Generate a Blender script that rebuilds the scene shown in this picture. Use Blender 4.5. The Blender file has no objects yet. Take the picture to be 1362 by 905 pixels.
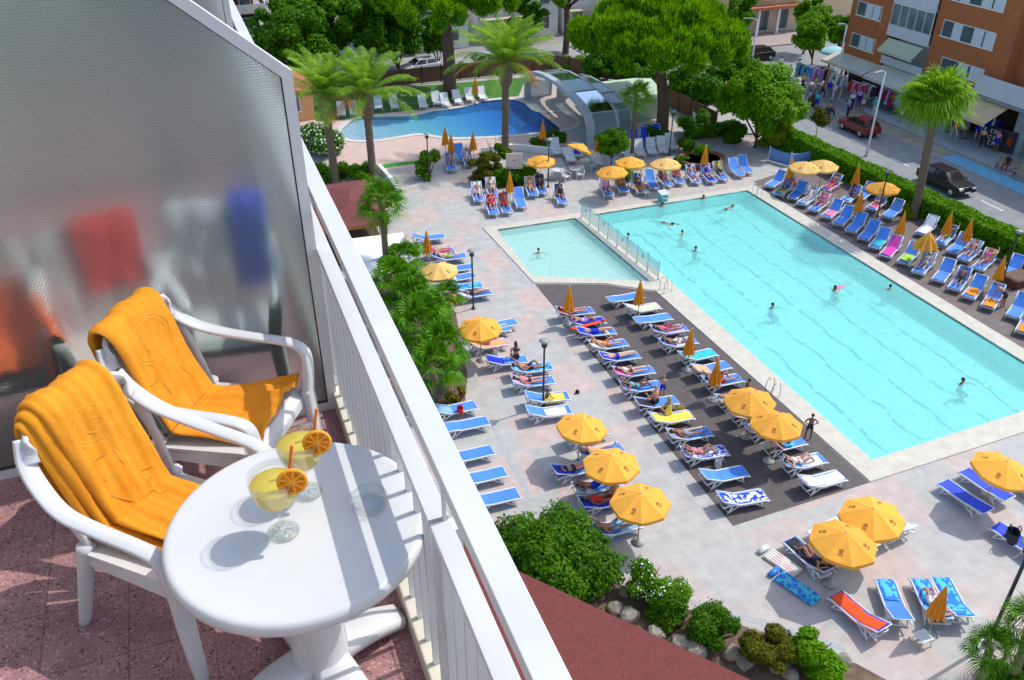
import bpy, bmesh, math, random
import numpy as np
from mathutils import Vector, Matrix
random.seed(7); rng = np.random.default_rng(11)
S = bpy.context.scene; C = S.collection
R = math.radians
PI = math.pi

# ---------------------------------------------------------------- camera geometry (photo is 1362 x 905)
PW, PH, PF = 1362, 905, 1140.9
PITCH, ROLL, YAW = .56526, .0021, -R(20.5)
EYE = Vector((0, 0, 24.5))
def cam_axes():
    cp, sp = math.cos(PITCH), math.sin(PITCH)
    M = Matrix(((1, 0, 0), (0, -sp, -cp), (0, cp, -sp)))
    cr, sr = math.cos(ROLL), math.sin(ROLL)
    Q = Matrix(((cr, sr, 0), (-sr, cr, 0), (0, 0, 1)))
    c, s = math.cos(YAW), math.sin(YAW)
    return Q @ M @ Matrix(((c, s, 0), (-s, c, 0), (0, 0, 1)))
CM = cam_axes()
def ray(px, py):
    return CM.transposed() @ Vector(((px - PW/2)/PF, (py - PH/2)/PF, 1))
def at(px, py, z=0.0):
    d = ray(px, py); t = (z - EYE.z)/d.z
    return EYE + d*t
def on_x(px, py, X):
    d = ray(px, py); return EYE + d*(X/d.x)
def on_y(px, py, Y):
    d = ray(px, py); return EYE + d*(Y/d.y)
def height(px, py, foot):
    """height of the point seen at (px,py) on the vertical through foot"""
    d = ray(px, py); t = math.hypot(foot[0], foot[1])/math.hypot(d.x, d.y)
    return EYE.z + d.z*t
FZ = EYE.z - 2.64          # balcony floor

# ---------------------------------------------------------------- materials
MATS = {}
def mat(name, col, rough=.6, var=.0, scale=4.0, col2=None, bump=0, bscale=60, metal=0, spec=.5, trans=0, detail=4, coord='Object', rand=0, sheen=0, sub=0):
    if name in MATS: return MATS[name]
    m = bpy.data.materials.new(name); m.use_nodes = True
    nt = m.node_tree; N = nt.nodes; L = nt.links
    b = N['Principled BSDF']
    b.inputs['Base Color'].default_value = (*col, 1)
    b.inputs['Roughness'].default_value = rough
    b.inputs['Metallic'].default_value = metal
    b.inputs['Specular IOR Level'].default_value = spec
    if trans: b.inputs['Transmission Weight'].default_value = trans
    if sheen: b.inputs['Sheen Weight'].default_value = sheen
    tc = N.new('ShaderNodeTexCoord')
    if var or col2:
        no = N.new('ShaderNodeTexNoise'); no.inputs['Scale'].default_value = scale; no.inputs['Detail'].default_value = detail
        L.new(tc.outputs[coord], no.inputs['Vector'])
        cr = N.new('ShaderNodeValToRGB'); cr.color_ramp.elements[0].position = .3; cr.color_ramp.elements[1].position = .7
        c2 = col2 if col2 else tuple(min(1, c*(1+var)) for c in col)
        c1 = col if col2 else tuple(c*(1-var) for c in col)
        cr.color_ramp.elements[0].color = (*c1, 1); cr.color_ramp.elements[1].color = (*c2, 1)
        L.new(no.outputs['Fac'], cr.inputs['Fac']); src = cr.outputs['Color']
        if rand:
            oi = N.new('ShaderNodeObjectInfo'); hs = N.new('ShaderNodeHueSaturation'); mr = N.new('ShaderNodeMapRange')
            mr.inputs['To Min'].default_value = 1-rand; mr.inputs['To Max'].default_value = 1+rand
            L.new(oi.outputs['Random'], mr.inputs['Value']); L.new(mr.outputs[0], hs.inputs['Value']); L.new(src, hs.inputs['Color']); src = hs.outputs['Color']
        L.new(src, b.inputs['Base Color'])
    if bump:
        n2 = N.new('ShaderNodeTexNoise'); n2.inputs['Scale'].default_value = bscale; n2.inputs['Detail'].default_value = 3
        L.new(tc.outputs[coord], n2.inputs['Vector'])
        bp = N.new('ShaderNodeBump'); bp.inputs['Strength'].default_value = bump; bp.inputs['Distance'].default_value = .02
        L.new(n2.outputs['Fac'], bp.inputs['Height']); L.new(bp.outputs['Normal'], b.inputs['Normal'])
    MATS[name] = m
    return m
def leaf_mat(name, dark, light, trans=.35, rough=.55):
    if name in MATS: return MATS[name]
    m = bpy.data.materials.new(name); m.use_nodes = True
    nt = m.node_tree; N = nt.nodes; L = nt.links
    b = N['Principled BSDF']; b.inputs['Roughness'].default_value = rough; b.inputs['Specular IOR Level'].default_value = .12
    g = N.new('ShaderNodeNewGeometry'); cr = N.new('ShaderNodeValToRGB')
    tc = N.new('ShaderNodeTexCoord'); no = N.new('ShaderNodeTexNoise'); no.inputs['Scale'].default_value = .9; no.inputs['Detail'].default_value = 2
    L.new(tc.outputs['Object'], no.inputs['Vector'])
    ad = N.new('ShaderNodeMath'); ad.operation = 'MULTIPLY_ADD'; ad.inputs[1].default_value = .55
    L.new(g.outputs['Random Per Island'], ad.inputs[0])
    sc = N.new('ShaderNodeMath'); sc.operation = 'MULTIPLY'; sc.inputs[1].default_value = .5
    L.new(no.outputs['Fac'], sc.inputs[0]); L.new(sc.outputs[0], ad.inputs[2])
    cr.color_ramp.elements[0].color = (*dark, 1); cr.color_ramp.elements[1].color = (*light, 1)
    cr.color_ramp.elements[0].position = .2; cr.color_ramp.elements[1].position = .85
    L.new(ad.outputs[0], cr.inputs['Fac']); L.new(cr.outputs['Color'], b.inputs['Base Color'])
    tr = N.new('ShaderNodeBsdfTranslucent'); mx = N.new('ShaderNodeMixShader'); mx.inputs[0].default_value = trans
    hs = N.new('ShaderNodeHueSaturation'); hs.inputs['Value'].default_value = 1.5; hs.inputs['Hue'].default_value = .48
    L.new(cr.outputs['Color'], hs.inputs['Color']); L.new(hs.outputs['Color'], tr.inputs['Color'])
    L.new(b.outputs[0], mx.inputs[1]); L.new(tr.outputs[0], mx.inputs[2]); L.new(mx.outputs[0], N['Material Output'].inputs['Surface'])
    MATS[name] = m
    return m

# ---------------------------------------------------------------- mesh builder
class MB:
    def __init__(s): s.v = []; s.f = []; s.m = []; s.mi = 0
    def add(s, vs, fs):
        o = len(s.v); s.v += [tuple(v) for v in vs]
        for f in fs: s.f.append([i+o for i in f]); s.m.append(s.mi)
        return s
    def box(s, c, d, rz=0, M=None):
        x, y, z = d[0]/2, d[1]/2, d[2]/2
        vs = [(-x,-y,-z),(x,-y,-z),(x,y,-z),(-x,y,-z),(-x,-y,z),(x,-y,z),(x,y,z),(-x,y,z)]
        ca, sa = math.cos(rz), math.sin(rz)
        if M is not None: vs = [M @ Vector(v) for v in vs]
        else: vs = [(c[0]+a*ca-b*sa, c[1]+a*sa+b*ca, c[2]+e) for a, b, e in vs]
        return s.add(vs, [(0,3,2,1),(4,5,6,7),(0,1,5,4),(1,2,6,5),(2,3,7,6),(3,0,4,7)])
    def span(s, a, b):
        return s.box([(a[i]+b[i])/2 for i in range(3)], [abs(b[i]-a[i]) for i in range(3)])
    def tube(s, pts, r, n=8, cap=True, flat=None):
        pts = [Vector(p) for p in pts]; k = len(pts)
        rs = r if isinstance(r, (list, tuple)) else [r]*k
        o = len(s.v); up = None
        for i, p in enumerate(pts):
            t = (pts[min(i+1, k-1)] - pts[max(i-1, 0)]).normalized()
            if up is None:
                up = Vector((0,0,1)) if abs(t.z) < .9 else Vector((1,0,0))
            a = t.cross(up).normalized(); b = a.cross(t).normalized(); up = b
            for j in range(n):
                q = 2*PI*j/n
                s.v.append(tuple(p + a*(math.cos(q)*rs[i]) + b*(math.sin(q)*rs[i]*(flat or 1))))
        for i in range(k-1):
            for j in range(n):
                s.f.append([o+i*n+j, o+i*n+(j+1)%n, o+(i+1)*n+(j+1)%n, o+(i+1)*n+j]); s.m.append(s.mi)
        if cap:
            s.f.append([o+j for j in range(n)][::-1]); s.m.append(s.mi)
            s.f.append([o+(k-1)*n+j for j in range(n)]); s.m.append(s.mi)
        return s
    def lathe(s, prof, n=24, c=(0,0,0), sx=1, sy=1, off=0):
        o = len(s.v); k = len(prof)
        for r, z in prof:
            for j in range(n):
                q = 2*PI*j/n + off
                s.v.append((c[0]+r*math.cos(q)*sx, c[1]+r*math.sin(q)*sy, c[2]+z))
        for i in range(k-1):
            for j in range(n):
                s.f.append([o+i*n+j, o+i*n+(j+1)%n, o+(i+1)*n+(j+1)%n, o+(i+1)*n+j]); s.m.append(s.mi)
        if prof[0][0] > 1e-6: s.f.append([o+j for j in range(n)][::-1]); s.m.append(s.mi)
        if prof[-1][0] > 1e-6: s.f.append([o+(k-1)*n+j for j in range(n)]); s.m.append(s.mi)
        return s
    def prism(s, poly, z0, z1):
        n = len(poly); vs = [(p[0],p[1],z0) for p in poly] + [(p[0],p[1],z1) for p in poly]
        a = sum(poly[i][0]*poly[(i+1)%n][1]-poly[(i+1)%n][0]*poly[i][1] for i in range(n))
        fs = [list(range(n))[::-1], list(range(n,2*n))] + [[i,(i+1)%n,n+(i+1)%n,n+i] for i in range(n)]
        if a < 0: fs = [f[::-1] for f in fs]
        return s.add(vs, fs)
    def extrude(s, poly, ax, a0, a1):
        """polygon in the plane across axis ax ('x': (y,z), 'y': (x,z)), swept from a0 to a1"""
        n = len(poly)
        P = (lambda p, a: (a, p[0], p[1])) if ax == 'x' else (lambda p, a: (p[0], a, p[1]))
        vs = [P(p,a0) for p in poly] + [P(p,a1) for p in poly]
        return s.add(vs, [list(range(n))[::-1], list(range(n,2*n))] + [[i,(i+1)%n,n+(i+1)%n,n+i] for i in range(n)])
    def grid(s, P, closed=False):
        """P: rows of points"""
        a = len(P); b = len(P[0]); o = len(s.v)
        for row in P: s.v += [tuple(p) for p in row]
        for i in range(a-1):
            for j in range(b-1 if not closed else b):
                j2 = (j+1) % b
                s.f.append([o+i*b+j, o+i*b+j2, o+(i+1)*b+j2, o+(i+1)*b+j]); s.m.append(s.mi)
        return s
    def sphere(s, c, r, nu=10, nv=7):
        prof = []
        rr = (r,r,r) if not isinstance(r,(tuple,list)) else r
        o = len(s.v)
        P = []
        for i in range(nv+1):
            a = -PI/2 + PI*i/nv
            P.append([(c[0]+rr[0]*math.cos(a)*math.cos(2*PI*j/nu), c[1]+rr[1]*math.cos(a)*math.sin(2*PI*j/nu), c[2]+rr[2]*math.sin(a)) for j in range(nu)])
        return s.grid(P, True)
    def mesh(s, name, mats=(), smooth=False, fix=True):
        me = bpy.data.meshes.new(name); me.from_pydata(s.v, [], s.f)
        for m in (mats if isinstance(mats, (list,tuple)) else [mats]): me.materials.append(m)
        me.polygons.foreach_set('material_index', s.m)
        if fix:
            bm = bmesh.new(); bm.from_mesh(me); bmesh.ops.recalc_face_normals(bm, faces=bm.faces); bm.to_mesh(me); bm.free()
        if smooth: me.polygons.foreach_set('use_smooth', [True]*len(me.polygons))
        me.update(); return me
    def obj(s, name, mats, parent=None, loc=None, rz=0, smooth=False, bevel=0, autosmooth=False, fix=True):
        o = bpy.data.objects.new(name, s.mesh(name, mats, smooth, fix)); C.objects.link(o)
        if parent is not None: o.parent = parent
        if loc is not None: o.location = loc
        if rz: o.rotation_euler.z = rz
        if bevel:
            b = o.modifiers.new('bevel','BEVEL'); b.width = bevel; b.segments = 2; b.limit_method = 'ANGLE'
        return o
def quads(name, V, m, parent=None, loc=None, F=4, smooth=False):
    """V: numpy (n, F, 3) separate faces -> one mesh object"""
    n = len(V); me = bpy.data.meshes.new(name)
    me.vertices.add(n*F); me.vertices.foreach_set('co', V.reshape(-1).astype(np.float32))
    me.loops.add(n*F); me.loops.foreach_set('vertex_index', np.arange(n*F, dtype=np.int32))
    me.polygons.add(n); me.polygons.foreach_set('loop_start', np.arange(0, n*F, F, dtype=np.int32))
    try: me.polygons.foreach_set('loop_total', np.full(n, F, dtype=np.int32))
    except Exception: pass
    me.materials.append(m); me.update(calc_edges=True); me.validate()
    o = bpy.data.objects.new(name, me); C.objects.link(o)
    if parent is not None: o.parent = parent
    if loc is not None: o.location = loc
    return o
def tag(o, label=None, cat=None, group=None, kind=None):
    if label: o['label'] = label
    if cat: o['category'] = cat
    if group: o['group'] = group
    if kind: o['kind'] = kind
    return o
def thing(name, label, cat, loc=(0,0,0), rz=0, group=None):
    o = bpy.data.objects.new(name, None); o.empty_display_size = .2; C.objects.link(o)
    o.location = loc; o.rotation_euler.z = rz
    return tag(o, label, cat, group)
def copy_tree(o, parent=None):
    c = o.copy(); C.objects.link(c)
    if parent is not None: c.parent = parent
    for ch in list(o.children): copy_tree(ch, c)
    return c
PROTO = {}
def place(key, loc, rz, label, group=None, rx=0, ry=0, sc=None):
    """first use moves the prototype itself; later ones copy it with its parts"""
    root, used = PROTO[key]
    o = root if not used else copy_tree(root)
    PROTO[key] = (root, True)
    o.location = loc; o.rotation_euler = (rx, ry, rz); o['label'] = label
    if sc: o.scale = (sc, sc, sc)
    if group: o['group'] = group
    return o
def setmat(o, i, m):
    o.material_slots[i].link = 'OBJECT'; o.material_slots[i].material = m
ORD = ['first','second','third','fourth','fifth','sixth','seventh','eighth','ninth','tenth','eleventh','twelfth','thirteenth','fourteenth','fifteenth','sixteenth','seventeenth','eighteenth','nineteenth','twentieth']
def spline(pts, n):
    pts = [Vector(p) for p in pts]; out = []
    k = len(pts)-1
    for i in range(k):
        p0 = pts[max(i-1,0)]; p1 = pts[i]; p2 = pts[i+1]; p3 = pts[min(i+2,k)]
        for j in range(n):
            t = j/n
            out.append(.5*((2*p1)+(p2-p0)*t+(2*p0-5*p1+4*p2-p3)*t*t+(3*p1-p0-3*p2+p3)*t**3))
    out.append(pts[-1]); return out

# ---------------------------------------------------------------- camera, sky, sun
cam = bpy.data.objects.new('camera', bpy.data.cameras.new('camera')); C.objects.link(cam)
r_, d_, f_ = CM[0], CM[1], CM[2]
cam.matrix_world = Matrix(((r_[0],-d_[0],-f_[0],EYE.x),(r_[1],-d_[1],-f_[1],EYE.y),(r_[2],-d_[2],-f_[2],EYE.z),(0,0,0,1)))
cam.data.sensor_width = 36; cam.data.lens = PF/PW*36; cam.data.clip_start = .05; cam.data.clip_end = 1500
S.camera = cam
SUN_EL, SUN_AZ = R(53), R(8)        # shadows fall towards -X and a little towards the camera
W = bpy.data.worlds.new('World'); S.world = W; W.use_nodes = True
sky = W.node_tree.nodes.new('ShaderNodeTexSky'); sky.sky_type = 'NISHITA'; sky.sun_disc = False
sky.sun_elevation = SUN_EL; sky.sun_rotation = PI/2 - SUN_AZ; sky.air_density = 1.0; sky.dust_density = 1.5
bg = W.node_tree.nodes['Background']; bg.inputs['Strength'].default_value = .15
W.node_tree.links.new(sky.outputs[0], bg.inputs['Color'])
sun = bpy.data.objects.new('sun', bpy.data.lights.new('sun', 'SUN')); C.objects.link(sun)
sun.data.energy = 2.0; sun.data.angle = R(.5); sun.data.color = (1, .955, .89)
sd = Vector((math.cos(SUN_EL)*math.cos(SUN_AZ), math.cos(SUN_EL)*math.sin(SUN_AZ), math.sin(SUN_EL)))
sun.rotation_euler = sd.to_track_quat('Z', 'Y').to_euler(); sun.location = (30, 0, 60)
S.view_settings.view_transform = 'Standard'; S.view_settings.look = 'None'; S.view_settings.exposure = .62; S.view_settings.gamma = 1
S.render.engine = 'CYCLES'
cy = S.cycles; cy.use_denoising = True; cy.max_bounces = 8; cy.diffuse_bounces = 3; cy.glossy_bounces = 3; cy.transmission_bounces = 6
cy.transparent_max_bounces = 12; cy.volume_bounces = 0; cy.caustics_reflective = False; cy.caustics_refractive = False
cy.sample_clamp_indirect = 6
try: cy.denoiser = 'OPENIMAGEDENOISE'
except Exception: pass
# ================================================================ SETTING
from mathutils.geometry import tessellate_polygon
def sheet(name, outer, holes=(), z=0.0, m=None, thick=0, kind='structure', parent=None):
    loops = [[Vector((p[0],p[1],0)) for p in outer]] + [[Vector((p[0],p[1],0)) for p in h] for h in holes]
    flat = [p for l in loops for p in l]
    tris = tessellate_polygon(loops)
    b = MB(); b.add([(p.x,p.y,z) for p in flat], [list(t) for t in tris])
    if thick:
        b.add([(p.x,p.y,z-thick) for p in flat], [list(t)[::-1] for t in tris])
        for l in loops:
            n = len(l); b.add([(p.x,p.y,z) for p in l]+[(p.x,p.y,z-thick) for p in l], [[i,(i+1)%n,n+(i+1)%n,n+i] for i in range(n)])
    me = b.mesh(name, m, fix=bool(thick))
    if not thick:
        for p in me.polygons:
            if p.normal.z < 0: p.flip()
    o = bpy.data.objects.new(name, me); C.objects.link(o)
    if parent is not None: o.parent = parent
    if kind: o['kind'] = kind
    return o
def deck_mat():
    m = bpy.data.materials.new('deck_slabs'); m.use_nodes = True; N = m.node_tree.nodes; L = m.node_tree.links; b = N['Principled BSDF']
    b.inputs['Roughness'].default_value = .7
    tc = N.new('ShaderNodeTexCoord'); mp = N.new('ShaderNodeMapping'); mp.inputs['Rotation'].default_value[2] = R(-4); mp.inputs['Location'].default_value = (.7,.4,.13)
    L.new(tc.outputs['Object'], mp.inputs[0])
    ck = N.new('ShaderNodeTexChecker'); ck.inputs['Scale'].default_value = 1/2.7; L.new(mp.outputs[0], ck.inputs['Vector'])
    br = N.new('ShaderNodeTexBrick'); br.inputs['Scale'].default_value = 1; br.offset = 0
    for k, v in (('Brick Width',.40),('Row Height',.40),('Mortar Size',.011)): br.inputs[k].default_value = v
    br.inputs['Color1'].default_value = (1,1,1,1); br.inputs['Color2'].default_value = (.93,.93,.93,1); br.inputs['Mortar'].default_value = (.88,.86,.85,1)
    L.new(mp.outputs[0], br.inputs['Vector'])
    n1 = N.new('ShaderNodeTexNoise'); n1.inputs['Scale'].default_value = .16; n1.inputs['Detail'].default_value = 2; L.new(tc.outputs['Object'], n1.inputs['Vector'])
    n2 = N.new('ShaderNodeTexNoise'); n2.inputs['Scale'].default_value = 1.6; n2.inputs['Detail'].default_value = 5; L.new(tc.outputs['Object'], n2.inputs['Vector'])
    mx = N.new('ShaderNodeMix'); mx.data_type = 'RGBA'; mx.inputs['A'].default_value = (.49,.485,.455,1); mx.inputs['B'].default_value = (.59,.465,.42,1)
    mu = N.new('ShaderNodeMath'); mu.operation = 'MULTIPLY'; rp = N.new('ShaderNodeMapRange'); rp.inputs['From Min'].default_value = .33; rp.inputs['From Max'].default_value = .62; rp.inputs['To Min'].default_value = .15
    L.new(n1.outputs['Fac'], rp.inputs[0]); L.new(ck.outputs['Fac'], mu.inputs[0]); L.new(rp.outputs[0], mu.inputs[1]); L.new(mu.outputs[0], mx.inputs['Factor'])
    m2 = N.new('ShaderNodeMix'); m2.data_type = 'RGBA'; m2.blend_type = 'MULTIPLY'; m2.inputs['Factor'].default_value = 1
    L.new(mx.outputs['Result'], m2.inputs['A']); L.new(br.outputs['Color'], m2.inputs['B'])
    m3 = N.new('ShaderNodeMix'); m3.data_type = 'RGBA'; m3.blend_type = 'MULTIPLY'; m3.inputs['Factor'].default_value = 1
    r2 = N.new('ShaderNodeMapRange'); r2.inputs['From Min'].default_value = .3; r2.inputs['From Max'].default_value = .7; r2.inputs['To Min'].default_value = .84; r2.inputs['To Max'].default_value = 1.04
    L.new(n2.outputs['Fac'], r2.inputs[0]); L.new(m2.outputs['Result'], m3.inputs['A']); L.new(r2.outputs[0], m3.inputs['B'])
    L.new(m3.outputs['Result'], b.inputs['Base Color']); return m
M_deck = deck_mat()
M_ground = mat('city_ground', (.30,.29,.27), .9, .15, .3)
M_dark = mat('brown_deck', (.105,.088,.086), .75, .18, 3.0, bump=.2, bscale=8)
M_coping = mat('cream_coping', (.58,.545,.455), .65, .10, 2.2, bump=.1, bscale=20)
M_asph = mat('asphalt', (.27,.285,.285), .85, .12, 1.2, bump=.2, bscale=30)
M_pave = mat('pavement_slabs', (.40,.41,.40), .8, .1, 1.5)
M_paint = mat('road_paint', (.72,.72,.68), .7, .12, 3)
M_bluel = mat('blue_lane_paint', (.17,.46,.66), .7, .1, 2)
M_lawn = mat('lawn_turf', (.035,.13,.012), .9, 0, 1.2, col2=(.07,.22,.02), bump=.6, bscale=40)
M_pinkdeck = mat('pink_paving', (.60,.44,.38), .75, .08, 1.5)
M_soil = mat('planting_soil', (.16,.11,.075), .95, .3, 3)

coping_out = [(16.62,49.95),(16.95,41.62),(20.9,40.05),(21.4,39.62),(23.25,38.2),(23.74,20.32),(38.3,20.75),(37.95,49.85)]
paddle = [(17.4,49.35),(17.2,42.45),(23.5,39.35),(23.05,49.2)]
mainp = [(24.55,49.3),(24.75,21.45),(37.3,21.9),(36.85,49.2)]
lag_px = [(453,176),(473,159),(510,156),(547,155),(578,148.6),(612,144),(643,136),(668,133),(682,133.6),(697,138),(708,147.5),(725,151.5),(744,150),(757,156),(766,163),(758,170),(740,173.5),(722,176),(682,180),(640,182.5),(597,183),(560,178),(535,181),(504,186),(476,187),(457,183)]
lag = [tuple(at(*p).xy) for p in lag_px]
lagc = (sum(p[0] for p in lag)/len(lag), sum(p[1] for p in lag)/len(lag))
def smooth_loop(P, n=3):
    P = [Vector((p[0],p[1],0)) for p in P]; k = len(P); out = []
    for i in range(k):
        p0,p1,p2,p3 = P[i-1],P[i],P[(i+1)%k],P[(i+2)%k]
        for j in range(n):
            t = j/n; q = .5*((2*p1)+(p2-p0)*t+(2*p0-5*p1+4*p2-p3)*t*t+(3*p1-p0-3*p2+p3)*t**3); out.append((q.x,q.y))
    return out
def offset_loop(P, d):
    k = len(P); a = sum(P[i][0]*P[(i+1)%k][1]-P[(i+1)%k][0]*P[i][1] for i in range(k)); sg = 1 if a > 0 else -1; out = []
    for i in range(k):
        t = Vector((P[(i+1)%k][0]-P[i-1][0], P[(i+1)%k][1]-P[i-1][1])).normalized()
        out.append((P[i][0]+t.y*d*sg, P[i][1]-t.x*d*sg))
    return out
lag = smooth_loop(lag); lag_out = offset_loop(lag, .55)
BIG = 420
sheet('ground', [(-BIG,-BIG),(BIG,-BIG),(BIG,BIG),(-BIG,BIG)], [coping_out, lag_out], -.03, M_ground)
sheet('pool_deck', [(1.5,-6),(47.5,-6),(46.5,34),(44.5,58),(41.7,61.4),(41.2,77.5),(36,84.3),(2,84.3)], [coping_out, lag_out], 0, M_deck)
sheet('dark_deck', [(16.98,41.5),(16.89,20.16),(23.68,20.32),(23.22,38.1),(21.35,39.55),(20.85,39.98)], (), .005, M_dark)
sheet('dark_deck', [(38.33,20.2),(37.98,49.75),(38.4,50.6),(44.6,52.2),(45.6,20)], (), .005, mat('brown_deck_hedge', (.17,.135,.125), .75, .2, 2.0, bump=.2, bscale=8))
sheet('pink_terrace', [(9.5,62.6),(25.5,62.9),(29.5,62.5),(29.6,76.8),(27,78.4),(20,77.8),(8.5,76.8)], [lag_out], .006, M_pinkdeck)
sheet('lawn', [tuple(at(*p).xy) for p in ((420,162),(455,160),(500,152),(560,146),(620,134),(690,128),(700,103),(640,108),(540,116),(470,122),(410,128))], (), .012, M_lawn)
sheet('green_mat', [tuple(at(*p).xy) for p in ((481,222),(553,214),(553,218),(481,228))], (), .012, mat('green_turf_strip', (.04,.30,.03), .9, .15, 3))
sheet('pool_coping', coping_out, [paddle, mainp], .05, M_coping, thick=.16)
sheet('pool_coping', lag_out, [lag], .05, mat('pale_coping', (.62,.58,.52), .7, .08, 2), thick=.16)
# drain channels in the deck
for pl in (((655,565),(707,668)),((905,797),(960,812),(1087,851),(1125,863)),((653,313),(700,377))):
    P = [at(*p) for p in pl]; b = MB()
    for a, q in zip(P[:-1], P[1:]):
        d = (q-a); n = Vector((-d.y,d.x,0)).normalized()*.11
        b.add([a-n+Vector((0,0,.006)), q-n+Vector((0,0,.006)), q+n+Vector((0,0,.006)), a+n+Vector((0,0,.006))], [(0,1,2,3)])
    tag(b.obj('drain_channel', mat('drain_stone', (.40,.43,.43), .8, .12, 4), fix=False), kind='structure')

def basin(name, loop, depth, m, wall):
    """open pool shell with its floor; depth is a function of (x, y)"""
    if len(loop) == 4:
        a, b_, c, d = [Vector((*p,0)) for p in loop]; n = 24; rows = []
        for i in range(n+1):
            l = a.lerp(d, i/n); r = b_.lerp(c, i/n)
            rows.append([(q.x, q.y, -depth(q.x,q.y)) for q in (l.lerp(r, j/40) for j in range(41))])
        b = MB().grid(rows)
    else:
        cx, cy_ = lagc; rows = []
        for i in range(11):
            t = i/10; row = []
            for p in loop:
                x = cx+(p[0]-cx)*t; y = cy_+(p[1]-cy_)*t; row.append((x, y, -depth(x,y)))
            rows.append(row)
        b = MB().grid(rows, True)
    k = len(loop)
    for i in range(k):
        p, q = loop[i], loop[(i+1)%k]; sgm = 12 if k == 4 else 1
        for j in range(sgm):
            u = (p[0]+(q[0]-p[0])*j/sgm, p[1]+(q[1]-p[1])*j/sgm); v = (p[0]+(q[0]-p[0])*(j+1)/sgm, p[1]+(q[1]-p[1])*(j+1)/sgm)
            b.add([(*u,-depth(*u)-.02),(*v,-depth(*v)-.02),(*v,.045),(*u,.045)], [(0,1,2,3)])
    return tag(b.obj(name, m), kind='structure')
def tile_mat(name, c1, c2, lanes=None, grad=False):
    m = bpy.data.materials.new(name); m.use_nodes = True; N = m.node_tree.nodes; L = m.node_tree.links; b = N['Principled BSDF']; b.inputs['Roughness'].default_value = .4
    tc = N.new('ShaderNodeTexCoord'); no = N.new('ShaderNodeTexNoise'); no.inputs['Scale'].default_value = .5; no.inputs['Detail'].default_value = 3
    L.new(tc.outputs['Object'], no.inputs['Vector'])
    mx = N.new('ShaderNodeMix'); mx.data_type = 'RGBA'; mx.inputs['A'].default_value = (*c1,1); mx.inputs['B'].default_value = (*c2,1); L.new(no.outputs['Fac'], mx.inputs['Factor'])
    out = mx.outputs['Result']
    if grad:    # light lost with water depth painted into the basin colour, pale to deep blue
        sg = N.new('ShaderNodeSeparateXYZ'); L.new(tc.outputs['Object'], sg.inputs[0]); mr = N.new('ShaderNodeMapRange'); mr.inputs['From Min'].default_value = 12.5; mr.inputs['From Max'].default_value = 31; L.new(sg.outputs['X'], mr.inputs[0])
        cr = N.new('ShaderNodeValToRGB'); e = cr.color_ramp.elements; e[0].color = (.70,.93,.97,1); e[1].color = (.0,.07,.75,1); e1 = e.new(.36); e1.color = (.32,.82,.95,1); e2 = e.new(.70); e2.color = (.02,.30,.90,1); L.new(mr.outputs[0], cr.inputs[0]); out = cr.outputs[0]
    if lanes:   # blue mosaic lane lines; waver and gaps of refracted light painted in
        x0, sp, wd, y0, y1, k = lanes
        wb = N.new('ShaderNodeTexNoise'); wb.inputs['Scale'].default_value = .75; wb.inputs['Detail'].default_value = 2.5; L.new(tc.outputs['Object'], wb.inputs['Vector'])
        sx = N.new('ShaderNodeSeparateXYZ'); L.new(tc.outputs['Object'], sx.inputs[0])
        def mth(op, a, bb, c=None):
            n = N.new('ShaderNodeMath'); n.operation = op
            for i, v in enumerate((a, bb, c)):
                if v is None: continue
                if isinstance(v, (int, float)): n.inputs[i].default_value = v
                else: L.new(v, n.inputs[i])
            return n.outputs[0]
        w = mth('MULTIPLY', mth('SUBTRACT', wb.outputs['Fac'], .5), .9)
        xx = mth('ADD', mth('SUBTRACT', sx.outputs['X'], x0), w)
        md = mth('ABSOLUTE', mth('SUBTRACT', mth('PINGPONG', xx, sp/2), 0), 0)
        nd = N.new('ShaderNodeTexNoise'); nd.inputs['Scale'].default_value = 1.7; nd.inputs['Detail'].default_value = 1; L.new(tc.outputs['Object'], nd.inputs['Vector'])
        line = mth('LESS_THAN', md, mth('MULTIPLY', nd.outputs['Fac'], wd))
        inx = mth('MULTIPLY', mth('GREATER_THAN', sx.outputs['Y'], y0), mth('LESS_THAN', sx.outputs['Y'], y1))
        inr = mth('MULTIPLY', mth('GREATER_THAN', sx.outputs['X'], x0+.9), mth('LESS_THAN', sx.outputs['X'], x0+sp*k-.9))
        dk = mth('LESS_THAN', nd.outputs['Fac'], .60)
        fl = mth('MULTIPLY', mth('MULTIPLY', line, inx), mth('MULTIPLY', inr, dk))
        m2 = N.new('ShaderNodeMix'); m2.data_type = 'RGBA'; L.new(mth('MULTIPLY', fl, .9), m2.inputs['Factor']); L.new(out, m2.inputs['A']); m2.inputs['B'].default_value = (.02,.26,.50,1)
        out = m2.outputs['Result']
    L.new(out, b.inputs['Base Color']); return m
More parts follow.
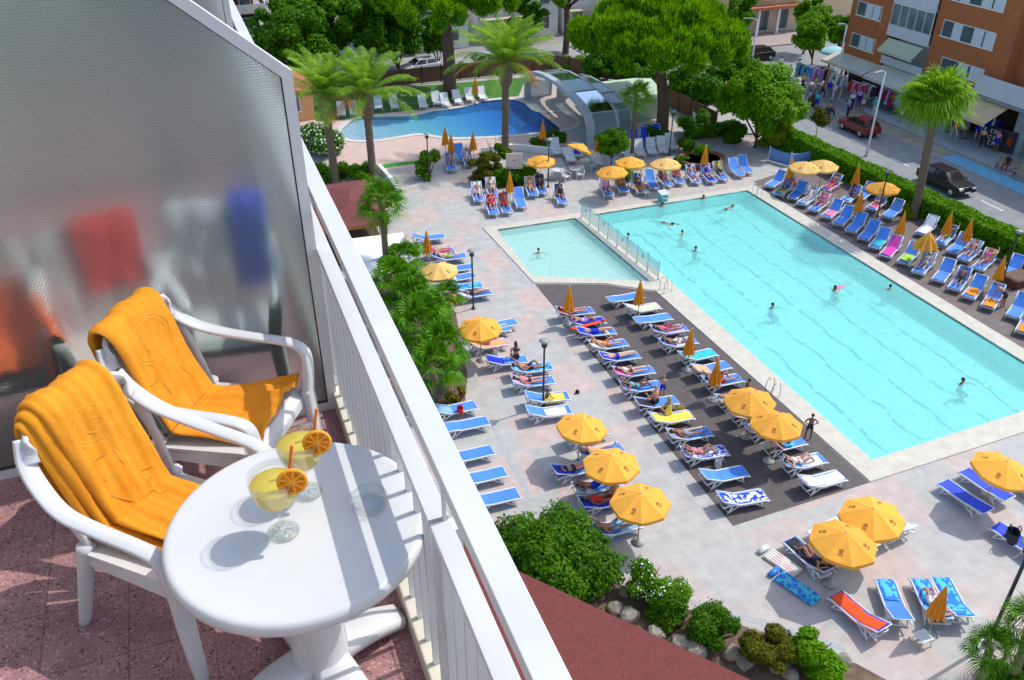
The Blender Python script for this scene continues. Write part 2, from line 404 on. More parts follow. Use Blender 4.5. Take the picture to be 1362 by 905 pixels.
def water_mat(name, absorb, dens, bump=.15, bs=1.8, milk=None, mf=.3):
    m = bpy.data.materials.new(name); m.use_nodes = True; N = m.node_tree.nodes; L = m.node_tree.links
    N.remove(N['Principled BSDF']); o = N['Material Output']
    tr = N.new('ShaderNodeBsdfTransparent'); gl = N.new('ShaderNodeBsdfGlossy'); gl.inputs['Roughness'].default_value = .06; fr = N.new('ShaderNodeFresnel'); fr.inputs['IOR'].default_value = 1.33
    tc = N.new('ShaderNodeTexCoord'); no = N.new('ShaderNodeTexNoise'); no.inputs['Scale'].default_value = bs; no.inputs['Detail'].default_value = 6; no.inputs['Roughness'].default_value = .62; no.inputs['Distortion'].default_value = .6
    L.new(tc.outputs['Object'], no.inputs['Vector']); bp = N.new('ShaderNodeBump'); bp.inputs['Strength'].default_value = bump*2.6; bp.inputs['Distance'].default_value = .25
    L.new(no.outputs['Fac'], bp.inputs['Height']); L.new(bp.outputs[0], gl.inputs['Normal']); L.new(bp.outputs[0], fr.inputs['Normal'])
    mx = N.new('ShaderNodeMixShader'); L.new(fr.outputs[0], mx.inputs[0]); L.new(gl.outputs[0], mx.inputs[2])
    base = tr
    if milk:     # light scattered back by the water itself
        df = N.new('ShaderNodeBsdfDiffuse'); df.inputs['Color'].default_value = (*milk,1); L.new(bp.outputs[0], df.inputs['Normal']); base = N.new('ShaderNodeMixShader'); base.inputs[0].default_value = mf; L.new(tr.outputs[0], base.inputs[1]); L.new(df.outputs[0], base.inputs[2])
    L.new(base.outputs[0], mx.inputs[1]); L.new(mx.outputs[0], o.inputs['Surface'])
    va = N.new('ShaderNodeVolumeAbsorption'); va.inputs['Color'].default_value = (*absorb,1); va.inputs['Density'].default_value = dens; L.new(va.outputs[0], o.inputs['Volume'])
    return m
def water(name, loop, m, bottom):
    loops = [[Vector((*p,0)) for p in loop]]; tris = tessellate_polygon(loops); n = len(loop); b = MB()
    b.add([(*p,-.06) for p in loop], [list(t) for t in tris]); b.add([(*p,-bottom) for p in loop], [list(t) for t in tris])
    b.add([(*p,-.06) for p in loop]+[(*p,-bottom) for p in loop], [[i,(i+1)%n,n+(i+1)%n,n+i] for i in range(n)])
    me = b.mesh(name, m); bm = bmesh.new(); bm.from_mesh(me); bmesh.ops.remove_doubles(bm, verts=bm.verts, dist=1e-4); bmesh.ops.recalc_face_normals(bm, faces=bm.faces); bm.to_mesh(me); bm.free()
    o = bpy.data.objects.new(name, me); C.objects.link(o); return tag(o, kind='structure')
M_basin = tile_mat('pool_mosaic', (.60,.97,.93), (.66,.98,.95), (25.0-.25, 2.05, .18, 22.5, 48.3, 6))
basin('pool_basin', mainp, lambda x,y: .85+.006*(49-y), M_basin, None)
basin('pool_basin', paddle, lambda x,y: .45, tile_mat('paddling_mosaic', (.74,.90,.84), (.78,.93,.88)), None)
M_wat = water_mat('pool_water', (.0,.94,.97), .22, milk=(.32,1.0,.93), mf=.45)
water('pool_water', offset_loop(mainp,-.003), M_wat, 2.2)
water('pool_water', offset_loop(paddle,-.003), water_mat('paddling_water', (.0,.94,.97), .18, milk=(.52,.93,.84), mf=.45), 1.2)
lagxs = [p[0] for p in lag]; lx0, lx1 = min(lagxs), max(lagxs)
def lag_depth(x, y):
    t = max(0, min(1, (x-lx0)/(lx1-lx0))); return .12+.35*t+.9*t**2
basin('pool_basin', lag, lag_depth, tile_mat('lagoon_depth_tint', (.62,.84,.93), (.68,.88,.96), grad=True), None)
water('pool_water', offset_loop(lag,-.003), water_mat('lagoon_water', (.0,.78,.98), .22, .25, 2.5, milk=(.08,.50,.95), mf=.16), 3.0)

# roads, pavements, markings
sheet('road', [(47.9,-60),(57.2,-60),(57.2,74),(57.2,95),(47.9,95)], (), -.01, M_asph)
sheet('road', [(57.2,75.6),(140,75.6),(140,84.5),(57.2,84.5)], (), -.01, M_asph)
b = sheet('pavement', [(57.3,-60),(61.2,-60),(63,75),(57.3,75)], (), .12, M_pave, thick=.14)
sheet('pavement', [(57.6,84.8),(90,84.8),(90,90),(57.6,90)], (), .12, mat('pink_pavement', (.40,.31,.28), .8, .1, 1.2), thick=.14)
sheet('pavement', [(42.2,60.5),(47.2,58.5),(47.7,95),(42.0,95)], (), .10, M_pave, thick=.12)
sheet('pavement', [(36.5,85.5),(41.9,79),(41.9,95),(0,95),(0,85.5)], (), .03, mat('back_lane', (.36,.36,.35), .8, .12, .8))
b = MB(); b.span((57.16,-60,-.02),(57.3,75,.13)); tag(b.obj('kerb', mat('kerb_stone', (.42,.42,.40), .8, .1, 2)), kind='structure')
sheet('blue_lane', [(55.2,-30),(56.9,-30),(56.9,49.6),(55.2,49.6)], (), -.004, M_bluel)
sheet('parking_strip', [(55.0,49.8),(57.0,49.8),(57.0,62),(55.0,62)], (), -.004, mat('worn_yellow_asphalt', (.36,.33,.24), .85, .25, 1.0))
b = MB()
for i in range(24): b.add([(51.4,-20+i*4.6,-.004),(51.55,-20+i*4.6,-.004),(51.55,-18+i*4.6,-.004),(51.4,-18+i*4.6,-.004)], [(0,1,2,3)])
for y0 in (-30,): b.add([(48.3,y0,-.004),(48.42,y0,-.004),(48.42,72,-.004),(48.3,72,-.004)], [(0,1,2,3)])
for i in range(8): b.add([(48.6+i*1.05,71.2,-.004),(49.1+i*1.05,71.2,-.004),(49.1+i*1.05,74.4,-.004),(48.6+i*1.05,74.4,-.004)], [(0,1,2,3)])
tag(b.obj('road_markings', M_paint, fix=False), kind='structure')
# ================================================================ BALCONY
M_white = mat('white_paint', (.64,.65,.645), .38, .06, 3.0, detail=10)
M_plastic = mat('white_plastic', (.66,.67,.67), .33, .055, 3.5, spec=.5, detail=9)
M_cream = mat('cream_curb', (.66,.62,.52), .6, .08, 5)
def terrazzo():
    m = bpy.data.materials.new('pink_terrazzo'); m.use_nodes = True; N = m.node_tree.nodes; L = m.node_tree.links; b = N['Principled BSDF']; b.inputs['Roughness'].default_value = .45
    tc = N.new('ShaderNodeTexCoord')
    br = N.new('ShaderNodeTexBrick'); br.offset = 0; br.inputs['Scale'].default_value = 1
    for k, v in (('Brick Width',.30),('Row Height',.30),('Mortar Size',.0035)): br.inputs[k].default_value = v
    br.inputs['Color1'].default_value = (.37,.19,.195,1); br.inputs['Color2'].default_value = (.40,.21,.21,1); br.inputs['Mortar'].default_value = (.24,.13,.13,1)
    L.new(tc.outputs['Object'], br.inputs['Vector'])
    vo = N.new('ShaderNodeTexVoronoi'); vo.inputs['Scale'].default_value = 150; L.new(tc.outputs['Object'], vo.inputs['Vector'])
    sp = N.new('ShaderNodeSeparateColor'); L.new(vo.outputs['Color'], sp.inputs[0])
    cr = N.new('ShaderNodeValToRGB'); cr.color_ramp.interpolation = 'CONSTANT'
    e = cr.color_ramp.elements; e[0].color = (.35,.28,.28,1); e[1].position = .07; e[1].color = (1,1,1,1)
    e2 = e.new(.80); e2.color = (1.2,1.25,1.25,1); e3 = e.new(.93); e3.color = (1.6,1.9,1.9,1)
    L.new(sp.outputs[0], cr.inputs[0])
    no = N.new('ShaderNodeTexNoise'); no.inputs['Scale'].default_value = 7; no.inputs['Detail'].default_value = 5; L.new(tc.outputs['Object'], no.inputs['Vector'])
    mr = N.new('ShaderNodeMapRange'); mr.inputs['From Min'].default_value = .3; mr.inputs['From Max'].default_value = .7; mr.inputs['To Min'].default_value = .75; mr.inputs['To Max'].default_value = 1.15; L.new(no.outputs['Fac'], mr.inputs[0])
    mx = N.new('ShaderNodeMix'); mx.data_type = 'RGBA'; mx.blend_type = 'MULTIPLY'; mx.inputs['Factor'].default_value = 1; mx.clamp_result = True
    L.new(br.outputs['Color'], mx.inputs['A']); L.new(cr.outputs['Color'], mx.inputs['B'])
    m2 = N.new('ShaderNodeMix'); m2.data_type = 'RGBA'; m2.blend_type = 'MULTIPLY'; m2.inputs['Factor'].default_value = 1
    L.new(mx.outputs['Result'], m2.inputs['A']); L.new(mr.outputs[0], m2.inputs['B']); L.new(m2.outputs['Result'], b.inputs['Base Color']); return m
M_terr = terrazzo()
b = MB(); b.span((-1.9,-3,FZ-.2),(.385,14.4,FZ)); tag(b.obj('balcony_floor', M_terr), kind='structure')
b = MB(); b.span((.385,-3,FZ-.22),(.50,14.4,FZ+.10)); tag(b.obj('balcony_curb', M_cream, bevel=.006), kind='structure')
M_plaster = mat('pale_plaster', (.62,.64,.58), .85, .07, 2, bump=.15, bscale=40)
t = thing('hotel_facade', 'pale plastered hotel wall behind the balconies with glazed balcony doors', 'building', (-1.9,0,0))
b = MB(); b.span((-.3,-8,0),(0,16,FZ+2.9)); b.obj('wall', M_plaster, t)
b = MB(); b.span((0,-8,0),(2.35,16,FZ-.25)); b.obj('storey_front', M_plaster, t)
for y in (.6,4.2,7.8,11.4):
    d = MB(); d.span((.002,y,FZ),(.05,y+.06,FZ+2.2)); d.span((.002,y+1.74,FZ),(.05,y+1.8,FZ+2.2)); d.span((.002,y+.06,FZ+2.13),(.05,y+1.74,FZ+2.2)); d.span((.002,y+.06,FZ),(.05,y+1.74,FZ+.07)); d.span((.004,y+.87,FZ+.07),(.045,y+.93,FZ+2.13))
    dd = d.obj('balcony_door', M_white, t)
    MB().span((.006,y+.06,FZ+.07),(.02,y+1.74,FZ+2.13)).obj('pane', mat('dark_glass', (.05,.06,.07), .08, spec=.8), dd)

# railing: top rail, inner lower rail, posts and pickets
t = thing('balcony_railing', 'white metal balcony railing with flat top rail above vertical pickets', 'railing', (0,0,FZ))
Y0, Y1 = -2.8, 14.2
b = MB(); b.extrude([(.43,1.10),(.508,1.10),(.508,1.078),(.462,1.05),(.43,1.05)], 'y', Y0, Y1); b.obj('top_rail', M_white, t, bevel=.003)
for a, c in ((Y0,-.81),(-.80,1.742),(1.757,4.35),(4.365,6.9),(6.915,Y1)):
    b = MB(); b.extrude([(.40,.90),(.462,.90),(.462,.872),(.40,.872)], 'y', a, c); b.obj('lower_rail', M_white, t, bevel=.002)
k = 0; y = -2.74; grey = mat('grey_post_paint', (.55,.55,.55), .4, .04, 6)
while y < 8.6:
    b = MB(); b.span((.412,y,.10),(.45,y+.014,.872)); b.obj('picket', M_white, t); y += .105
for y in (-.81,1.742,4.35,6.9,9.5,12):
    b = MB(); b.span((.441,y-.004,.90),(.451,y+.010,1.05)); b.obj('post', grey, t)
    b = MB(); b.span((.462,y-.02,.10),(.492,y+.03,.872)); b.obj('post', M_white, t)
# partition of pressed glass in a white frame
def frost():
    m = bpy.data.materials.new('pressed_glass'); m.use_nodes = True; N = m.node_tree.nodes; L = m.node_tree.links; b = N['Principled BSDF']
    b.inputs['Base Color'].default_value = (.80,.86,.85,1); b.inputs['Roughness'].default_value = .29; b.inputs['Transmission Weight'].default_value = 1; b.inputs['IOR'].default_value = 1.14
    b.inputs['Specular IOR Level'].default_value = .6
    tc = N.new('ShaderNodeTexCoord'); br = N.new('ShaderNodeTexBrick'); br.inputs['Scale'].default_value = 1; br.offset = .5
    for k, v in (('Brick Width',.014),('Row Height',.012),('Mortar Size',.0022),('Mortar Smooth',1.0)): br.inputs[k].default_value = v
    sx = N.new('ShaderNodeSeparateXYZ'); cx = N.new('ShaderNodeCombineXYZ'); L.new(tc.outputs['Object'], sx.inputs[0]); L.new(sx.outputs['X'], cx.inputs['X']); L.new(sx.outputs['Z'], cx.inputs['Y'])
    no = N.new('ShaderNodeTexNoise'); no.inputs['Scale'].default_value = 35; L.new(cx.outputs[0], no.inputs['Vector'])
    vm = N.new('ShaderNodeMixRGB'); vm.blend_type = 'ADD'; vm.inputs[0].default_value = .006; L.new(cx.outputs[0], vm.inputs[1]); L.new(no.outputs['Color'], vm.inputs[2])
    L.new(vm.outputs[0], br.inputs['Vector'])
    bp = N.new('ShaderNodeBump'); bp.inputs['Strength'].default_value = .5; bp.inputs['Distance'].default_value = .002; L.new(br.outputs['Fac'], bp.inputs['Height']); L.new(bp.outputs[0], b.inputs['Normal'])
    mx = N.new('ShaderNodeMix'); mx.data_type = 'RGBA'; mx.inputs['A'].default_value = (.88,.99,.95,1); mx.inputs['B'].default_value = (.50,.56,.55,1); L.new(br.outputs['Fac'], mx.inputs['Factor']); L.new(mx.outputs['Result'], b.inputs['Base Color'])
    ts = N.new('ShaderNodeBsdfTranslucent'); ts.inputs['Color'].default_value = (.74,.86,.82,1); df = N.new('ShaderNodeBsdfDiffuse'); df.inputs['Color'].default_value = (.45,.53,.51,1)
    m1 = N.new('ShaderNodeMixShader'); m1.inputs[0].default_value = .5; L.new(ts.outputs[0], m1.inputs[1]); L.new(df.outputs[0], m1.inputs[2])
    m2 = N.new('ShaderNodeMixShader'); m2.inputs[0].default_value = .15; L.new(b.outputs[0], m2.inputs[1]); L.new(m1.outputs[0], m2.inputs[2]); L.new(m2.outputs[0], N['Material Output'].inputs['Surface'])
    return m
M_frost = frost(); M_gasket = mat('dark_gasket', (.03,.035,.035), .6)
def partition(y, label):
    t = thing('glass_partition', label, 'partition', (0,y,FZ))
    def ring(ins0, ins1, y0, y1, nm, m):
        def poly(i): return [(-1.9+i,.0+i),(.40-i,.0+i),(.40-i,1.70-.45*i),(-.33-.45*i,2.335-i),(-1.9+i,2.335-i)]
        o, n = poly(ins0), poly(ins1); b = MB(); k = len(o)
        for q in range(k):
            r = (q+1)%k
            A = [(o[q][0],y0,o[q][1]),(o[r][0],y0,o[r][1]),(n[r][0],y0,n[r][1]),(n[q][0],y0,n[q][1])]
            B = [(p[0],y1,p[2]) for p in A]; b.add(A+B, [(0,1,2,3),(7,6,5,4),(0,4,5,1),(1,5,6,2),(2,6,7,3),(3,7,4,0)])
        return b.obj(nm, m, t)
    ring(0, .045, -.02, .02, 'frame', M_white)
    ring(.0452, .0495, -.012, .012, 'gasket', M_gasket)
    i = .048; P = [(-1.9+i,i),(.40-i,i),(.40-i,1.70-.45*i),(-.33-.45*i,2.335-i),(-1.9+i,2.335-i)]
    MB().extrude(P, 'y', -.004, .004).obj('glass_panel', M_frost, t); return t
partition(3.625, 'white framed pressed glass partition between this balcony and the next one')
partition(7.2, 'white framed glass partition at the far side of the neighbouring balcony')
partition(10.8, 'white framed glass partition two balconies further along the hotel front')

# monobloc armchairs
def ribbon(b, pts, wid, th, side, n=6):
    """flat band along a path; side = direction of its width at each point"""
    k = len(pts)-1; P = spline(pts, n); m = len(P)
    def lerpl(l, t):
        i = min(int(t*k), k-1); f = t*k-i; a, c = l[i], l[i+1]
        return a+(c-a)*f if not isinstance(a, (tuple,list)) else Vector(a).lerp(Vector(c), f)
    rows = []
    for i, p in enumerate(P):
        t = i/(m-1); tg = (P[min(i+1,m-1)]-P[max(i-1,0)]).normalized()
        s = lerpl(side, t); s = (s - tg*s.dot(tg)).normalized(); u = s.cross(tg).normalized(); w = lerpl(wid, t)/2; h = (lerpl(th, t) if isinstance(th, list) else th)/2; c = h*.5
        rows.append([p+s*x+u*z for x, z in ((-w,-h+c),(-w+c,-h),(w-c,-h),(w,-h+c),(w,h-c),(w-c,h),(-w+c,h),(-w,h-c))])
    o = len(b.v); b.grid(rows, True); e = o+(m-1)*8
    b.f += [list(range(o,o+8))[::-1], list(range(e,e+8))]; b.m += [b.mi, b.mi]
    return b
BACK = [(.42,.0),(.50,.018),(.60,.05),(.70,.09),(.80,.125),(.865,.14)]   # z, y offset of the backrest
def back_y(z):
    for (a,u),(c,v) in zip(BACK[:-1],BACK[1:]):
        if z <= c: return .19+u+(v-u)*(z-a)/(c-a)
    return .19+BACK[-1][1]
def armchair(name, label, loc, rz, group):
    t = thing(name, label, 'chair', loc, rz, group)
    # seat: curved slab
    b = MB(); T = []; B = []
    for i in range(13):
        y = -.25+.44*i/12; z = .435-.03*(i/12)+.0*(y) - (.035*((.12-i/12)/.12)**2 if i/12 < .12 else 0)
        T.append([(x, y, z - .012*(1-(x/.24)**2)) for x in [(-.235+.47*j/10) for j in range(11)]]); B.append([(p[0],p[1],p[2]-.022) for p in T[-1]])
    b.grid(T); b.grid(B)
    for rw in (0,12):
        for j in range(10): b.add([T[rw][j],T[rw][j+1],B[rw][j+1],B[rw][j]], [(0,1,2,3)])
    for j in (0,10):
        for i in range(12): b.add([T[i][j],T[i+1][j],B[i+1][j],B[i][j]], [(0,1,2,3)])
    b.span((-.235,-.25,.345),(-.215,.17,.40)); b.span((.215,-.25,.345),(.235,.17,.40)); b.span((-.215,-.252,.345),(.215,-.232,.385))
    b.obj('seat', M_plastic, t, smooth=False, bevel=.004)
    # backrest: arched top rail, slats
    b = MB()
    top = [(-.225,back_y(.76),.76),(-.20,back_y(.83)+.0,.825),(-.10,back_y(.86)+.02,.862),(0,back_y(.865)+.025,.868),(.10,back_y(.86)+.02,.862),(.20,back_y(.83),.825),(.225,back_y(.76),.76)]
    ribbon(b, top, [.07]*7, .022, [Vector((.6,0,.8)),Vector((.5,0,.9)),Vector((.2,0,1)),Vector((0,0,1)),Vector((-.2,0,1)),Vector((-.5,0,.9)),Vector((-.6,0,.8))])
    for j in range(5):
        x = -.15+.075*j
        ribbon(b, [(x*.85,.185,.42),(x*.95,back_y(.55),.55),(x,back_y(.7),.70),(x,back_y(.82)+.015,.835)], [.05]*4, .016, [Vector((1,0,0))]*4)
    b.obj('backrest', M_plastic, t, smooth=True)
    for s in (-1,1):
        b = MB(); X = Vector((1,0,0))
        # side post flowing into the arm and the front leg
        ribbon(b, [(s*.205,back_y(.84)+.005,.845),(s*.232,back_y(.77)+.004,.765),(s*.258,.235,.695),(s*.282,.12,.652),(s*.285,-.04,.640),(s*.283,-.19,.634),(s*.274,-.262,.602),(s*.262,-.272,.52),(s*.245,-.262,.40)],
               [.060,.064,.064,.060,.056,.056,.060,.070,.072], [.017,.017,.017,.017,.017,.019,.026,.036,.042], [X,X,X,X,X,X,X,X,X], 6)
        ribbon(b, [(s*.236,back_y(.70)+.01,.715),(s*.222,back_y(.60)+.004,.62),(s*.215,back_y(.5),.51),(s*.205,.185,.42)], [.05,.042,.04,.045], .02, [Vector((0,1,.3))*s]*4)
        b.obj('armrest', M_plastic, t, smooth=True)
        b = MB(); ribbon(b, [(s*.245,-.262,.43),(s*.255,-.268,.25),(s*.268,-.285,.0)], [.074,.066,.048], [.044,.038,.030], [X]*3)
        b.obj('leg', M_plastic, t, smooth=True)
        b = MB(); ribbon(b, [(s*.215,.18,.43),(s*.235,.235,.22),(s*.252,.30,.0)], [.065,.055,.042], [.05,.042,.032], [X]*3)
        b.obj('leg', M_plastic, t, smooth=True)
    return t
CH1, CH2 = (-.365,2.565,FZ), (-.12,3.15,FZ)
RZ1, RZ2 = R(45), R(58)
armchair('plastic_armchair', 'white plastic armchair nearest the camera under a long folded orange towel', CH1, RZ1, 'white plastic balcony armchairs')
armchair('plastic_armchair', 'white plastic armchair by the glass partition under a spread orange towel', CH2, RZ2, 'white plastic balcony armchairs')

# towels hung over the chair backs
def towel_mat(name, c1, c2):
    m = mat(name, c1, .95, 0, 14, col2=c2, bump=.5, bscale=330); return m
M_towel = towel_mat('orange_terry', (.90,.325,.010), (.96,.39,.02))
M_emb = mat('orange_terry_embossed', (.98,.46,.06), .95, .06, 40, bump=.6, bscale=300)
def back_path(off=0.0, z0=.55, seat_end=-.24, seat_z=.425):
    """cross-section (y,z) of a cloth from behind the back, over its top, down the front and along the seat"""
    P = [(back_y(z0)+.05+off, z0), (back_y(.70)+.045+off,.70), (back_y(.82)+.045+off,.83), (back_y(.86)+.028+off*.6,.888+off), (back_y(.86)-.012-off*.6,.889+off), (back_y(.82)-.032-off,.83)]
    P += [(back_y(.70)-.028-off,.70), (back_y(.58)-.026-off,.58), (back_y(.48)-.035-off,.485+off), (.13-off*.5,.438+off), (0,.437+off), (-.14,.44+off), (seat_end,seat_z+off)]
    return P
def towel(name, label, chair, rz, path, xl, xr, layers, seed, flare=0, mname=M_towel):
    t = thing(name, label, 'towel', chair, rz)
    P = spline([(0,p[0],p[1]) for p in path], 6); n = len(P); rr = random.Random(seed)
    L = [0]
    for a, c in zip(P[:-1], P[1:]): L.append(L[-1]+(c-a).length)
    ph = [rr.uniform(0,6) for _ in range(6)]
    def surf(u, v, lift=0.0, xl=xl, xr=xr):
        """u along the towel 0..1, v across 0..1"""
        d = u*L[-1]; i = 0
        while i < n-2 and L[i+1] < d: i += 1
        f = (d-L[i])/max(1e-6, L[i+1]-L[i]); p = P[i].lerp(P[i+1], f); tg = (P[i+1]-P[i]).normalized(); nrm = tg.cross(Vector((1,0,0))).normalized()
        x = xl(u)+(xr(u)-xl(u))*v
        w = .008*math.sin(9*u+ph[0]+3*v)+.007*math.sin(15*v+ph[1]+6*u)+.004*math.sin(27*u-9*v+ph[2])+.003*math.sin(41*v+13*u+ph[3])
        fl = max(0, u-.82)/.18
        return Vector((x, p.y, p.z)) + nrm*(lift+w*(.6+fl)) + Vector((0,0,flare*fl*fl*(v-.4)))
    for li, (dx0, dx1, lift) in enumerate(layers):
        b = MB(); nu, nv = 120, 40; T = []; Bt = []
        for i in range(nu+1):
            u = i/nu; rw = []; rb = []
            for j in range(nv+1):
                v = j/nv; e = min(v,1-v); rd = -.011*max(0,(1-e/.06))**2
                fz = rr.uniform(-.0013,.0013); a = surf(u, v, lift+.012+rd+fz, lambda q: xl(q)+dx0, lambda q: xr(q)+dx1); c = surf(u, v, lift-.012-rd, lambda q: xl(q)+dx0, lambda q: xr(q)+dx1)
                rw.append(a); rb.append(c)
            T.append(rw + rb[::-1])
        b.grid(T, True)
        for r_ in (0,nu):
            row = T[r_]; k = len(row)
            b.add(row, [[j, j+1, k-2-j, k-1-j] for j in range(nv)])
        if li == 0: b.obj('cloth', mname, t, smooth=True)
        else: b.obj('folded_layer', mname, t, smooth=True)
    return t, surf
def emboss(t, surf, strokes, lift, r=.0026):
    b = MB()
    for st in strokes:
        pts = [surf(u, v, lift) for u, v in st]; b.tube(pts, r, 5)
    return b.obj('embossed_emblem', M_emb, t, smooth=True)
def ringst(uc, vc, ru, rv, a0=0, a1=2*PI, n=28): return [(uc+ru*math.sin(a0+(a1-a0)*i/n), vc+rv*math.cos(a0+(a1-a0)*i/n)) for i in range(n+1)]
t, sf = towel('bath_towel', 'orange terry towel folded double over the armchair nearest the camera', CH1, RZ1, back_path(), lambda u: -.155+.03*u, lambda u: .125+.04*u, [(0,0,.044),(-.034,-.02,.020),(-.058,-.04,-.004)], 3)
st = [ringst(.40,.42,.055,.30), ringst(.40,.42,.043,.24,.4,5.2), ringst(.40,.45,.02,.12)]
st += [[(.49,.2),(.49,.8)],[(.49,.5),(.56,.5)],[(.52,.2),(.56,.2)],[(.56,.2),(.56,.75)],[(.60,.15),(.66,.35),(.60,.55)],[(.60,.65),(.66,.65)],[(.60,.65),(.61,.85),(.63,.88),(.64,.66)],[(.70,.2),(.75,.2),(.75,.5),(.70,.5)],[(.70,.65),(.75,.65),(.75,.9)]]
emboss(t, sf, st, .0548)
t, sf = towel('bath_towel', 'orange terry towel spread over the armchair by the glass partition', CH2, RZ2, back_path(seat_end=-.235, seat_z=.45), lambda u: -.215+.03*u, lambda u: .165-.01*u+.10*max(0,u-.75)/.25, [(0,0,.018)], 5, flare=.05)
st = [ringst(.41,.48,.075,.36), ringst(.41,.48,.062,.30), ringst(.41,.48,.03,.14,.5,5.5), [(.38,.35),(.44,.35)],[(.38,.35),(.385,.55),(.41,.55),(.41,.36)],[(.41,.55),(.44,.58),(.44,.36)]]
st += [[(.53,.12),(.53,.85)],[(.55,.12),(.60,.12)],[(.55,.12),(.565,.24),(.58,.13)],[(.55,.32),(.60,.32)],[(.575,.32),(.575,.42)],[(.55,.50),(.60,.50),(.60,.60)],[(.55,.68),(.60,.74),(.55,.80)],[(.65,.2),(.70,.26),(.65,.36),(.70,.44)],[(.65,.55),(.70,.55),(.70,.66),(.65,.66),(.65,.55)],[(.73,.1),(.74,.85)]]
emboss(t, sf, st, .0292)

# round table
TX, TY, TH = .056, 2.078, .72
t = thing('round_table', 'white round plastic balcony table beside the railing with drinks on it', 'table', (TX,TY,FZ)); t.scale = (1.095,1.095,1.0)
b = MB(); b.lathe([(0,.690),(.30,.690),(.346,.672),(.360,.668),(.368,.675),(.370,.700),(.366,.714),(.356,.720),(.345,.7195),(0,.7195)], 72); b.obj('tabletop', M_plastic, t, smooth=True)
o = t.children[0]; 
for p in o.data.polygons: p.use_smooth = True
b = MB(); b.lathe([(.07,.692),(.078,.60),(.082,.30),(.09,.10),(.10,.06)], 28); b.obj('pedestal', M_plastic, t, smooth=True)
for q in range(4):
    a = R(20)+q*PI/2; b = MB(); ca, sa = math.cos(a), math.sin(a)
    ribbon(b, [(ca*.06,sa*.06,.085),(ca*.18,sa*.18,.075),(ca*.29,sa*.29,.03)], [.13,.12,.10], [.07,.06,.05], [Vector((-sa,ca,0))]*3); b.obj('leg', M_plastic, t, smooth=True)

# cocktails, ashtray
def clear_glass():
    m = bpy.data.materials.new('clear_glass'); m.use_nodes = True; N = m.node_tree.nodes; L = m.node_tree.links
    N.remove(N['Principled BSDF']); tr = N.new('ShaderNodeBsdfTransparent'); tr.inputs['Color'].default_value = (.97,.985,.98,1); gl = N.new('ShaderNodeBsdfGlossy'); gl.inputs['Roughness'].default_value = .02
    lw = N.new('ShaderNodeLayerWeight'); lw.inputs['Blend'].default_value = .35; mu = N.new('ShaderNodeMath'); mu.operation = 'MULTIPLY_ADD'; mu.inputs[1].default_value = .30; mu.inputs[2].default_value = .015; L.new(lw.outputs['Fresnel'], mu.inputs[0])
    mx = N.new('ShaderNodeMixShader'); L.new(mu.outputs[0], mx.inputs[0]); L.new(tr.outputs[0], mx.inputs[1]); L.new(gl.outputs[0], mx.inputs[2]); L.new(mx.outputs[0], N['Material Output'].inputs['Surface']); return m
M_glass = clear_glass()
def juice_mat():
    m = bpy.data.materials.new('pineapple_juice'); m.use_nodes = True; N = m.node_tree.nodes; L = m.node_tree.links; b = N['Principled BSDF']
    tc = N.new('ShaderNodeTexCoord'); no = N.new('ShaderNodeTexNoise'); no.inputs['Scale'].default_value = 28; L.new(tc.outputs['Object'], no.inputs['Vector'])
    cr = N.new('ShaderNodeValToRGB'); cr.color_ramp.elements[0].color = (.95,.76,.10,1); cr.color_ramp.elements[1].color = (.98,.88,.26,1); L.new(no.outputs['Fac'], cr.inputs[0]); L.new(cr.outputs[0], b.inputs['Base Color'])
    b.inputs['Roughness'].default_value = .2; tl = N.new('ShaderNodeBsdfTranslucent'); L.new(cr.outputs[0], tl.inputs['Color']); tr = N.new('ShaderNodeBsdfTransparent'); tr.inputs['Color'].default_value = (.98,.9,.45,1)
    m1 = N.new('ShaderNodeMixShader'); m1.inputs[0].default_value = .5; L.new(b.outputs[0], m1.inputs[1]); L.new(tl.outputs[0], m1.inputs[2])
    m2 = N.new('ShaderNodeMixShader'); m2.inputs[0].default_value = .03; L.new(m1.outputs[0], m2.inputs[1]); L.new(tr.outputs[0], m2.inputs[2]); L.new(m2.outputs[0], N['Material Output'].inputs['Surface']); return m
M_juice = juice_mat()
def glow_through(m, f):
    nt = m.node_tree; p = nt.nodes['Principled BSDF']; tl = nt.nodes.new('ShaderNodeBsdfTranslucent'); mx = nt.nodes.new('ShaderNodeMixShader'); mx.inputs[0].default_value = f
    if p.inputs['Base Color'].links: nt.links.new(p.inputs['Base Color'].links[0].from_socket, tl.inputs['Color'])
    else: tl.inputs['Color'].default_value = p.inputs['Base Color'].default_value
    nt.links.new(p.outputs[0], mx.inputs[1]); nt.links.new(tl.outputs[0], mx.inputs[2]); nt.links.new(mx.outputs[0], nt.nodes['Material Output'].inputs['Surface']); return m
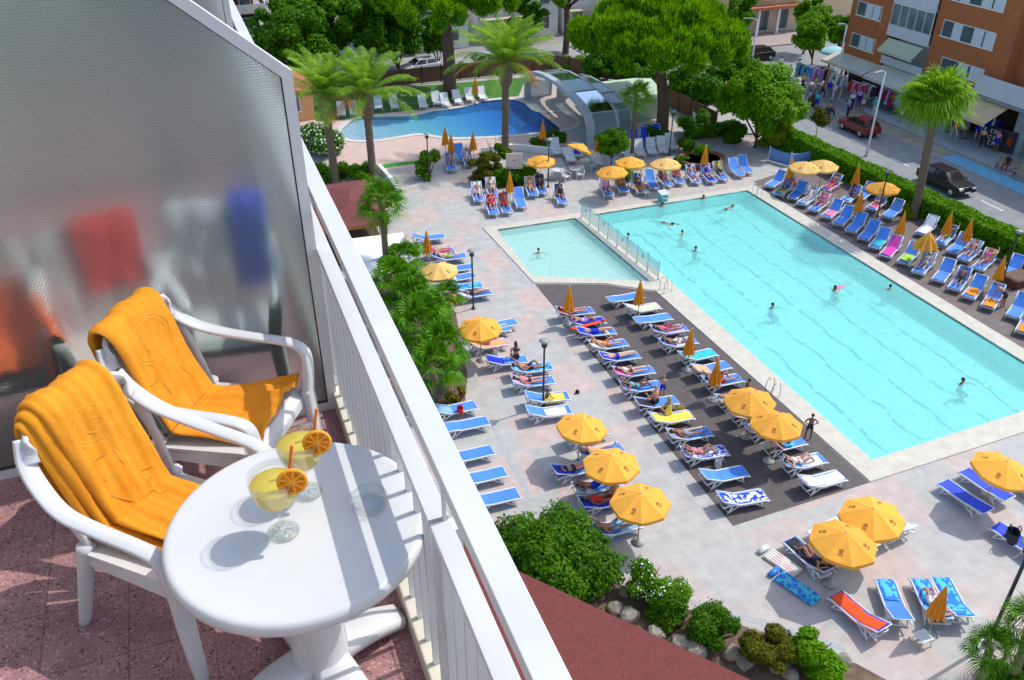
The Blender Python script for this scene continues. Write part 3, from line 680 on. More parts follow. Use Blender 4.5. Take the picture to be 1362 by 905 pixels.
def orange_slice(parent, c, yaw, tilt):
    M = Matrix.Translation(c) @ Matrix.Rotation(yaw,4,'Z') @ Matrix.Rotation(tilt,4,'X')
    b = MB(); n = 40; r = .030
    b.lathe([(r*.86,-.004),(r*.97,-.004),(r,-.002),(r,.002),(r*.97,.004),(r*.86,.004)], n); b.v = [tuple(M @ Vector(v)) for v in b.v]
    sl = b.obj('orange_slice', mat('orange_peel', (.95,.38,.01), .45, .08, 80, bump=.3, bscale=300), parent, smooth=True)
    b = MB(); b.lathe([(0,-.0034),(r*.88,-.0034),(r*.88,.0034),(0,.0034)], n); b.v = [tuple(M @ Vector(v)) for v in b.v]; b.obj('pith', mat('orange_pith', (.88,.55,.16), .6), sl)
    b = MB()
    for k in range(9):
        a0, a1 = 2*PI*k/9+.07, 2*PI*(k+1)/9-.07
        for z in (-.0040,.0040):
            arc = [(r*.83*math.cos(a0+(a1-a0)*i/5), r*.83*math.sin(a0+(a1-a0)*i/5), z) for i in range(6)]; am = (a0+a1)/2
            b.add([(r*.12*math.cos(am), r*.12*math.sin(am), z)]+arc, [[0,i,i+1] for i in range(1,6)])
    b.v = [tuple(M @ Vector(v)) for v in b.v]; b.obj('flesh', mat('orange_flesh', (1.0,.40,.01), .3, .12, 160), sl, fix=False)
    return sl
def cocktail(loc, label, yaw, sc=1.0):
    t = thing('cocktail_glass', label, 'cocktail', loc, yaw, 'cocktails on the balcony table'); t.scale = (1.5,1.5,1.3)
    out = [(.0,.0),(.032,.0),(.033,.003),(.026,.007),(.010,.012),(.0058,.022),(.0050,.058),(.009,.070),(.024,.084),(.036,.098),(.045,.122),(.050,.155),(.051,.178)]
    inn = [(.0495,.178),(.0485,.155),(.0435,.123),(.0345,.100),(.023,.088),(.006,.077),(0,.077)]
    MB().lathe(out+inn, 40).obj('bowl_and_foot', M_glass, t, smooth=True)
    MB().lathe([(0,.0785),(.0065,.0785),(.0226,.0893),(.0338,.1010),(.0428,.1235),(.0474,.152),(.0468,.1535),(0,.1535)], 40).obj('juice', M_juice, t, smooth=True)
    orange_slice(t, Vector((.046,-.006,.176)), R(25), R(72))
    MB().tube([(.012,.012,.085),(.020,.024,.15),(.030,.040,.235)], .0035, 8).obj('straw', mat('orange_straw', (.88,.20,.03), .4), t)
    b = MB()
    for k in range(7):
        a = k*2*PI/7; b.tube([(.008*math.cos(a),.008*math.sin(a),.012),(.017*math.cos(a+.4),.017*math.sin(a+.4),.0095),(.024*math.cos(a),.024*math.sin(a),.0085)], .0007, 5)
    b.obj('foot_pattern', mat('etched_glass', (.32,.40,.33), .25), t)
    return t
for m_ in (mat('orange_flesh', (1.0,.40,.01), .3, .12, 160), mat('orange_pith', (.88,.55,.16), .6)): glow_through(m_, .55)
cocktail((*at(377,708,FZ+TH).xy, FZ+TH+.0005), 'fruit cocktail with orange slice and straw, nearer to the camera', R(-35))
cocktail((*at(409,655,FZ+TH).xy, FZ+TH+.0005), 'fruit cocktail with orange slice and straw, the one behind', R(-35))
t = thing('glass_ashtray', 'empty clear glass ashtray on the white round table by the rail', 'ashtray', (*at(491,672,FZ+TH).xy, FZ+TH+.0005)); t.scale = (1.18,1.18,1.1)
b = MB(); pr = [(0,0),(.044,0),(.050,.004),(.054,.030),(.0535,.033),(.048,.033),(.045,.012),(.040,.008),(0,.007)]
n = 48; rows = [[(r_*math.cos(2*PI*j/n), r_*math.sin(2*PI*j/n), z-(.009*max(0,math.cos(3*2*PI*j/n)-.86)/.14 if z > .025 else 0)) for j in range(n)] for r_, z in pr]; b.grid(rows, True); b.obj('dish', M_glass, t, smooth=True)

# things on the neighbouring balcony, behind the pressed glass
armchair('plastic_armchair', 'white plastic armchair with red towels seen blurred through the pressed glass', (-.55,3.99,FZ), R(14), 'white plastic armchairs on the next balcony')
armchair('plastic_armchair', 'white plastic armchair by the rail seen blurred through the pressed glass', (-.05,3.99,FZ), R(-8), 'white plastic armchairs on the next balcony')
M_red = towel_mat('red_terry', (.85,.02,.01), (.92,.04,.015)); M_redor = towel_mat('red_orange_terry', (.90,.12,.01), (.92,.16,.02)); M_blue = towel_mat('blue_terry', (.02,.06,.62), (.03,.09,.72)); M_whitet = towel_mat('white_terry', (.75,.77,.80), (.8,.8,.82))
towel('bath_towel', 'red towel over the blurred armchair behind the pressed glass', (-.55,3.99,FZ), R(14), back_path()[:8], lambda u: -.06, lambda u: .25, [(0,0,.012)], 8, mname=M_red)
towel('bath_towel', 'orange red towel over the left arm of the blurred armchair', (-.55,3.99,FZ), R(104), [(.22,.30),(.245,.60),(.268,.668),(.30,.668),(.325,.60),(.345,.30)], lambda u: -.27, lambda u: .20, [(0,0,.012)], 9, mname=M_redor)
armchair('plastic_armchair', 'white plastic armchair at the far left behind the pressed glass', (-1.12,4.0,FZ), R(8), 'white plastic armchairs on the next balcony')
towel('bath_towel', 'orange towel on the seat of the far left armchair behind the glass', (-1.12,4.0,FZ), R(8), back_path(off=.02)[6:], lambda u: -.24, lambda u: .24, [(0,0,.012)], 14, mname=M_redor)
towel('bath_towel', 'white towel over the blurred armchair beside the rail behind the glass', (-.05,3.99,FZ), R(-8), back_path()[:8], lambda u: -.24, lambda u: .07, [(0,0,.012)], 10, mname=M_whitet)
towel('bath_towel', 'blue towel over the blurred armchair beside the rail behind the glass', (-.05,3.99,FZ), R(-8), back_path(off=.03)[:9], lambda u: .08, lambda u: .25, [(0,0,.012)], 12, mname=M_blue)
# ================================================================ POOLSIDE FURNITURE
M_alu = mat('white_frame_paint', (.74,.75,.75), .35, .05, 8)
M_sling = mat('blue_sling', (.065,.25,.78), .7, .10, 6, bump=.2, bscale=120, rand=.12)
M_sling2 = mat('deep_blue_sling', (.02,.07,.72), .7, .10, 6, bump=.2, bscale=120, rand=.12)
M_slingw = mat('white_sling', (.70,.72,.72), .6, .06, 6, rand=.05)
M_canopy = mat('yellow_canopy', (.88,.40,.045), .85, .09, 1.6, rand=.12)
M_canopyp = mat('faded_yellow_canopy', (.86,.52,.16), .85, .05, 1.2)
M_canopyd = mat('folded_orange_canopy', (.80,.30,.012), .85, .10, 5, rand=.06)
M_wood = mat('varnished_pole', (.42,.30,.17), .5, .1, 8)
M_mark = mat('brown_print', (.20,.07,.03), .8)
M_conc = mat('concrete_base', (.40,.40,.39), .85, .12, 6)
ANG = {'flat': R(7), 'low': R(22), 'up': R(46)}
HY, HZ = .18, .35           # hinge of the backrest
def lounger_proto(key, ang, sling, label):
    t = thing('sun_lounger', label, 'sun lounger')
    ca, sa = math.cos(ang), math.sin(ang); w = .31; bl = .78
    b = MB()
    for s in (-1,1):     # arched side rails
        b.tube(spline([(s*w,-.98,.27),(s*w,-.80,.325),(s*w,-.35,.33),(s*w,HY,.345),(s*w,.55,.40),(s*w,.86,.33)], 3), .034, 6)
        b.tube([(s*w,HY,HZ),(s*w,HY+bl*ca,HZ+bl*sa)], .027, 6)
    b.tube([(-w,-.98,.27),(w,-.98,.27)], .022, 6); b.tube([(-w,.86,.33),(w,.86,.33)], .022, 6)
    b.tube([(-w,HY+bl*ca,HZ+bl*sa),(w,HY+bl*ca,HZ+bl*sa)], .02, 6)
    if ang > .2:
        for s in (-1,1): b.tube([(s*w*.9,HY+.5*bl*ca,HZ+.5*bl*sa),(s*w*.9,.72,.36)], .014, 5)
    b.obj('frame', M_alu, t, smooth=True)
    for y, dy in ((-.62,-.14),(.50,.17)):
        for s in (-1,1):
            b = MB(); b.tube([(s*w,y,.33),(s*(w+.01),y+dy,.0)], [.036,.027], 6); b.tube([(s*w,y+(.30 if y < 0 else -.30),.335),(s*(w+.008),y+dy*.85,.05)], .024, 5); b.obj('leg', M_alu, t, smooth=True)
        b = MB(); b.tube([(-w,y+dy*.8,.07),(w,y+dy*.8,.07)], .016, 5); b.obj('stretcher', M_alu, t, smooth=True)
    T = []; B = []
    for i in range(9):
        u = i/8; y = -.95+(HY+.95)*u; z = .338+.016*u - .018*math.sin(PI*u); T.append([(x,y,z-.012*(1-(x/.29)**2)) for x in (-.29,-.15,0,.15,.29)]); B.append([(p[0],p[1],p[2]-.014) for p in T[-1]])
    b = MB(); b.grid([r0+r1[::-1] for r0, r1 in zip(T,B)], True); b.add(T[0]+B[0], [[j,j+1,6+j,5+j] for j in range(4)]); b.add(T[-1]+B[-1], [[j,j+1,6+j,5+j] for j in range(4)]); b.obj('seat', sling, t)
    T = []; B = []
    for i in range(6):
        u = .02+.96*i/5; y = HY+bl*u*ca; z = HZ+bl*u*sa-.014*math.sin(PI*u); T.append([(x,y-sa*.010*(1-(x/.28)**2)*-1,z-.010*(1-(x/.28)**2)+.012) for x in (-.285,-.15,0,.15,.285)]); B.append([(p[0],p[1]+.012*sa,p[2]-.014*ca) for p in T[-1]])
    b = MB(); b.grid([r0+r1[::-1] for r0, r1 in zip(T,B)], True); b.add(T[0]+B[0], [[j,j+1,6+j,5+j] for j in range(4)]); b.add(T[-1]+B[-1], [[j,j+1,6+j,5+j] for j in range(4)]); b.obj('backrest', sling, t)
    PROTO[key] = (t, False)
for k, a in ANG.items():
    lounger_proto(k, a, M_sling, 'x'); lounger_proto('deep_'+k, a, M_sling2, 'x'); lounger_proto('white_'+k, a, M_slingw, 'x')

def towel_mesh(ang, y0, y1, hang, seed):
    """cloth following a lounger from y0 (foot side) to y1 along its surface"""
    rr = random.Random(seed); ca, sa = math.cos(ang), math.sin(ang); T = []; B = []; n = 16; w = .27
    for i in range(n+1):
        d = y0+(y1-y0)*i/n
        y, z = (d, .355) if d < HY else (HY+(d-HY)*ca, HZ+(d-HY)*sa+.02)
        rw = []
        for j in range(9):
            x = -w+2*w*j/8; hz = 0
            if hang and j in (0,8): x += (.05 if j else -.05); hz = -.10
            rw.append((x+.012*math.sin(5*d+seed+j), y, z+hz+.012*rr.random()+.010*math.sin(11*d+seed*2+j*.8)))
        T.append(rw); B.append([(p[0],p[1],p[2]-.012) for p in rw])
    b = MB(); b.grid([r0+r1[::-1] for r0, r1 in zip(T,B)], True)
    b.add(T[0]+B[0], [[j,j+1,10+j,9+j] for j in range(8)]); b.add(T[-1]+B[-1], [[j,j+1,10+j,9+j] for j in range(8)])
    return b
def cloth_mat(nm, c, c2=None): return mat('beach_'+nm, c, .95, .08, 3, col2=c2, bump=.4, bscale=90)
TC = {'orange': cloth_mat('orange',(.86,.32,.02)), 'peach': cloth_mat('peach',(.85,.42,.20)), 'white': cloth_mat('white',(.78,.78,.80)), 'turquoise': cloth_mat('turquoise',(.04,.55,.66)), 'magenta': cloth_mat('magenta',(.78,.06,.42)), 'pink': cloth_mat('pink',(.80,.22,.38)),
  'lime': cloth_mat('lime',(.45,.72,.05)), 'lightblue': cloth_mat('lightblue',(.28,.52,.78)), 'red': cloth_mat('red',(.68,.03,.03)), 'yellow': cloth_mat('yellow',(.85,.70,.10)), 'cream': cloth_mat('cream',(.74,.70,.52)), 'royal': cloth_mat('royal',(.01,.03,.55)), 'dark': cloth_mat('dark',(.03,.03,.05)), 'maroon': cloth_mat('maroon',(.30,.02,.05)), 'scarlet': cloth_mat('scarlet',(.92,.10,.015)), 'lilac': cloth_mat('lilac',(.55,.42,.75)), 'grey': cloth_mat('grey',(.30,.29,.36)), 'green': cloth_mat('green',(.35,.6,.08))}
def stripes(nm, c1, c2, sc):
    m = bpy.data.materials.new('beach_'+nm); m.use_nodes = True; N = m.node_tree.nodes; L = m.node_tree.links; b = N['Principled BSDF']; b.inputs['Roughness'].default_value = .95
    tc = N.new('ShaderNodeTexCoord'); w = N.new('ShaderNodeTexNoise'); w.inputs['Scale'].default_value = sc; w.inputs['Detail'].default_value = 1; L.new(tc.outputs['Object'], w.inputs['Vector'])
    cr = N.new('ShaderNodeValToRGB'); cr.color_ramp.interpolation = 'CONSTANT'; cr.color_ramp.elements[0].color = (*c1,1); cr.color_ramp.elements[1].position = .5; cr.color_ramp.elements[1].color = (*c2,1); L.new(w.outputs['Fac'], cr.inputs[0]); L.new(cr.outputs[0], b.inputs['Base Color']); return m
TC['bluewhite'] = stripes('bluewhite', (.02,.06,.55), (.70,.74,.80), 5); TC['blueprint'] = stripes('blueprint', (.03,.22,.70), (.10,.55,.85), 4)
TM = {}
ROWS = {}
def towel_on(lk, variant, color, label, ext='full', seed=1, group='towels on sun loungers'):
    x, y, rz = lk
    key = (variant, ext)
    if key not in TM:
        y0, y1 = {'full': (-.90,.88), 'head': (.10,.93), 'seat': (-.75,.15), 'foot': (-.97,-.1)}[ext]
        b = towel_mesh(ANG[variant], y0, y1, ext != 'head' or True, len(TM)+1); TM[key] = b.mesh('beach_towel', TC['white'], smooth=True)
    o = bpy.data.objects.new('beach_towel', TM[key]); C.objects.link(o); o.location = (x,y,.006); o.rotation_euler.z = rz; o.scale = (LS,)*3
    setmat(o, 0, TC[color]); tag(o, label, 'towel', group); return o
def heading(h, f, z=.35):
    a, b = at(*h, z), at(*f, z); d = a-b; return math.atan2(d.y, d.x)-PI/2       # +Y of the lounger points to the head
COLN = {'lightblue': 'light blue', 'bluewhite': 'blue and white', 'blueprint': 'patterned blue', 'royal': 'royal blue'}
LS = 1.12
def row(key, head, foot, items, where, what='blue', end='far end', group=None, jit=.05):
    """items: (px, py, variant, towel or None, extent)"""
    rz0 = heading(head, foot); out = []; rr = random.Random(len(key)*7+ord(key[0]))
    for i, it in enumerate(items):
        px, py, var, tw = it[:4]; ext = it[4] if len(it) > 4 else 'full'
        p = at(px, py, .35); rz = rz0+rr.uniform(-jit, jit); base = var.split('_')[-1]
        cn = COLN.get(tw, tw)
        n = f'{ORD[i]} from {end} of ' if len(items) > 1 else ''
        lab = f'{what} lounger{" with "+cn+" towel" if tw else ""}, {n}{where}'
        place(var, (p.x, p.y, 0), rz, lab, group or 'sun loungers round the pools', sc=LS)
        lk = (p.x, p.y, rz); out.append((lk, base))
        if tw: towel_on(lk, base, tw, f'{cn} towel on the lounger {n}{where}', ext)
    ROWS[key] = out; return out
A_ = [(1032,242,'up',None),(1043,252,'up','green','seat'),(1061,257,'up',None),(1075,265,'up','lightblue'),(1090,273,'up','pink','head'),(1107,282,'up','pink','seat'),(1122,291,'up',None),(1139,300,'up',None),(1156,310,'up',None),(1170,321,'up','turquoise','seat'),(1185,332,'up','magenta'),(1209,341,'up','lime','seat'),(1229,354,'up','lightblue','head'),(1255,364,'up',None),(1276,375,'up',None),(1296,386,'up','orange','seat'),(1320,398,'up','orange','foot'),(1354,411,'up',None),(1366,431,'up','orange','foot')]
row('A', (1128,280), (1104,299), A_, 'the hedge poolside row')
B_ = [(1106,247,'up','magenta','seat'),(1132,262,'up','lightblue','seat'),(1151,258,'up',None),(1167,272,'up','pink','seat'),(1188,282,'up',None),(1233,304,'up','white'),(1258,317,'up','lightblue','seat'),(1275,328,'up',None),(1290,338,'up','lightblue','head'),(1309,350,'up','peach','head'),(1347,358,'up',None)]
row('B', (1150,250), (1125,266), B_, 'the hedge back row')
C_ = [(831,397,'flat',None),(854,411,'low','cream'),(868,425,'flat',None),(889,440,'low','lilac','seat'),(901,457,'low','white','seat'),(927,474,'low','turquoise'),(945,491,'low','peach','head'),(960,508,'low',None),(978,532,'low','grey','head'),(996,551,'low','maroon','head'),(1017,571,'low',None),(1041,592,'up','red','head'),(1067,616,'low','white','seat'),(1092,640,'low','white')]
row('C', (806,402), (858,392), C_, 'the pool edge deck row')
D_ = [(764,416,'low','maroon','head'),(779,429,'low','royal'),(792,443,'low','royal','head'),(808,460,'low','cream','head'),(823,476,'low','royal','head'),(842,496,'low','magenta','head'),(852,516,'low',None),(872,537,'low','dark','head'),(892,557,'low','yellow'),(916,579,'low','grey','head'),(936,604,'low','bluewhite'),(962,633,'low',None),(986,664,'low','bluewhite')]
row('D', (951,669), (1016,656), D_, 'the hotel deck row')
E_ = [(673,481,'low','royal','head'),(706,491,'low','blueprint'),(708,509,'low','lilac','head'),(727,530,'low','yellow','seat'),(729,549,'low','white','seat')]
row('E', (699,552), (759,543), E_, 'the lamp post row')
E2 = [(778,579,'low','scarlet','seat'),(765,625,'low','royal','head'),(798,602,'low',None),(793,648,'low','lightblue','head'),(802,668,'deep_low','royal'),(818,703,'low','lightblue','foot')]
row('F', (765,690), (838,668), E2, 'the three parasol cluster')
F_ = [(604,545,'low','lightblue','head'),(619,566,'flat',None),(624,606,'flat',None),(640,635,'flat',None),(656,664,'flat',None)]
row('G', (603,567), (648,557), F_, 'the hotel railing row', jit=.02)
G_ = [(569,317,'low',None),(582,336,'low','magenta','seat'),(597,343,'low',None),(606,358,'low',None),(609,370,'low','white','head'),(617,382,'low','blueprint'),(629,392,'low','bluewhite','head'),(652,440,'low','pink','head'),(662,433,'low',None),(648,459,'low','peach')]
row('H', (583,345), (628,338), G_, 'the palm bed row')
H_ = [(635,259,'up','white','head'),(654,253,'up','cream','head'),(654,276,'up','red','head'),(671,274,'up','red','head'),(691,267,'up',None),(706,252,'up','peach','head'),(719,249,'up','dark','head'),(745,262,'up','dark','head')]
row('I', (687,255), (697.5,279), H_, 'the paddling corner group', end='left end')
I_ = [(806,252,'up','pink','head'),(826,247,'up','orange','head'),(849,248,'up','orange','seat'),(866,242,'up',None),(883,239,'up','maroon','head'),(900,236,'up','red','head'),(921,235,'up','bluewhite'),(941,234,'up','royal','seat'),(957,231,'up','green','head'),(978,226,'up',None),(990,222,'up',None)]
row('J', (859.4,231), (874,250), I_, 'the pool top row', end='left end')
row('K', (858,174), (868,194), [(829,189,'deep_up',None),(844,186,'deep_up',None),(858,183,'deep_up',None),(874,179,'deep_up',None)], 'the big pine row', 'deep blue', end='left end')
row('L', (860,188), (870,208), [(835,201,'white_up',None),(850,200,'white_up',None),(866,198,'white_up',None),(880,196,'white_up',None),(891,192,'white_up',None)], 'the row below the pine', 'white', end='left end', group='white sun loungers')
row('M', (735,187), (745,208), [(739,198,'white_up',None),(757,208,'white_low',None),(793,212,'white_low',None),(767,201,'white_low','royal','seat')], 'those by the tilted parasol', 'white', end='left end', group='white sun loungers')
row('N', (546,131), (552,146), [(454,148,'white_up',None),(470,147,'white_up',None),(503,139,'white_up',None),(524,139,'white_up',None),(562,138,'white_up',None),(580,134,'white_up',None),(592,136,'white_up',None),(608,132,'white_up',None),(624,129,'white_up',None),(641,127,'white_up',None)], 'the lagoon lawn row', 'white', end='left end', group='white sun loungers')
row('O', (1108,776), (1040,712), [(1076,742,'low','dark')], 'beside the two air mattresses', 'blue', jit=0)
row('P', (1108,776), (1040,712), [(1108,728,'white_low',None),(1133,714,'white_low','red','head'),(1160,700,'white_low',None),(1182,690,'white_low',None)], 'the two parasol set', 'white', end='left end', group='white sun loungers')
row('Q', (1175,847), (1110,790), [(1142,818,'deep_low','scarlet')], 'right of the air mattresses', 'deep blue', jit=0)
row('R', (1204,838), (1176,768), [(1188,803,'low','blueprint','foot'),(1237,801,'low','blueprint'),(1266,799,'low','blueprint')], 'the front palm row', 'blue', end='left end', jit=.03)
row('S', (1318,682), (1251,636), [(1283,662,'deep_flat',None),(1311,646,'deep_flat',None),(1356,641,'flat','turquoise'),(1357,722,'deep_flat',None)], 'the lone parasol set', 'deep blue', end='left end')
row('T', (594,208), (602,224), [(599,219,'up',None),(622,213,'up','white','head'),(612,206,'up',None)], 'the shrub bed set', end='left end')

# ---- parasols
def canopy_marks(b, n, rad, zc, drop):
    for k in range(4):
        a = (2*k+.5)*2*PI/n + PI/n*0
        a = (2*k)*2*PI/n + PI/n
        fr = .66; ap = rad*math.cos(PI/n)
        c = Vector((math.cos(a)*ap*fr, math.sin(a)*ap*fr, zc-drop*fr+.006)); rd = Vector((math.cos(a)*ap, math.sin(a)*ap, -drop)).normalized(); tn = Vector((-math.sin(a), math.cos(a), 0)); nn = rd.cross(tn)*-1
        def P(u, v): return c+tn*u+rd*v+Vector((0,0,.004))
        m = 10   # a small round figure over two short lines of print
        for r0, r1, q0, q1 in ((.055,.075,0,m),(.0,.028,0,m)):
            for j in range(q0, q1):
                x, y = 2*PI*j/m, 2*PI*(j+1)/m
                b.add([P(r0*math.cos(x),-.03+r0*math.sin(x)),P(r1*math.cos(x),-.03+r1*math.sin(x)),P(r1*math.cos(y),-.03+r1*math.sin(y)),P(r0*math.cos(y),-.03+r0*math.sin(y))], [(0,1,2,3)])
        for v in (.075,.115): b.add([P(-.08,v),P(.08,v),P(.08,v+.02),P(-.08,v+.02)], [(0,1,2,3)])
def parasol_proto(key, mcan, rad=1.13, zc=2.45, drop=.46):
    t = thing('parasol', 'x', 'parasol'); n = 8; b = MB(); rows = []
    for i in range(7):
        u = i/6; r = rad*u; rw = []
        for j in range(n*4):
            a = 2*PI*j/(n*4); f = (j % 4)/4; chord = math.cos(PI/n)/math.cos(a-(math.floor(a/(2*PI/n))+.5)*2*PI/n)
            sag = -.035*math.sin(PI*f)*u
            rw.append((r*chord*math.cos(a), r*chord*math.sin(a), zc-drop*(u**1.12)+sag))
        rows.append(rw)
    rows.append([(p[0]*1.004, p[1]*1.004, p[2]-.13-.015*math.sin(j*PI/2)) for j, p in enumerate(rows[-1])])
    b.grid(rows, True); b.mi = 1; canopy_marks(b, n, rad, zc, drop); b.obj('canopy', [mcan, M_mark], t, fix=False)
    b = MB(); b.tube([(0,0,.06),(0,0,zc-.02)], .022, 8); b.obj('pole', M_wood, t, smooth=True)
    b = MB(); b.lathe([(.0,0),(.25,0),(.26,.05),(.08,.09),(.05,.28),(.0,.28)], 16); b.obj('base', M_conc, t, smooth=True)
    b = MB(); b.lathe([(.0,zc-.01),(.035,zc-.005),(.02,zc+.04),(.0,zc+.06)], 8); b.obj('finial', M_alu, t)
    for k in range(n):
        a = 2*PI*k/n; b = MB(); b.tube([(0,0,zc-.05),(rad*.97*math.cos(a),rad*.97*math.sin(a),zc-drop-.03)], .009, 4); b.obj('rib', M_wood, t)
    PROTO[key] = (t, False)
parasol_proto('open', M_canopy); parasol_proto('open_pale', M_canopyp)
def folded_proto(key, r0, z0, z1, m):
    t = thing('folded_parasol', 'x', 'parasol'); b = MB(); rows = []; n = 8
    for i in range(9):
        u = i/8; z = z1+(z0-z1)*u; r = .03+r0*(u**.85)
        rw = []
        for j in range(n*4):
            a = 2*PI*j/(n*4)+.25*u*math.sin(3*u); rw.append((r*(1+.30*math.cos(n*a)*min(1,u*2))*math.cos(a), r*(1+.30*math.cos(n*a)*min(1,u*2))*math.sin(a), z+(.10 if i == 8 and (j//2) % 2 else 0)*u))
        rows.append(rw)
    b.grid(rows, True); b.obj('canopy', m, t, smooth=False)
    b = MB(); b.tube([(0,0,.06),(0,0,z1+.02)], .022, 8); b.obj('pole', M_wood, t, smooth=True)
    b = MB(); b.lathe([(.0,0),(.25,0),(.26,.05),(.08,.09),(.05,.28),(.0,.28)], 16); b.obj('base', M_conc, t, smooth=True)
    b = MB(); b.lathe([(.0,z1),(.03,z1),(.015,z1+.06),(.0,z1+.08)], 8); b.obj('finial', M_alu, t)
    PROTO[key] = (t, False)
folded_proto('folded', .23, .95, 2.45, M_canopyd); folded_proto('half', .62, 1.25, 2.35, M_canopy)
def put_open(px, py, key, label, zc=2.25, rx=0, ry=0, rz=0, sc=1):
    p = at(px, py, zc*sc); return place(key, (p.x, p.y, 0), rz, label, 'open yellow parasols', rx+random.uniform(-.05,.05), ry+random.uniform(-.05,.05), sc)
GO = 'open yellow parasols'
put_open(585,355,'open_pale','pale yellow open parasol beside the palm bed, next to a folded one', rz=.2)
put_open(639,430,'open','yellow open parasol shading loungers beside the palm bed', rz=.5)
put_open(770,570,'open','flat looking yellow parasol above a lounger with a scarlet towel', 2.0, ry=.10, rz=.3, sc=.97)
put_open(815,613,'open','yellow parasol in the hotel side cluster, upper of the overlapping pair', rz=.1, sc=1.02)
put_open(855,663,'open','yellow parasol in the hotel side cluster, nearest the hotel shrubs', rz=.35, sc=1.02)
put_open(1002,528,'open','yellow parasol on the dark deck, farther of the touching pair', rz=.2)
put_open(1033,559,'open','yellow parasol on the dark deck by the ladder, nearer of the touching pair', rz=.4)
put_open(1168,681,'open','yellow parasol by the pool bottom edge, right one of the overlapping pair', rz=.15, ry=-.05, sc=1.04)
put_open(1121,715,'open','yellow parasol beside the woman in black and the air mattresses', rz=.35, sc=1.06)
put_open(1326,616,'open','lone tilted yellow parasol over deep blue loungers near the pool corner', rx=.08, ry=.1, rz=.1, sc=1.03)
put_open(761,197,'open','strongly tilted yellow parasol near the glass pool enclosure', 2.1, rx=-.2, ry=.5, sc=1.0)
put_open(720,214,'open','low yellow parasol over white tables near the shrub bed', 2.0, sc=.95)
put_open(816,229,'open','yellow parasol over the top loungers, beside the round topped tree', 2.0, rz=.3)
put_open(838,215,'open','yellow parasol behind the top loungers, nearest the small palm', 2.1, rz=.1)
put_open(886,217,'open_pale','faded yellow parasol over two sunbathers at the pool top', 2.1, rz=.2)
put_open(1071,221,'open_pale','pale yellow parasol by the blue windbreak, left of the touching pair', 2.1)
put_open(1096,217,'open_pale','pale yellow parasol against the hedge, right of the touching pair', 2.2, rz=.3)
put_open(1177,249,'open','bright yellow parasol against the hedge behind the lamp post', 2.1, rz=.2)
def put_folded(px, py, label, key='folded', zc=1.7, sc=1, rx=0, ry=0):
    p = at(px, py, zc*sc); return place(key, (p.x, p.y, 0), random.uniform(0,.7), label, 'folded parasols', rx, ry, sc)
for px, py, l in [(757,397,'folded orange parasol at the top of the dark deck nearer the hotel'),(851,389,'folded orange parasol by the paddling pool corner of the dark deck'),(918,455,'folded orange parasol beside the turquoise towel lounger'),(953,494,'folded orange parasol beside the peach towel lounger'),(1251,801,'folded orange parasol between patterned blue towels near the front palms'),
    (568,322,'folded orange parasol at the start of the palm bed row'),(678,243,'folded yellow parasol behind the red towel loungers'),(938,206,'folded orange parasol beside the round brick planter'),(722,173,'folded parasol between the lagoon pool and the dark low shrub'),(592,181,'folded orange parasol by the lagoon edge, first of a pair'),(600,191,'folded orange parasol by the lagoon edge, nearer of a pair'),(629,188,'folded orange parasol beside the spiky shrub bed'),(632,114,'folded orange parasol on the lawn beyond the lagoon'),
    (1052,224,'folded orange parasol leaning by the blue windbreak'),(1140,233,'folded orange parasol against the hedge beside the pale pair'),(1144,268,'folded orange parasol between the two hedge rows, farther one'),(1200,297,'folded orange parasol at the foot of the tall roadside palm'),(1262,297,'folded orange parasol against the hedge, left of two'),(1289,306,'folded orange parasol against the hedge, right of two'),(1332,357,'folded orange parasol by the wooden planter and lamp post'),(796,190,'folded yellow parasol behind the round topped tree')]:
    put_folded(px, py, l)
put_folded(1233,322,'half folded yellow parasol with drooping canopy before the hedge', 'half', 1.7)
put_folded(604,402,'small squat orange folded parasol beside the palm leaves', 'half', 1.0, .62, ry=-.3)

# ---- lamp posts of the garden
M_post = mat('black_post', (.03,.032,.035), .45, .1, 8); M_lampg = mat('milky_lamp_glass', (.45,.48,.48), .3)
t = thing('garden_lamp', 'x', 'lamp post')
b = MB(); b.tube([(0,0,0),(0,0,.3),(0,0,3.3)], [.07,.05,.045], 10); b.lathe([(0,0),(.13,0),(.13,.05),(.07,.09)], 12); b.obj('post', M_post, t, smooth=True)
b = MB(); b.lathe([(.0,3.28),(.09,3.30),(.14,3.40),(.14,3.46),(.06,3.50),(0,3.5)], 14); b.obj('lantern', M_post, t, smooth=True)
b = MB(); b.lathe([(.05,3.49),(.10,3.52),(.12,3.60),(.05,3.64),(0,3.64)], 14); b.obj('lamp_glass', M_lampg, t, smooth=True)
b = MB(); b.lathe([(0,3.63),(.24,3.65),(.25,3.665),(.10,3.71),(0,3.72)], 18); b.obj('shade', mat('pale_shade', (.30,.33,.33), .4), t, smooth=True)
PROTO['lamp'] = (t, False)
for px, py, l in [(629.7,411,'black garden lamp post beside the palm bed row'),(722.4,540,'black garden lamp post in the short row near the hotel'),(729,249,'black garden lamp post behind the paddling pool corner'),(571,241,'black garden lamp post in front of the leafy shrub'),(890,207,'black garden lamp post by the white loungers under the pine'),(1165,295,'black garden lamp post between the hedge rows'),(1330,383,'black garden lamp post by the wooden planter'),(633,128,'black garden lamp post on the lawn before the fence'),(1313,858,'black garden lamp post among the front palms')]:
    p = at(px, py); place('lamp', (p.x,p.y,0), 0, l, 'garden lamp posts', sc=1.3 if py > 800 else None)

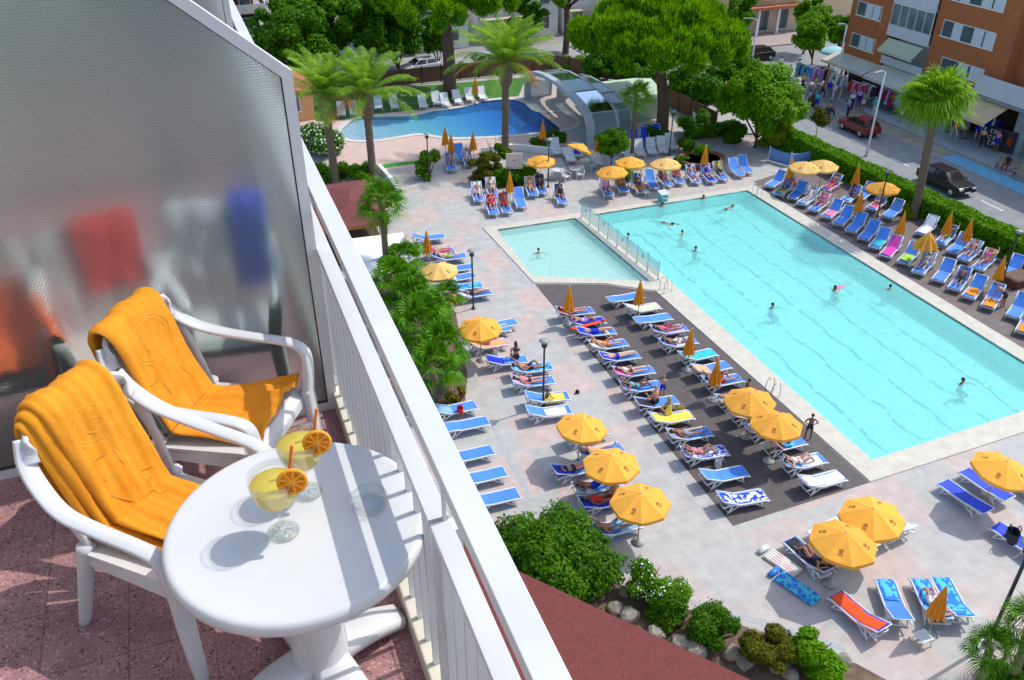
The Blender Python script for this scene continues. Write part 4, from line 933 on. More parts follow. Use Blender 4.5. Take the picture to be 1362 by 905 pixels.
# ---- pool fittings
M_steel = mat('stainless_steel', (.62,.63,.64), .2, 0, 1, metal=1)
a, c = Vector((23.45,49.1,0)), Vector((24.02,39.3,0))
t = thing('pool_safety_fence', 'clear panel safety fence on posts between the paddling and main pools', 'fence', a)
n = 9; M_pan = mat('clear_panel', (.85,.93,.93), .1, trans=0)
def tinted():
    m = bpy.data.materials.new('acrylic_sheet'); m.use_nodes = True; N = m.node_tree.nodes; L = m.node_tree.links; N.remove(N['Principled BSDF'])
    tc = N.new('ShaderNodeTexCoord'); no = N.new('ShaderNodeTexNoise'); no.inputs['Scale'].default_value = 2.0; L.new(tc.outputs['Object'], no.inputs['Vector'])
    cr = N.new('ShaderNodeValToRGB'); cr.color_ramp.elements[0].color = (.82,.92,.92,1); cr.color_ramp.elements[1].color = (.9,.95,.95,1); L.new(no.outputs['Fac'], cr.inputs[0])
    tr = N.new('ShaderNodeBsdfTransparent'); L.new(cr.outputs[0], tr.inputs['Color']); df = N.new('ShaderNodeBsdfDiffuse'); df.inputs['Color'].default_value = (.75,.82,.82,1)
    mx = N.new('ShaderNodeMixShader'); mx.inputs[0].default_value = .28; L.new(tr.outputs[0], mx.inputs[1]); L.new(df.outputs[0], mx.inputs[2]); L.new(mx.outputs[0], N['Material Output'].inputs['Surface']); return m
M_acr = tinted(); d = (c-a); ang = math.atan2(d.y, d.x); ln = d.length
M_signb = mat('blue_print', (.04,.12,.45), .6)
for i in range(n):
    p = d*(i/(n-1)); b = MB(); b.tube([(p.x,p.y,.05),(p.x,p.y,1.30)], .03, 8); b.tube([(p.x,p.y,.05),(p.x,p.y,.07)], .07, 8); b.obj('post', M_steel, t, smooth=True)
for i in range(n-1):
    q = d*((i+.5)/(n-1)); b = MB(); b.box((q.x,q.y,.70), (ln/(n-1)-.10,.012,1.0), ang); pn = b.obj('panel', M_acr, t)
    if i % 2 == 0:
        b = MB(); nx = Vector((-math.sin(ang), math.cos(ang), 0))*-.012; tx = Vector((math.cos(ang), math.sin(ang), 0))
        for j in range(10):
            x, y = 2*PI*j/10, 2*PI*(j+1)/10; k0 = q+nx+Vector((0,0,.82))
            b.add([k0+tx*(.10*math.cos(x))+Vector((0,0,.13*math.sin(x))), k0+tx*(.10*math.cos(y))+Vector((0,0,.13*math.sin(y))), k0+tx*(.05*math.cos(y))+Vector((0,0,.06*math.sin(y))), k0+tx*(.05*math.cos(x))+Vector((0,0,.06*math.sin(x)))], [(0,1,2,3)])
        b.obj('notice', M_signb, pn, fix=False)
def ladder(px, py, rz, label):
    p = at(px, py); t = thing('pool_ladder', label, 'ladder', (p.x,p.y,0), rz, 'steel pool ladders')
    for s in (-.25,.25):
        b = MB(); b.tube(spline([(.45,s,.05),(.42,s,.70),(.2,s,.88),(-.02,s,.70),(-.06,s,.05),(-.07,s,-.75)], 4), .022, 8); b.obj('handrail', M_steel, t, smooth=True)
    for z in (-.2,-.45,-.7):
        b = MB(); b.box((-.07,0,z), (.08,.5,.025)); b.obj('step', M_steel, t)
ladder(1031,525,PI,'steel pool ladder by the two touching parasols on the dark deck')
ladder(889,387,PI,'steel pool ladder at the end of the safety fence')
ladder(1003,262,0,'steel pool ladder in the far corner of the main pool')
p = at(884,270)
t = thing('starting_block', 'turquoise starting block with white top at the pool head', 'starting block', (p.x,p.y+.3,.05), 0)
b = MB(); b.extrude([(-.28,0),(.28,0),(.22,.62),(-.22,.55)], 'x', -.26, .26); b.obj('pedestal', mat('turquoise_paint', (.10,.50,.48), .5, .1, 4), t, bevel=.02)
b = MB(); b.extrude([(-.36,.55),(.30,.66),(.30,.71),(-.36,.60)], 'x', -.34, .34); b.obj('platform', M_white, t, bevel=.01)
b = MB(); b.tube(spline([(-.2,-.30,.45),(-.2,-.42,.35),(.2,-.42,.35),(.2,-.30,.45)],4), .02, 6); b.obj('grab_bar', M_steel, t, smooth=True)

# ---- inflatables, bags, hats, small tables
def mattress(px0, py0, px1, py1, w, m, m2, label):
    a, c = at(px0,py0,.1), at(px1,py1,.1); d = c-a; t = thing('air_mattress', label, 'air mattress', ((a.x+c.x)/2,(a.y+c.y)/2,.0), math.atan2(d.y,d.x)-PI/2, 'air mattresses on the deck')
    Ln = d.length; b = MB(); k = 5
    for i in range(k):
        x = -w/2+w*(i+.5)/k; b.tube([(x,-Ln/2,.06),(x,-Ln/2+.06,.085),(x,Ln/2-.42,.085),(x,Ln/2-.36,.07)], [.03,w/k*.52,w/k*.52,.03], 8)
    b.obj('ribs', m, t, smooth=True)
    b = MB(); b.tube([(-w/2+.06,Ln/2-.18,.10),(w/2-.06,Ln/2-.18,.10)], .12, 10, flat=.7); b.obj('pillow', m2, t, smooth=True); return t
TC['bluepat'] = stripes('bluepat', (.03,.24,.80), (.12,.60,.70), 6); TC['rainbow'] = stripes('rainbow', (.85,.62,.62), (.82,.80,.70), 2.5)
mattress(1087,800,1024,757,.62,TC['bluepat'],mat('blue_vinyl',(.04,.22,.75),.3),'blue patterned air mattress lying on the deck')
mattress(1062,763,1010,727,.62,TC['rainbow'],mat('clear_vinyl',(.66,.70,.72),.2),'pale pink and clear air mattress beside the woman in black')
x, y, rz = ROWS['D'][2][0]
t = mattress(760,446,806,434,.22,TC['scarlet'],TC['scarlet'],'narrow scarlet air mattress across a dark deck lounger'); t.location.z = .40
x, y, rz = ROWS['C'][11][0]
t = thing('swim_ring', 'blue inflatable swim ring on a dark deck lounger', 'swim ring', (*at(1046,589,.45).xy, .36))
b = MB(); rows = []
for i in range(24): rows.append([((.24+.09*math.cos(q))*math.cos(2*PI*i/24), (.24+.09*math.cos(q))*math.sin(2*PI*i/24), .09+.09*math.sin(q)) for q in [2*PI*j/10 for j in range(10)]])
rows.append(rows[0]); b.grid(rows, True); b.obj('tube', TC['bluepat'], t, smooth=True); b = MB(); b.tube([(.24,0,.17),(.24,0,.20)], .015, 6); b.obj('valve', M_white, t)
def bag(px, py, z, m, label, s=1):
    p = at(px, py, z+.15); t = thing('beach_bag', label, 'bag', (p.x,p.y,z), random.uniform(0,3), 'beach bags by the loungers')
    b = MB(); rows = [[(s*.22*(1-.25*h)*math.copysign(abs(math.cos(q))**.6, math.cos(q)), s*.11*(1+.2*h)*math.copysign(abs(math.sin(q))**.7, math.sin(q)), s*(.0+.28*h)) for q in [2*PI*j/16 for j in range(16)]] for h in (0,.3,.7,1)]
    b.add(rows[0], [list(range(16))[::-1]]); b.grid(rows, True); b.obj('body', m, t, smooth=True)
    for q in (-1,1): b = MB(); b.tube(spline([(-s*.1,q*s*.09,s*.27),(-s*.06,q*s*.10,s*.42),(s*.06,q*s*.10,s*.42),(s*.1,q*s*.09,s*.27)],3), s*.012, 5); b.obj('handle', m, t)
for a_ in [(1058,246,0,TC['scarlet'],'scarlet beach bag among the first hedge side loungers'),(890,436,.36,TC['pink'],'pink beach bag on a dark deck lounger'),(1346,714,.36,TC['dark'],'large black bag on a deep blue lounger',1.6),(1315,655,0,TC['cream'],'cream bag between the two deep blue loungers',1.3),(660,470,.0,TC['white'],'white bag by the pale pink towel lounger'),(612,545,.36,TC['red'],'red bag on the farthest lounger below the balconies'),(955,618,0,TC['white'],'white bag beside an empty dark deck lounger'),(906,545,.0,TC['yellow'],'yellow bag at the group of seated bathers'),(768,520,0,TC['dark'],'small dark bag alone on the pale paving',.55)]: bag(*a_)
def hat(p, m, label):
    t = thing('sun_hat', label, 'hat', p); b = MB(); b.lathe([(.19,0),(.195,.012),(.10,.03),(.095,.09),(.07,.115),(0,.12)], 18); b.obj('crown_and_brim', m, t, smooth=True)
    b = MB(); b.lathe([(.101,.03),(.099,.06),(.0965,.06)], 18); b.obj('hat_band', TC['dark'], t)
hat((*at(806,442,.42).xy,.37), TC['cream'], 'cream straw hat on a dark deck lounger beside the scarlet mattress')
def small_table(px, py, label, h=.42, r=.24, grp='white side tables'):
    p = at(px, py, h); t = thing('side_table', label, 'side table', (p.x,p.y,0), 0, grp); b = MB(); b.prism([(-r,-r),(r,-r),(r,r),(-r,r)], h-.03, h); b.obj('table_top', M_plastic, t, bevel=.012)
    for sx in (-1,1):
        for sy in (-1,1): b = MB(); b.tube([(sx*r*.75,sy*r*.75,h-.03),(sx*r*.9,sy*r*.9,0)], .02, 6); b.obj('leg', M_plastic, t, smooth=True)
small_table(1229,846,'white side table below the patterned blue towels'); small_table(536,137,'white side table on the lawn between white loungers'); small_table(612,128,'white side table on the lawn beneath the folded parasol'); small_table(860,255,'white side table in the row along the top of the pool')
def cafe_table(px, py, label):
    p = at(px, py, .72); t = thing('cafe_table', label, 'table', (p.x,p.y,0), 0, 'white cafe tables'); b = MB(); b.lathe([(0,.69),(.44,.69),(.45,.71),(.44,.73),(0,.73)], 24); b.obj('table_top', M_plastic, t)
    for k in range(4): a = k*PI/2+.5; b = MB(); b.tube([(.12*math.cos(a),.12*math.sin(a),.69),(.30*math.cos(a),.30*math.sin(a),0)], .022, 6); b.obj('leg', M_plastic, t, smooth=True)
cafe_table(742,226,'round white cafe table by the low yellow parasol'); cafe_table(764,224,'round white cafe table under the tilted parasol'); cafe_table(778,213,'round white cafe table nearest the round topped tree')
src = [o for o in bpy.data.objects if o.name == 'plastic_armchair'][0]
for px, py, rz, l in [(732,232,1.2,'white plastic chair left of the cafe tables'),(752,234,.3,'white plastic chair in front of the cafe tables'),(772,231,-.4,'white plastic chair between the cafe tables and the pool'),(788,220,-1.4,'white plastic chair by the round topped tree')]:
    o = copy_tree(src); p = at(px,py,.4); o.location = (p.x,p.y,0); o.rotation_euler.z = rz; o['label'] = l; o['group'] = 'white cafe chairs'
# ================================================================ PEOPLE
SK = [mat('skin_tan', (.42,.20,.115), .5, .06, 6), mat('skin_fair', (.60,.34,.24), .5, .06, 6), mat('skin_brown', (.26,.115,.065), .5, .06, 6), mat('skin_pink', (.62,.28,.20), .5, .06, 6)]
HR = [mat('hair_dark', (.025,.018,.014), .6, .2, 20), mat('hair_brown', (.09,.045,.022), .6, .2, 20), mat('hair_blond', (.40,.25,.09), .6, .2, 20), mat('hair_grey', (.32,.31,.30), .6, .2, 20)]
M_eye = mat('eye_dark', (.03,.02,.02), .3); M_lip = mat('lips', (.40,.12,.10), .5)
V = Vector
def nrm(v): return Vector(v).normalized()
POSE = {}
def build_pose(name, pel, torso, front, legs, arms, head=None, hfront=None):
    """legs: ((thigh, shin, foot),(…)) directions for left, right; arms: ((upper, fore),(…))"""
    T, F = nrm(torso), nrm(front); F = (F-T*F.dot(T)).normalized(); Lt = T.cross(F).normalized() * 1
    pel = V(pel); waist = pel+T*.16; chest = pel+T*.34; neck = pel+T*.50; Hd = nrm(head or torso); hb = neck+Hd*.06
    vs, rs, es = [], [], []
    def add(p, r, par=None):
        vs.append(p); rs.append(r)
        if par is not None: es.append((par, len(vs)-1))
        return len(vs)-1
    ip = add(pel, .125); iw = add(waist, .112, ip); ic = add(chest, .128, iw); ik = add(neck, .058, ic); add(hb+Hd*.03, .05, ik)
    segs = [('pel',pel,waist),('waist',waist,chest),('chest',chest,neck)]
    wrists = []
    for s, (th, sh, ft) in zip((1,-1), legs):
        hip = pel-T*.05+Lt*(s*.088); kn = hip+nrm(th)*.43; an = kn+nrm(sh)*.41; to = an+nrm(ft)*.17
        a = add(hip, .088, ip); m1 = add(hip.lerp(kn,.5), .074, a); k = add(kn, .054, m1); c = add(kn.lerp(an,.35), .053, k); e = add(an, .034, c); add(to, .028, e)
        segs += [('thigh',hip,kn),('shin',kn,an),('foot',an,to)]
    for s, (ua, fa) in zip((1,-1), arms):
        sh = neck-T*.05+Lt*(s*.165); el = sh+nrm(ua)*.28; wr = el+nrm(fa)*.24; pm = wr+nrm(fa)*.075
        a = add(sh, .058, ic); k = add(el, .038, a); w = add(wr, .027, k); add(pm, .033, w); wrists.append((pm, nrm(fa), s))
        segs += [('arm',sh,el),('fore',el,wr),('hand',wr,pm)]
    me = bpy.data.meshes.new('body'); me.from_pydata([tuple(v) for v in vs], es, []); o = bpy.data.objects.new('tmp', me); C.objects.link(o)
    sk = o.modifiers.new('s','SKIN'); sk.use_smooth_shade = True
    for i, r in enumerate(rs): me.skin_vertices[0].data[i].radius = (r, r)
    me.skin_vertices[0].data[0].use_root = True
    su = o.modifiers.new('u','SUBSURF'); su.levels = 1; su.render_levels = 1
    dg = bpy.context.evaluated_depsgraph_get(); ev = o.evaluated_get(dg); bm_ = bpy.data.meshes.new_from_object(ev)
    bpy.data.objects.remove(o)
    co = [v.co.copy() for v in bm_.vertices]; no = [v.normal.copy() for v in bm_.vertices]; fc = [list(p.vertices) for p in bm_.polygons]
    # garments: patches of the body surface lifted off the skin
    def near(p):
        best = None
        for nm, a, c in segs:
            d = c-a; t = max(0,min(1,(p-a).dot(d)/d.length_squared)); q = (p-a-d*t).length
            if best is None or q < best[0]: best = (q, nm, t)
        return best[1], best[2]
    cls = [near(sum((co[i] for i in f), V())/len(f)) for f in fc]
    sel = {'trunks': lambda n,t: n == 'pel' and t < .75 or n == 'thigh' and t < .55, 'briefs': lambda n,t: n == 'pel' and t < .6 or n == 'thigh' and t < .10,
           'bra': lambda n,t: n == 'chest' and t < .55 or n == 'waist' and t > .72, 'suit': lambda n,t: n in ('pel','waist') or n == 'chest' and t < .6 or n == 'thigh' and t < .1,
           'shirt': lambda n,t: n in ('waist','chest') or n == 'pel' and t > .4 or n == 'arm' and t < .55, 'trousers': lambda n,t: n == 'pel' or n == 'thigh' or n == 'shin' and t < .85, 'dress': lambda n,t: n in ('pel','waist','chest') or n == 'thigh' and t < .7}
    G = {}
    for g, fn in sel.items():
        b = MB(); mp = {}
        for f, (n, t) in zip(fc, cls):
            if fn(n, t):
                idx = []
                for i in f:
                    if i not in mp: mp[i] = len(b.v); b.v.append(tuple(co[i]+no[i]*(.012 if g != 'dress' else .03)))
                    idx.append(mp[i])
                b.f.append(idx); b.m.append(0)
        if b.f: G[g] = b.mesh(g, TC['royal'], smooth=True, fix=False)
    # body with head, face and fingers
    b = MB(); b.add(co, fc)
    HF = nrm(hfront or front); HF = (HF-Hd*HF.dot(Hd)).normalized(); HX = Hd.cross(HF).normalized(); hc = hb+Hd*.135
    def hp(x, y, z): return hc+HX*x+HF*y+Hd*z
    rows = []; nu, nv = 14, 10
    for i in range(nv+1):
        a = -PI/2+PI*i/nv; rw = []
        for j in range(nu):
            q = 2*PI*j/nu; x, y, z = .074*math.cos(a)*math.cos(q), .092*math.cos(a)*math.sin(q), .115*math.sin(a)
            if z < 0: x *= 1+z*1.6; y = y*(1+z*.6)+ (-z)*.10
            rw.append(hp(x, y, z))
        rows.append(rw)
    b.grid(rows, True)
    b.add([hp(-.013,.088,-.028),hp(.013,.088,-.028),hp(0,.112,-.026),hp(0,.090,.018)], [(0,2,3),(2,1,3),(0,1,2)])
    for s in (-1,1): b.sphere(hp(s*.076,-.005,-.005), .022, 6, 4)
    b.mi = 1
    for s in (-1,1): b.sphere(hp(s*.030,.080,.010), .011, 6, 4)
    b.mi = 2; b.sphere(hp(0,.084,-.056), (.020,.012,.008) , 6, 4); b.mi = 0
    for pm, d, s in wrists:
        sd = d.cross(F if abs(d.dot(F)) < .9 else T).normalized(); up = sd.cross(d)
        for k, (ln, of) in enumerate(((.058,-.024),(.070,-.008),(.066,.008),(.050,.024))):
            p0 = pm+sd*of; b.tube([p0, p0+d*(.02+ln*.55)-up*.004, p0+d*(.02+ln)-up*.022], [.010,.0088,.0065], 5)
        b.tube([pm-d*.03+sd*.02*s, pm+sd*.05*s+d*.015, pm+sd*.055*s+d*.05], [.011,.010,.007], 5)
    body = b.mesh('body', [SK[0], M_eye, M_lip], smooth=True, fix=False)
    hair = {}
    for nm, ln in (('short',0),('long',.16)):
        h = MB(); rows = []
        for i in range(9):
            a = -.15+(PI/2+.15)*i/8; rw = []
            for j in range(16):
                q = 2*PI*j/16; x, y, z = .084*math.cos(a)*math.cos(q), .102*math.cos(a)*math.sin(q)-.010, .124*math.sin(a)+.004
                fr = max(0, math.sin(q))
                if i < 5: z = z*(1-fr)+max(z,.060)*fr - (ln if i == 0 else ln*.5 if i == 1 else 0)*(1 if math.sin(q) < .3 else 0)
                rw.append(hp(x, y, z))
            rows.append(rw)
        h.grid(rows, True); hair[nm] = h.mesh('hair', HR[0], smooth=True, fix=False)
    POSE[name] = (body, G, hair)
Z, NZ, YF, YB = (0,0,1), (0,0,-1), (0,-1,0), (0,1,0)
t_ = lambda a: (0, math.cos(a), math.sin(a))
def lie(a, up): return (0, math.cos(a), math.sin(a))
for nm, ang in ANG.items():
    ca, sa = math.cos(ang), math.sin(ang); sz = .355+.105
    fr = (0,-sa,ca); pel = (0,.16,sz)
    build_pose('back_'+nm, pel, (0,ca,sa), fr, (((.06,-1,.06),(.02,-1,-.08),(.1,-.3,1)),((-.06,-1,.03),(-.02,-1,-.05),(-.1,-.3,1))), (((.35,-ca,-.3-sa*.6),(.1,-1,.12)),((-.35,-ca,-.3-sa*.6),(-.1,-1,.12))))
    build_pose('knee_'+nm, pel, (0,ca,sa), fr, (((.05,-.72,.70),(.02,-.55,-.84),(.05,-1,0)),((-.06,-1,.05),(-.02,-1,-.08),(-.1,-.3,1))), (((.6,.25,.2),(-.2,.5,.55)),((-.35,-ca,-.3-sa*.6),(.3,-.8,.25))))
    build_pose('arms_'+nm, pel, (0,ca,sa), fr, (((.05,-.80,.6),(.02,-.6,-.80),(.05,-1,0)),((-.06,-.85,.52),(-.02,-.62,-.78),(-.1,-1,0))), (((.8,.5,.15),(-.75,.45,.25)),((-.8,.5,.15),(.75,.45,.25))))
build_pose('belly', (0,.12,.455), (0,1,.08), NZ, (((.07,-1,.02),(.02,-1,.02),(.02,-1,-.3)),((-.07,-1,.02),(-.02,-1,.02),(-.02,-1,-.3))), (((.7,.7,-.05),(-.6,.8,-.02)),((-.7,.7,-.05),(.6,.8,-.02))), head=(0,1,.25))
build_pose('sit_long', (0,.10,.47), (0,.22,1), YF, (((.08,-1,.10),(.02,-1,-.14),(.1,-.4,1)),((-.08,-.86,.5),(-.02,-.7,-.72),(0,-1,0))), (((.3,.25,-1),(.1,-.6,-.5)),((-.3,-.4,-1),(-.05,-1,-.1))))
build_pose('sit_edge', (0,0,.47), (0,-.12,1), YF, (((.14,-1,.03),(.02,-.05,-1),(0,-1,-.1)),((-.14,-1,.03),(-.02,-.05,-1),(0,-1,-.1))), (((.2,-.35,-1),(-.15,-1,.05)),((-.2,-.35,-1),(.15,-1,.05))))
build_pose('stand', (0,0,.93), (0,.02,1), YF, (((.08,-.03,-1),(0,.05,-1),(.15,-1,-.05)),((-.08,-.03,-1),(0,.05,-1),(-.15,-1,-.05))), (((.28,.05,-1),(.0,-.35,-1)),((-.28,.05,-1),(0,-.35,-1))))
build_pose('walk', (0,0,.92), (0,-.05,1), YF, (((.06,-.42,-1),(0,.05,-1),(.05,-1,.1)),((-.06,.28,-1),(0,.62,-1),(-.05,-.8,-.6))), (((.22,.35,-1),(0,-.1,-1)),((-.22,-.4,-1),(0,-.8,-.8))))
build_pose('bend', (0,.1,.86), (0,-.85,.5), (0,-.5,-.85), (((.08,-.12,-1),(0,.10,-1),(.1,-1,-.05)),((-.08,-.02,-1),(0,.12,-1),(-.1,-1,-.05))), (((.15,-.35,-1),(0,-.3,-1)),((-.15,-.45,-1),(0,-.3,-1))), head=(0,-1,.5), hfront=(0,-.8,-.5))
build_pose('hips', (0,0,.93), (0,.03,1), YF, (((.12,-.05,-1),(0,.06,-1),(.15,-1,-.05)),((-.12,-.02,-1),(0,.05,-1),(-.15,-1,-.05))), (((.75,.25,-.75),(-.75,-.25,-.6)),((-.75,.25,-.75),(.75,-.25,-.6))))
build_pose('tread', (0,0,-.52), (0,-.05,1), YF, (((.2,-1,-.12),(0,.6,-.75),(0,-.3,-1)),((-.2,-1,-.25),(0,.75,-.7),(0,.2,-1))), (((.85,-.4,-.15),(.3,-.9,.05)),((-.85,-.4,-.15),(-.3,-.9,.05))))
build_pose('swim', (0,.2,-.12), (0,-1,.10), (0,-.1,-1), (((.06,1,-.05),(0,1,.08),(0,1,-.2)),((-.06,1,.05),(0,1,-.15),(0,1,-.2))), (((.35,-1,.15),(.05,-1,.05)),((-.75,-.5,-.2),(-.3,-.9,-.1))), head=(0,-.9,.5), hfront=(0,-.9,-.2))
NP = [0]
def person(pose, loc, rz, skin, hair, label, clothes=(), hl='short', sc=1.0, group=None):
    body, G, hm = POSE[pose]
    o = bpy.data.objects.new('person', body); C.objects.link(o); o.location = loc; o.rotation_euler.z = rz; o.scale = (sc,)*3
    setmat(o, 0, SK[skin]); tag(o, label, 'person', group)
    h = bpy.data.objects.new('hair', hm[hl]); C.objects.link(h); h.parent = o; setmat(h, 0, HR[hair])
    for g, c in clothes:
        if g in G: k = bpy.data.objects.new({'bra':'bikini_top','briefs':'swim_briefs','suit':'swimsuit'}.get(g, g), G[g]); C.objects.link(k); k.parent = o; setmat(k, 0, TC[c])
    return o
GS, GP, GW = 'sunbathers on loungers', 'bathers in the pools', 'people along the shops'
def on(rk, i, pose, skin, hair, label, clothes, hl='short', sc=1.06, dx=0, rot=0, dy=0):
    (x, y, rz), base = ROWS[rk][i]
    if pose in ('back','knee','arms'): pose = pose+'_'+base
    q = Matrix.Rotation(rz,3,'Z') @ Vector((dx,dy,0))
    return person(pose, (x+q.x, y+q.y, .012), rz+rot, skin, hair, label, clothes, hl, sc, GS)
BK = lambda c: (('briefs',c),('bra',c))
on('A',1,'knee',0,0,'man in royal blue trunks reclining on the second lounger before the hedge',(('trunks','royal'),))
on('A',4,'sit_long',3,2,'woman in pink bikini sitting up on a pink towel before the hedge',BK('pink'),'long')
on('A',12,'back',1,1,'woman in white bikini reclining next to the lime towel lounger',BK('white'),'long')
on('B',0,'back',0,0,'man in red trunks lying on magenta towel under the pale parasols',(('trunks','red'),))
on('B',1,'sit_edge',2,0,'woman in maroon swimsuit sitting under the hedge side parasol pair',(('suit','maroon'),),'long',rot=PI/2)
on('B',3,'arms',1,2,'woman in lilac bikini with raised arms beside the bright parasol',BK('lilac'),'long')
on('B',9,'knee',3,1,'woman in pink bikini reclining on peach towel by the hedge',BK('magenta'),'long')
on('B',8,'back',3,0,'man in grey trunks beside the woman on peach towel by the hedge',(('trunks','grey'),))
p = at(1329,408); person('bend', (p.x,p.y,.01), R(200), 0, 1, 'person in dark trunks bending over the orange towel at the pool side', (('trunks','dark'),), group=GS)
on('C',7,'knee',0,0,'man in red trunks reclining beside the peach towel lounger',(('trunks','red'),))
on('C',9,'back',2,0,'woman in white bikini in the shade of the touching parasols',BK('white'),'long')
on('C',12,'arms',1,0,'woman in white bikini with raised arms near the dark deck corner',BK('white'),'long')
on('D',0,'back',3,1,'woman in maroon swimsuit lying at the top of the dark deck',(('suit','maroon'),),'long')
on('D',1,'arms',0,0,'man in lilac trunks lying behind the scarlet mattress',(('trunks','lilac'),))
on('D',4,'belly',1,2,'woman in royal blue briefs lying face down on the dark deck',(('briefs','royal'),),'long')
on('D',5,'back',1,1,'woman in black briefs with knees straight on a magenta towel',(('briefs','dark'),('bra','white')),'long')
on('D',2,'belly',0,0,'man in royal blue trunks lying face down beside the straw hat',(('trunks','royal'),)); on('D',6,'arms',2,1,'woman in turquoise bikini on the lounger before the seated broad man',BK('turquoise'),'long'); on('D',3,'knee',3,2,'man in orange trunks reclining on a cream towel',(('trunks','orange'),))
on('C',3,'back',0,1,'woman in magenta bikini next to the pink beach bag',BK('magenta'),'long'); on('C',4,'knee',2,0,'man in white trunks with one knee raised on the dark deck',(('trunks','white'),)); on('C',8,'back',3,3,'grey haired man lying in the shade of the farther touching parasol',(('trunks','dark'),)); on('C',10,'belly',1,2,'blond woman lying face down under the nearer touching parasol',BK('turquoise'),'long')
on('A',14,'back',2,0,'man in dark trunks reclining next to the orange towel loungers',(('trunks','dark'),)); on('A',3,'back',1,1,'woman in white swimsuit reclining on a light blue towel by the hedge',(('suit','white'),),'long'); on('B',6,'knee',0,0,'man in yellow trunks reclining against the hedge',(('trunks','yellow'),)); on('H',6,'belly',0,1,'woman in dark bikini lying face down below the garden lamp',BK('dark'),'long'); on('H',2,'knee',1,0,'man in lime trunks reclining behind the pale parasol',(('trunks','lime'),)); on('F',2,'back',1,2,'blond woman in peach bikini under the upper cluster parasol',BK('peach'),'long'); on('J',6,'back',3,1,'man in lightblue trunks reclining beside the folded parasol'.replace('lightblue','light blue'),(('trunks','lightblue'),)); on('I',5,'back',1,2,'woman in peach bikini lying on a peach towel near the shrubs',BK('peach'),'long')
on('D',7,'sit_edge',3,3,'broad man in black trunks sitting with his back to the hotel',(('trunks','dark'),),rot=R(110),sc=1.05)
p = at(880,530); person('stand', (p.x,p.y,.01), R(160), 1, 2, 'boy in bright blue trunks standing by the seated bathers', (('trunks','royal'),), sc=.78, group=GS)
on('D',8,'sit_edge',0,2,'blond woman in yellow swimsuit sitting on a yellow towel',(('suit','yellow'),),'long',rot=R(90),dx=.25)
on('D',9,'back',2,0,'man in grey trunks lying on the grey towel',(('trunks','grey'),))
on('D',10,'arms',0,1,'woman in pink bikini sunbathing on a blue and white towel',BK('pink'),'long')
on('E',0,'sit_edge',0,1,'woman in black bikini sitting on the foot of the first lounger by the lamp',BK('dark'),'long',rot=R(90),dx=.1,dy=-.55)
on('E',1,'knee',0,0,'man in dark trunks reclining on a patterned blue towel by the lamp',(('trunks','dark'),))
on('E',2,'back',3,0,'woman in pink top and black briefs lying by the lamp post',(('briefs','dark'),('bra','pink')),'long')
on('E',3,'sit_edge',2,0,'child in yellow swimsuit sitting on a yellow towel by the lamp',(('suit','dark'),),rot=R(-60),sc=.7)
on('F',1,'belly',3,0,'woman in black bikini lying face down on a royal blue towel',BK('dark'),'long')
on('F',3,'arms',2,0,'dark haired man with raised arms beneath the hotel side parasols',(('trunks','royal'),))
on('F',4,'back',2,0,'woman in red swimsuit lying on a royal blue lounger',(('suit','red'),),'long',dx=.05)
on('F',4,'sit_edge',0,1,'man in red shorts sitting beside the woman in red swimsuit',(('trunks','red'),),rot=R(90),dy=-.5)
on('F',5,'knee',0,0,'bare chested man reclining nearest the hotel shrubs',(('trunks','lightblue'),))
on('H',9,'sit_edge',3,0,'pink skinned man sitting on a peach towel under a parasol',(('trunks','pink'),),rot=R(80))
on('H',1,'back',3,1,'woman in magenta swimsuit lying behind the pale parasol',(('suit','magenta'),),'long')
for i, (ps, s, h, l, c) in enumerate([('sit_long',1,1,'man in white trunks sitting on the leftmost lounger by the shrub bed',(('trunks','white'),)),('back',0,0,'woman in cream bikini reclining before the shrub bed',BK('cream')),('knee',3,2,'woman in red swimsuit reclining on a red towel near the paddling pool',(('suit','red'),)),('sit_long',2,0,'man in red trunks sitting on a red towel near the paddling pool',(('trunks','red'),)),None,None,('back',2,0,'man in dark trunks lying next to the lamp post by the shrubs',(('trunks','dark'),)),('sit_long',0,0,'person in black swimsuit sitting alone near the paddling pool',(('suit','dark'),))] ) if False else []: pass
HL = [(0,'sit_long',1,1,'man in white trunks sitting on the leftmost lounger by the shrub bed',(('trunks','white'),)),(1,'back',0,0,'woman in cream bikini reclining before the shrub bed',BK('cream')),(2,'knee',3,2,'woman in red swimsuit reclining on a red towel near the paddling pool',(('suit','red'),)),(3,'sit_long',2,0,'man in red trunks sitting on a red towel near the paddling pool',(('trunks','red'),)),(6,'back',2,0,'man in dark trunks lying next to the lamp post by the shrubs',(('trunks','dark'),)),(7,'sit_long',0,0,'person in black swimsuit sitting alone near the paddling pool',(('suit','dark'),))]
for i, ps, s, h, l, c in HL: on('I',i,ps,s,h,l,c)
for i, ps, s, h, l, c in [(0,'sit_long',3,1,'woman in lilac swimsuit sitting up on a pink towel at the pool top',(('suit','lilac'),)),(1,'back',0,0,'man in orange trunks reclining under the yellow parasols at the pool top',(('trunks','orange'),)),(2,'knee',2,0,'woman in dark bikini beside the orange seat towel at the pool top',BK('dark')),(4,'back',2,0,'man in maroon trunks reclining under the faded parasol',(('trunks','maroon'),)),(5,'sit_long',0,1,'woman in red bikini sitting under the faded parasol',BK('red')),(7,'back',1,2,'woman in royal blue swimsuit by the folded parasol and planter',(('suit','royal'),)),(8,'knee',0,0,'man in dark trunks on the green towel at the pool top',(('trunks','dark'),))]: on('J',i,ps,s,h,l,c)
on('O',0,'arms',0,0,'woman in black swimsuit sunbathing beside the pale air mattress',(('suit','dark'),),'long')
on('R',1,'arms',3,1,'man in white trunks lying with bent knees beside the folded parasol',(('trunks','white'),))
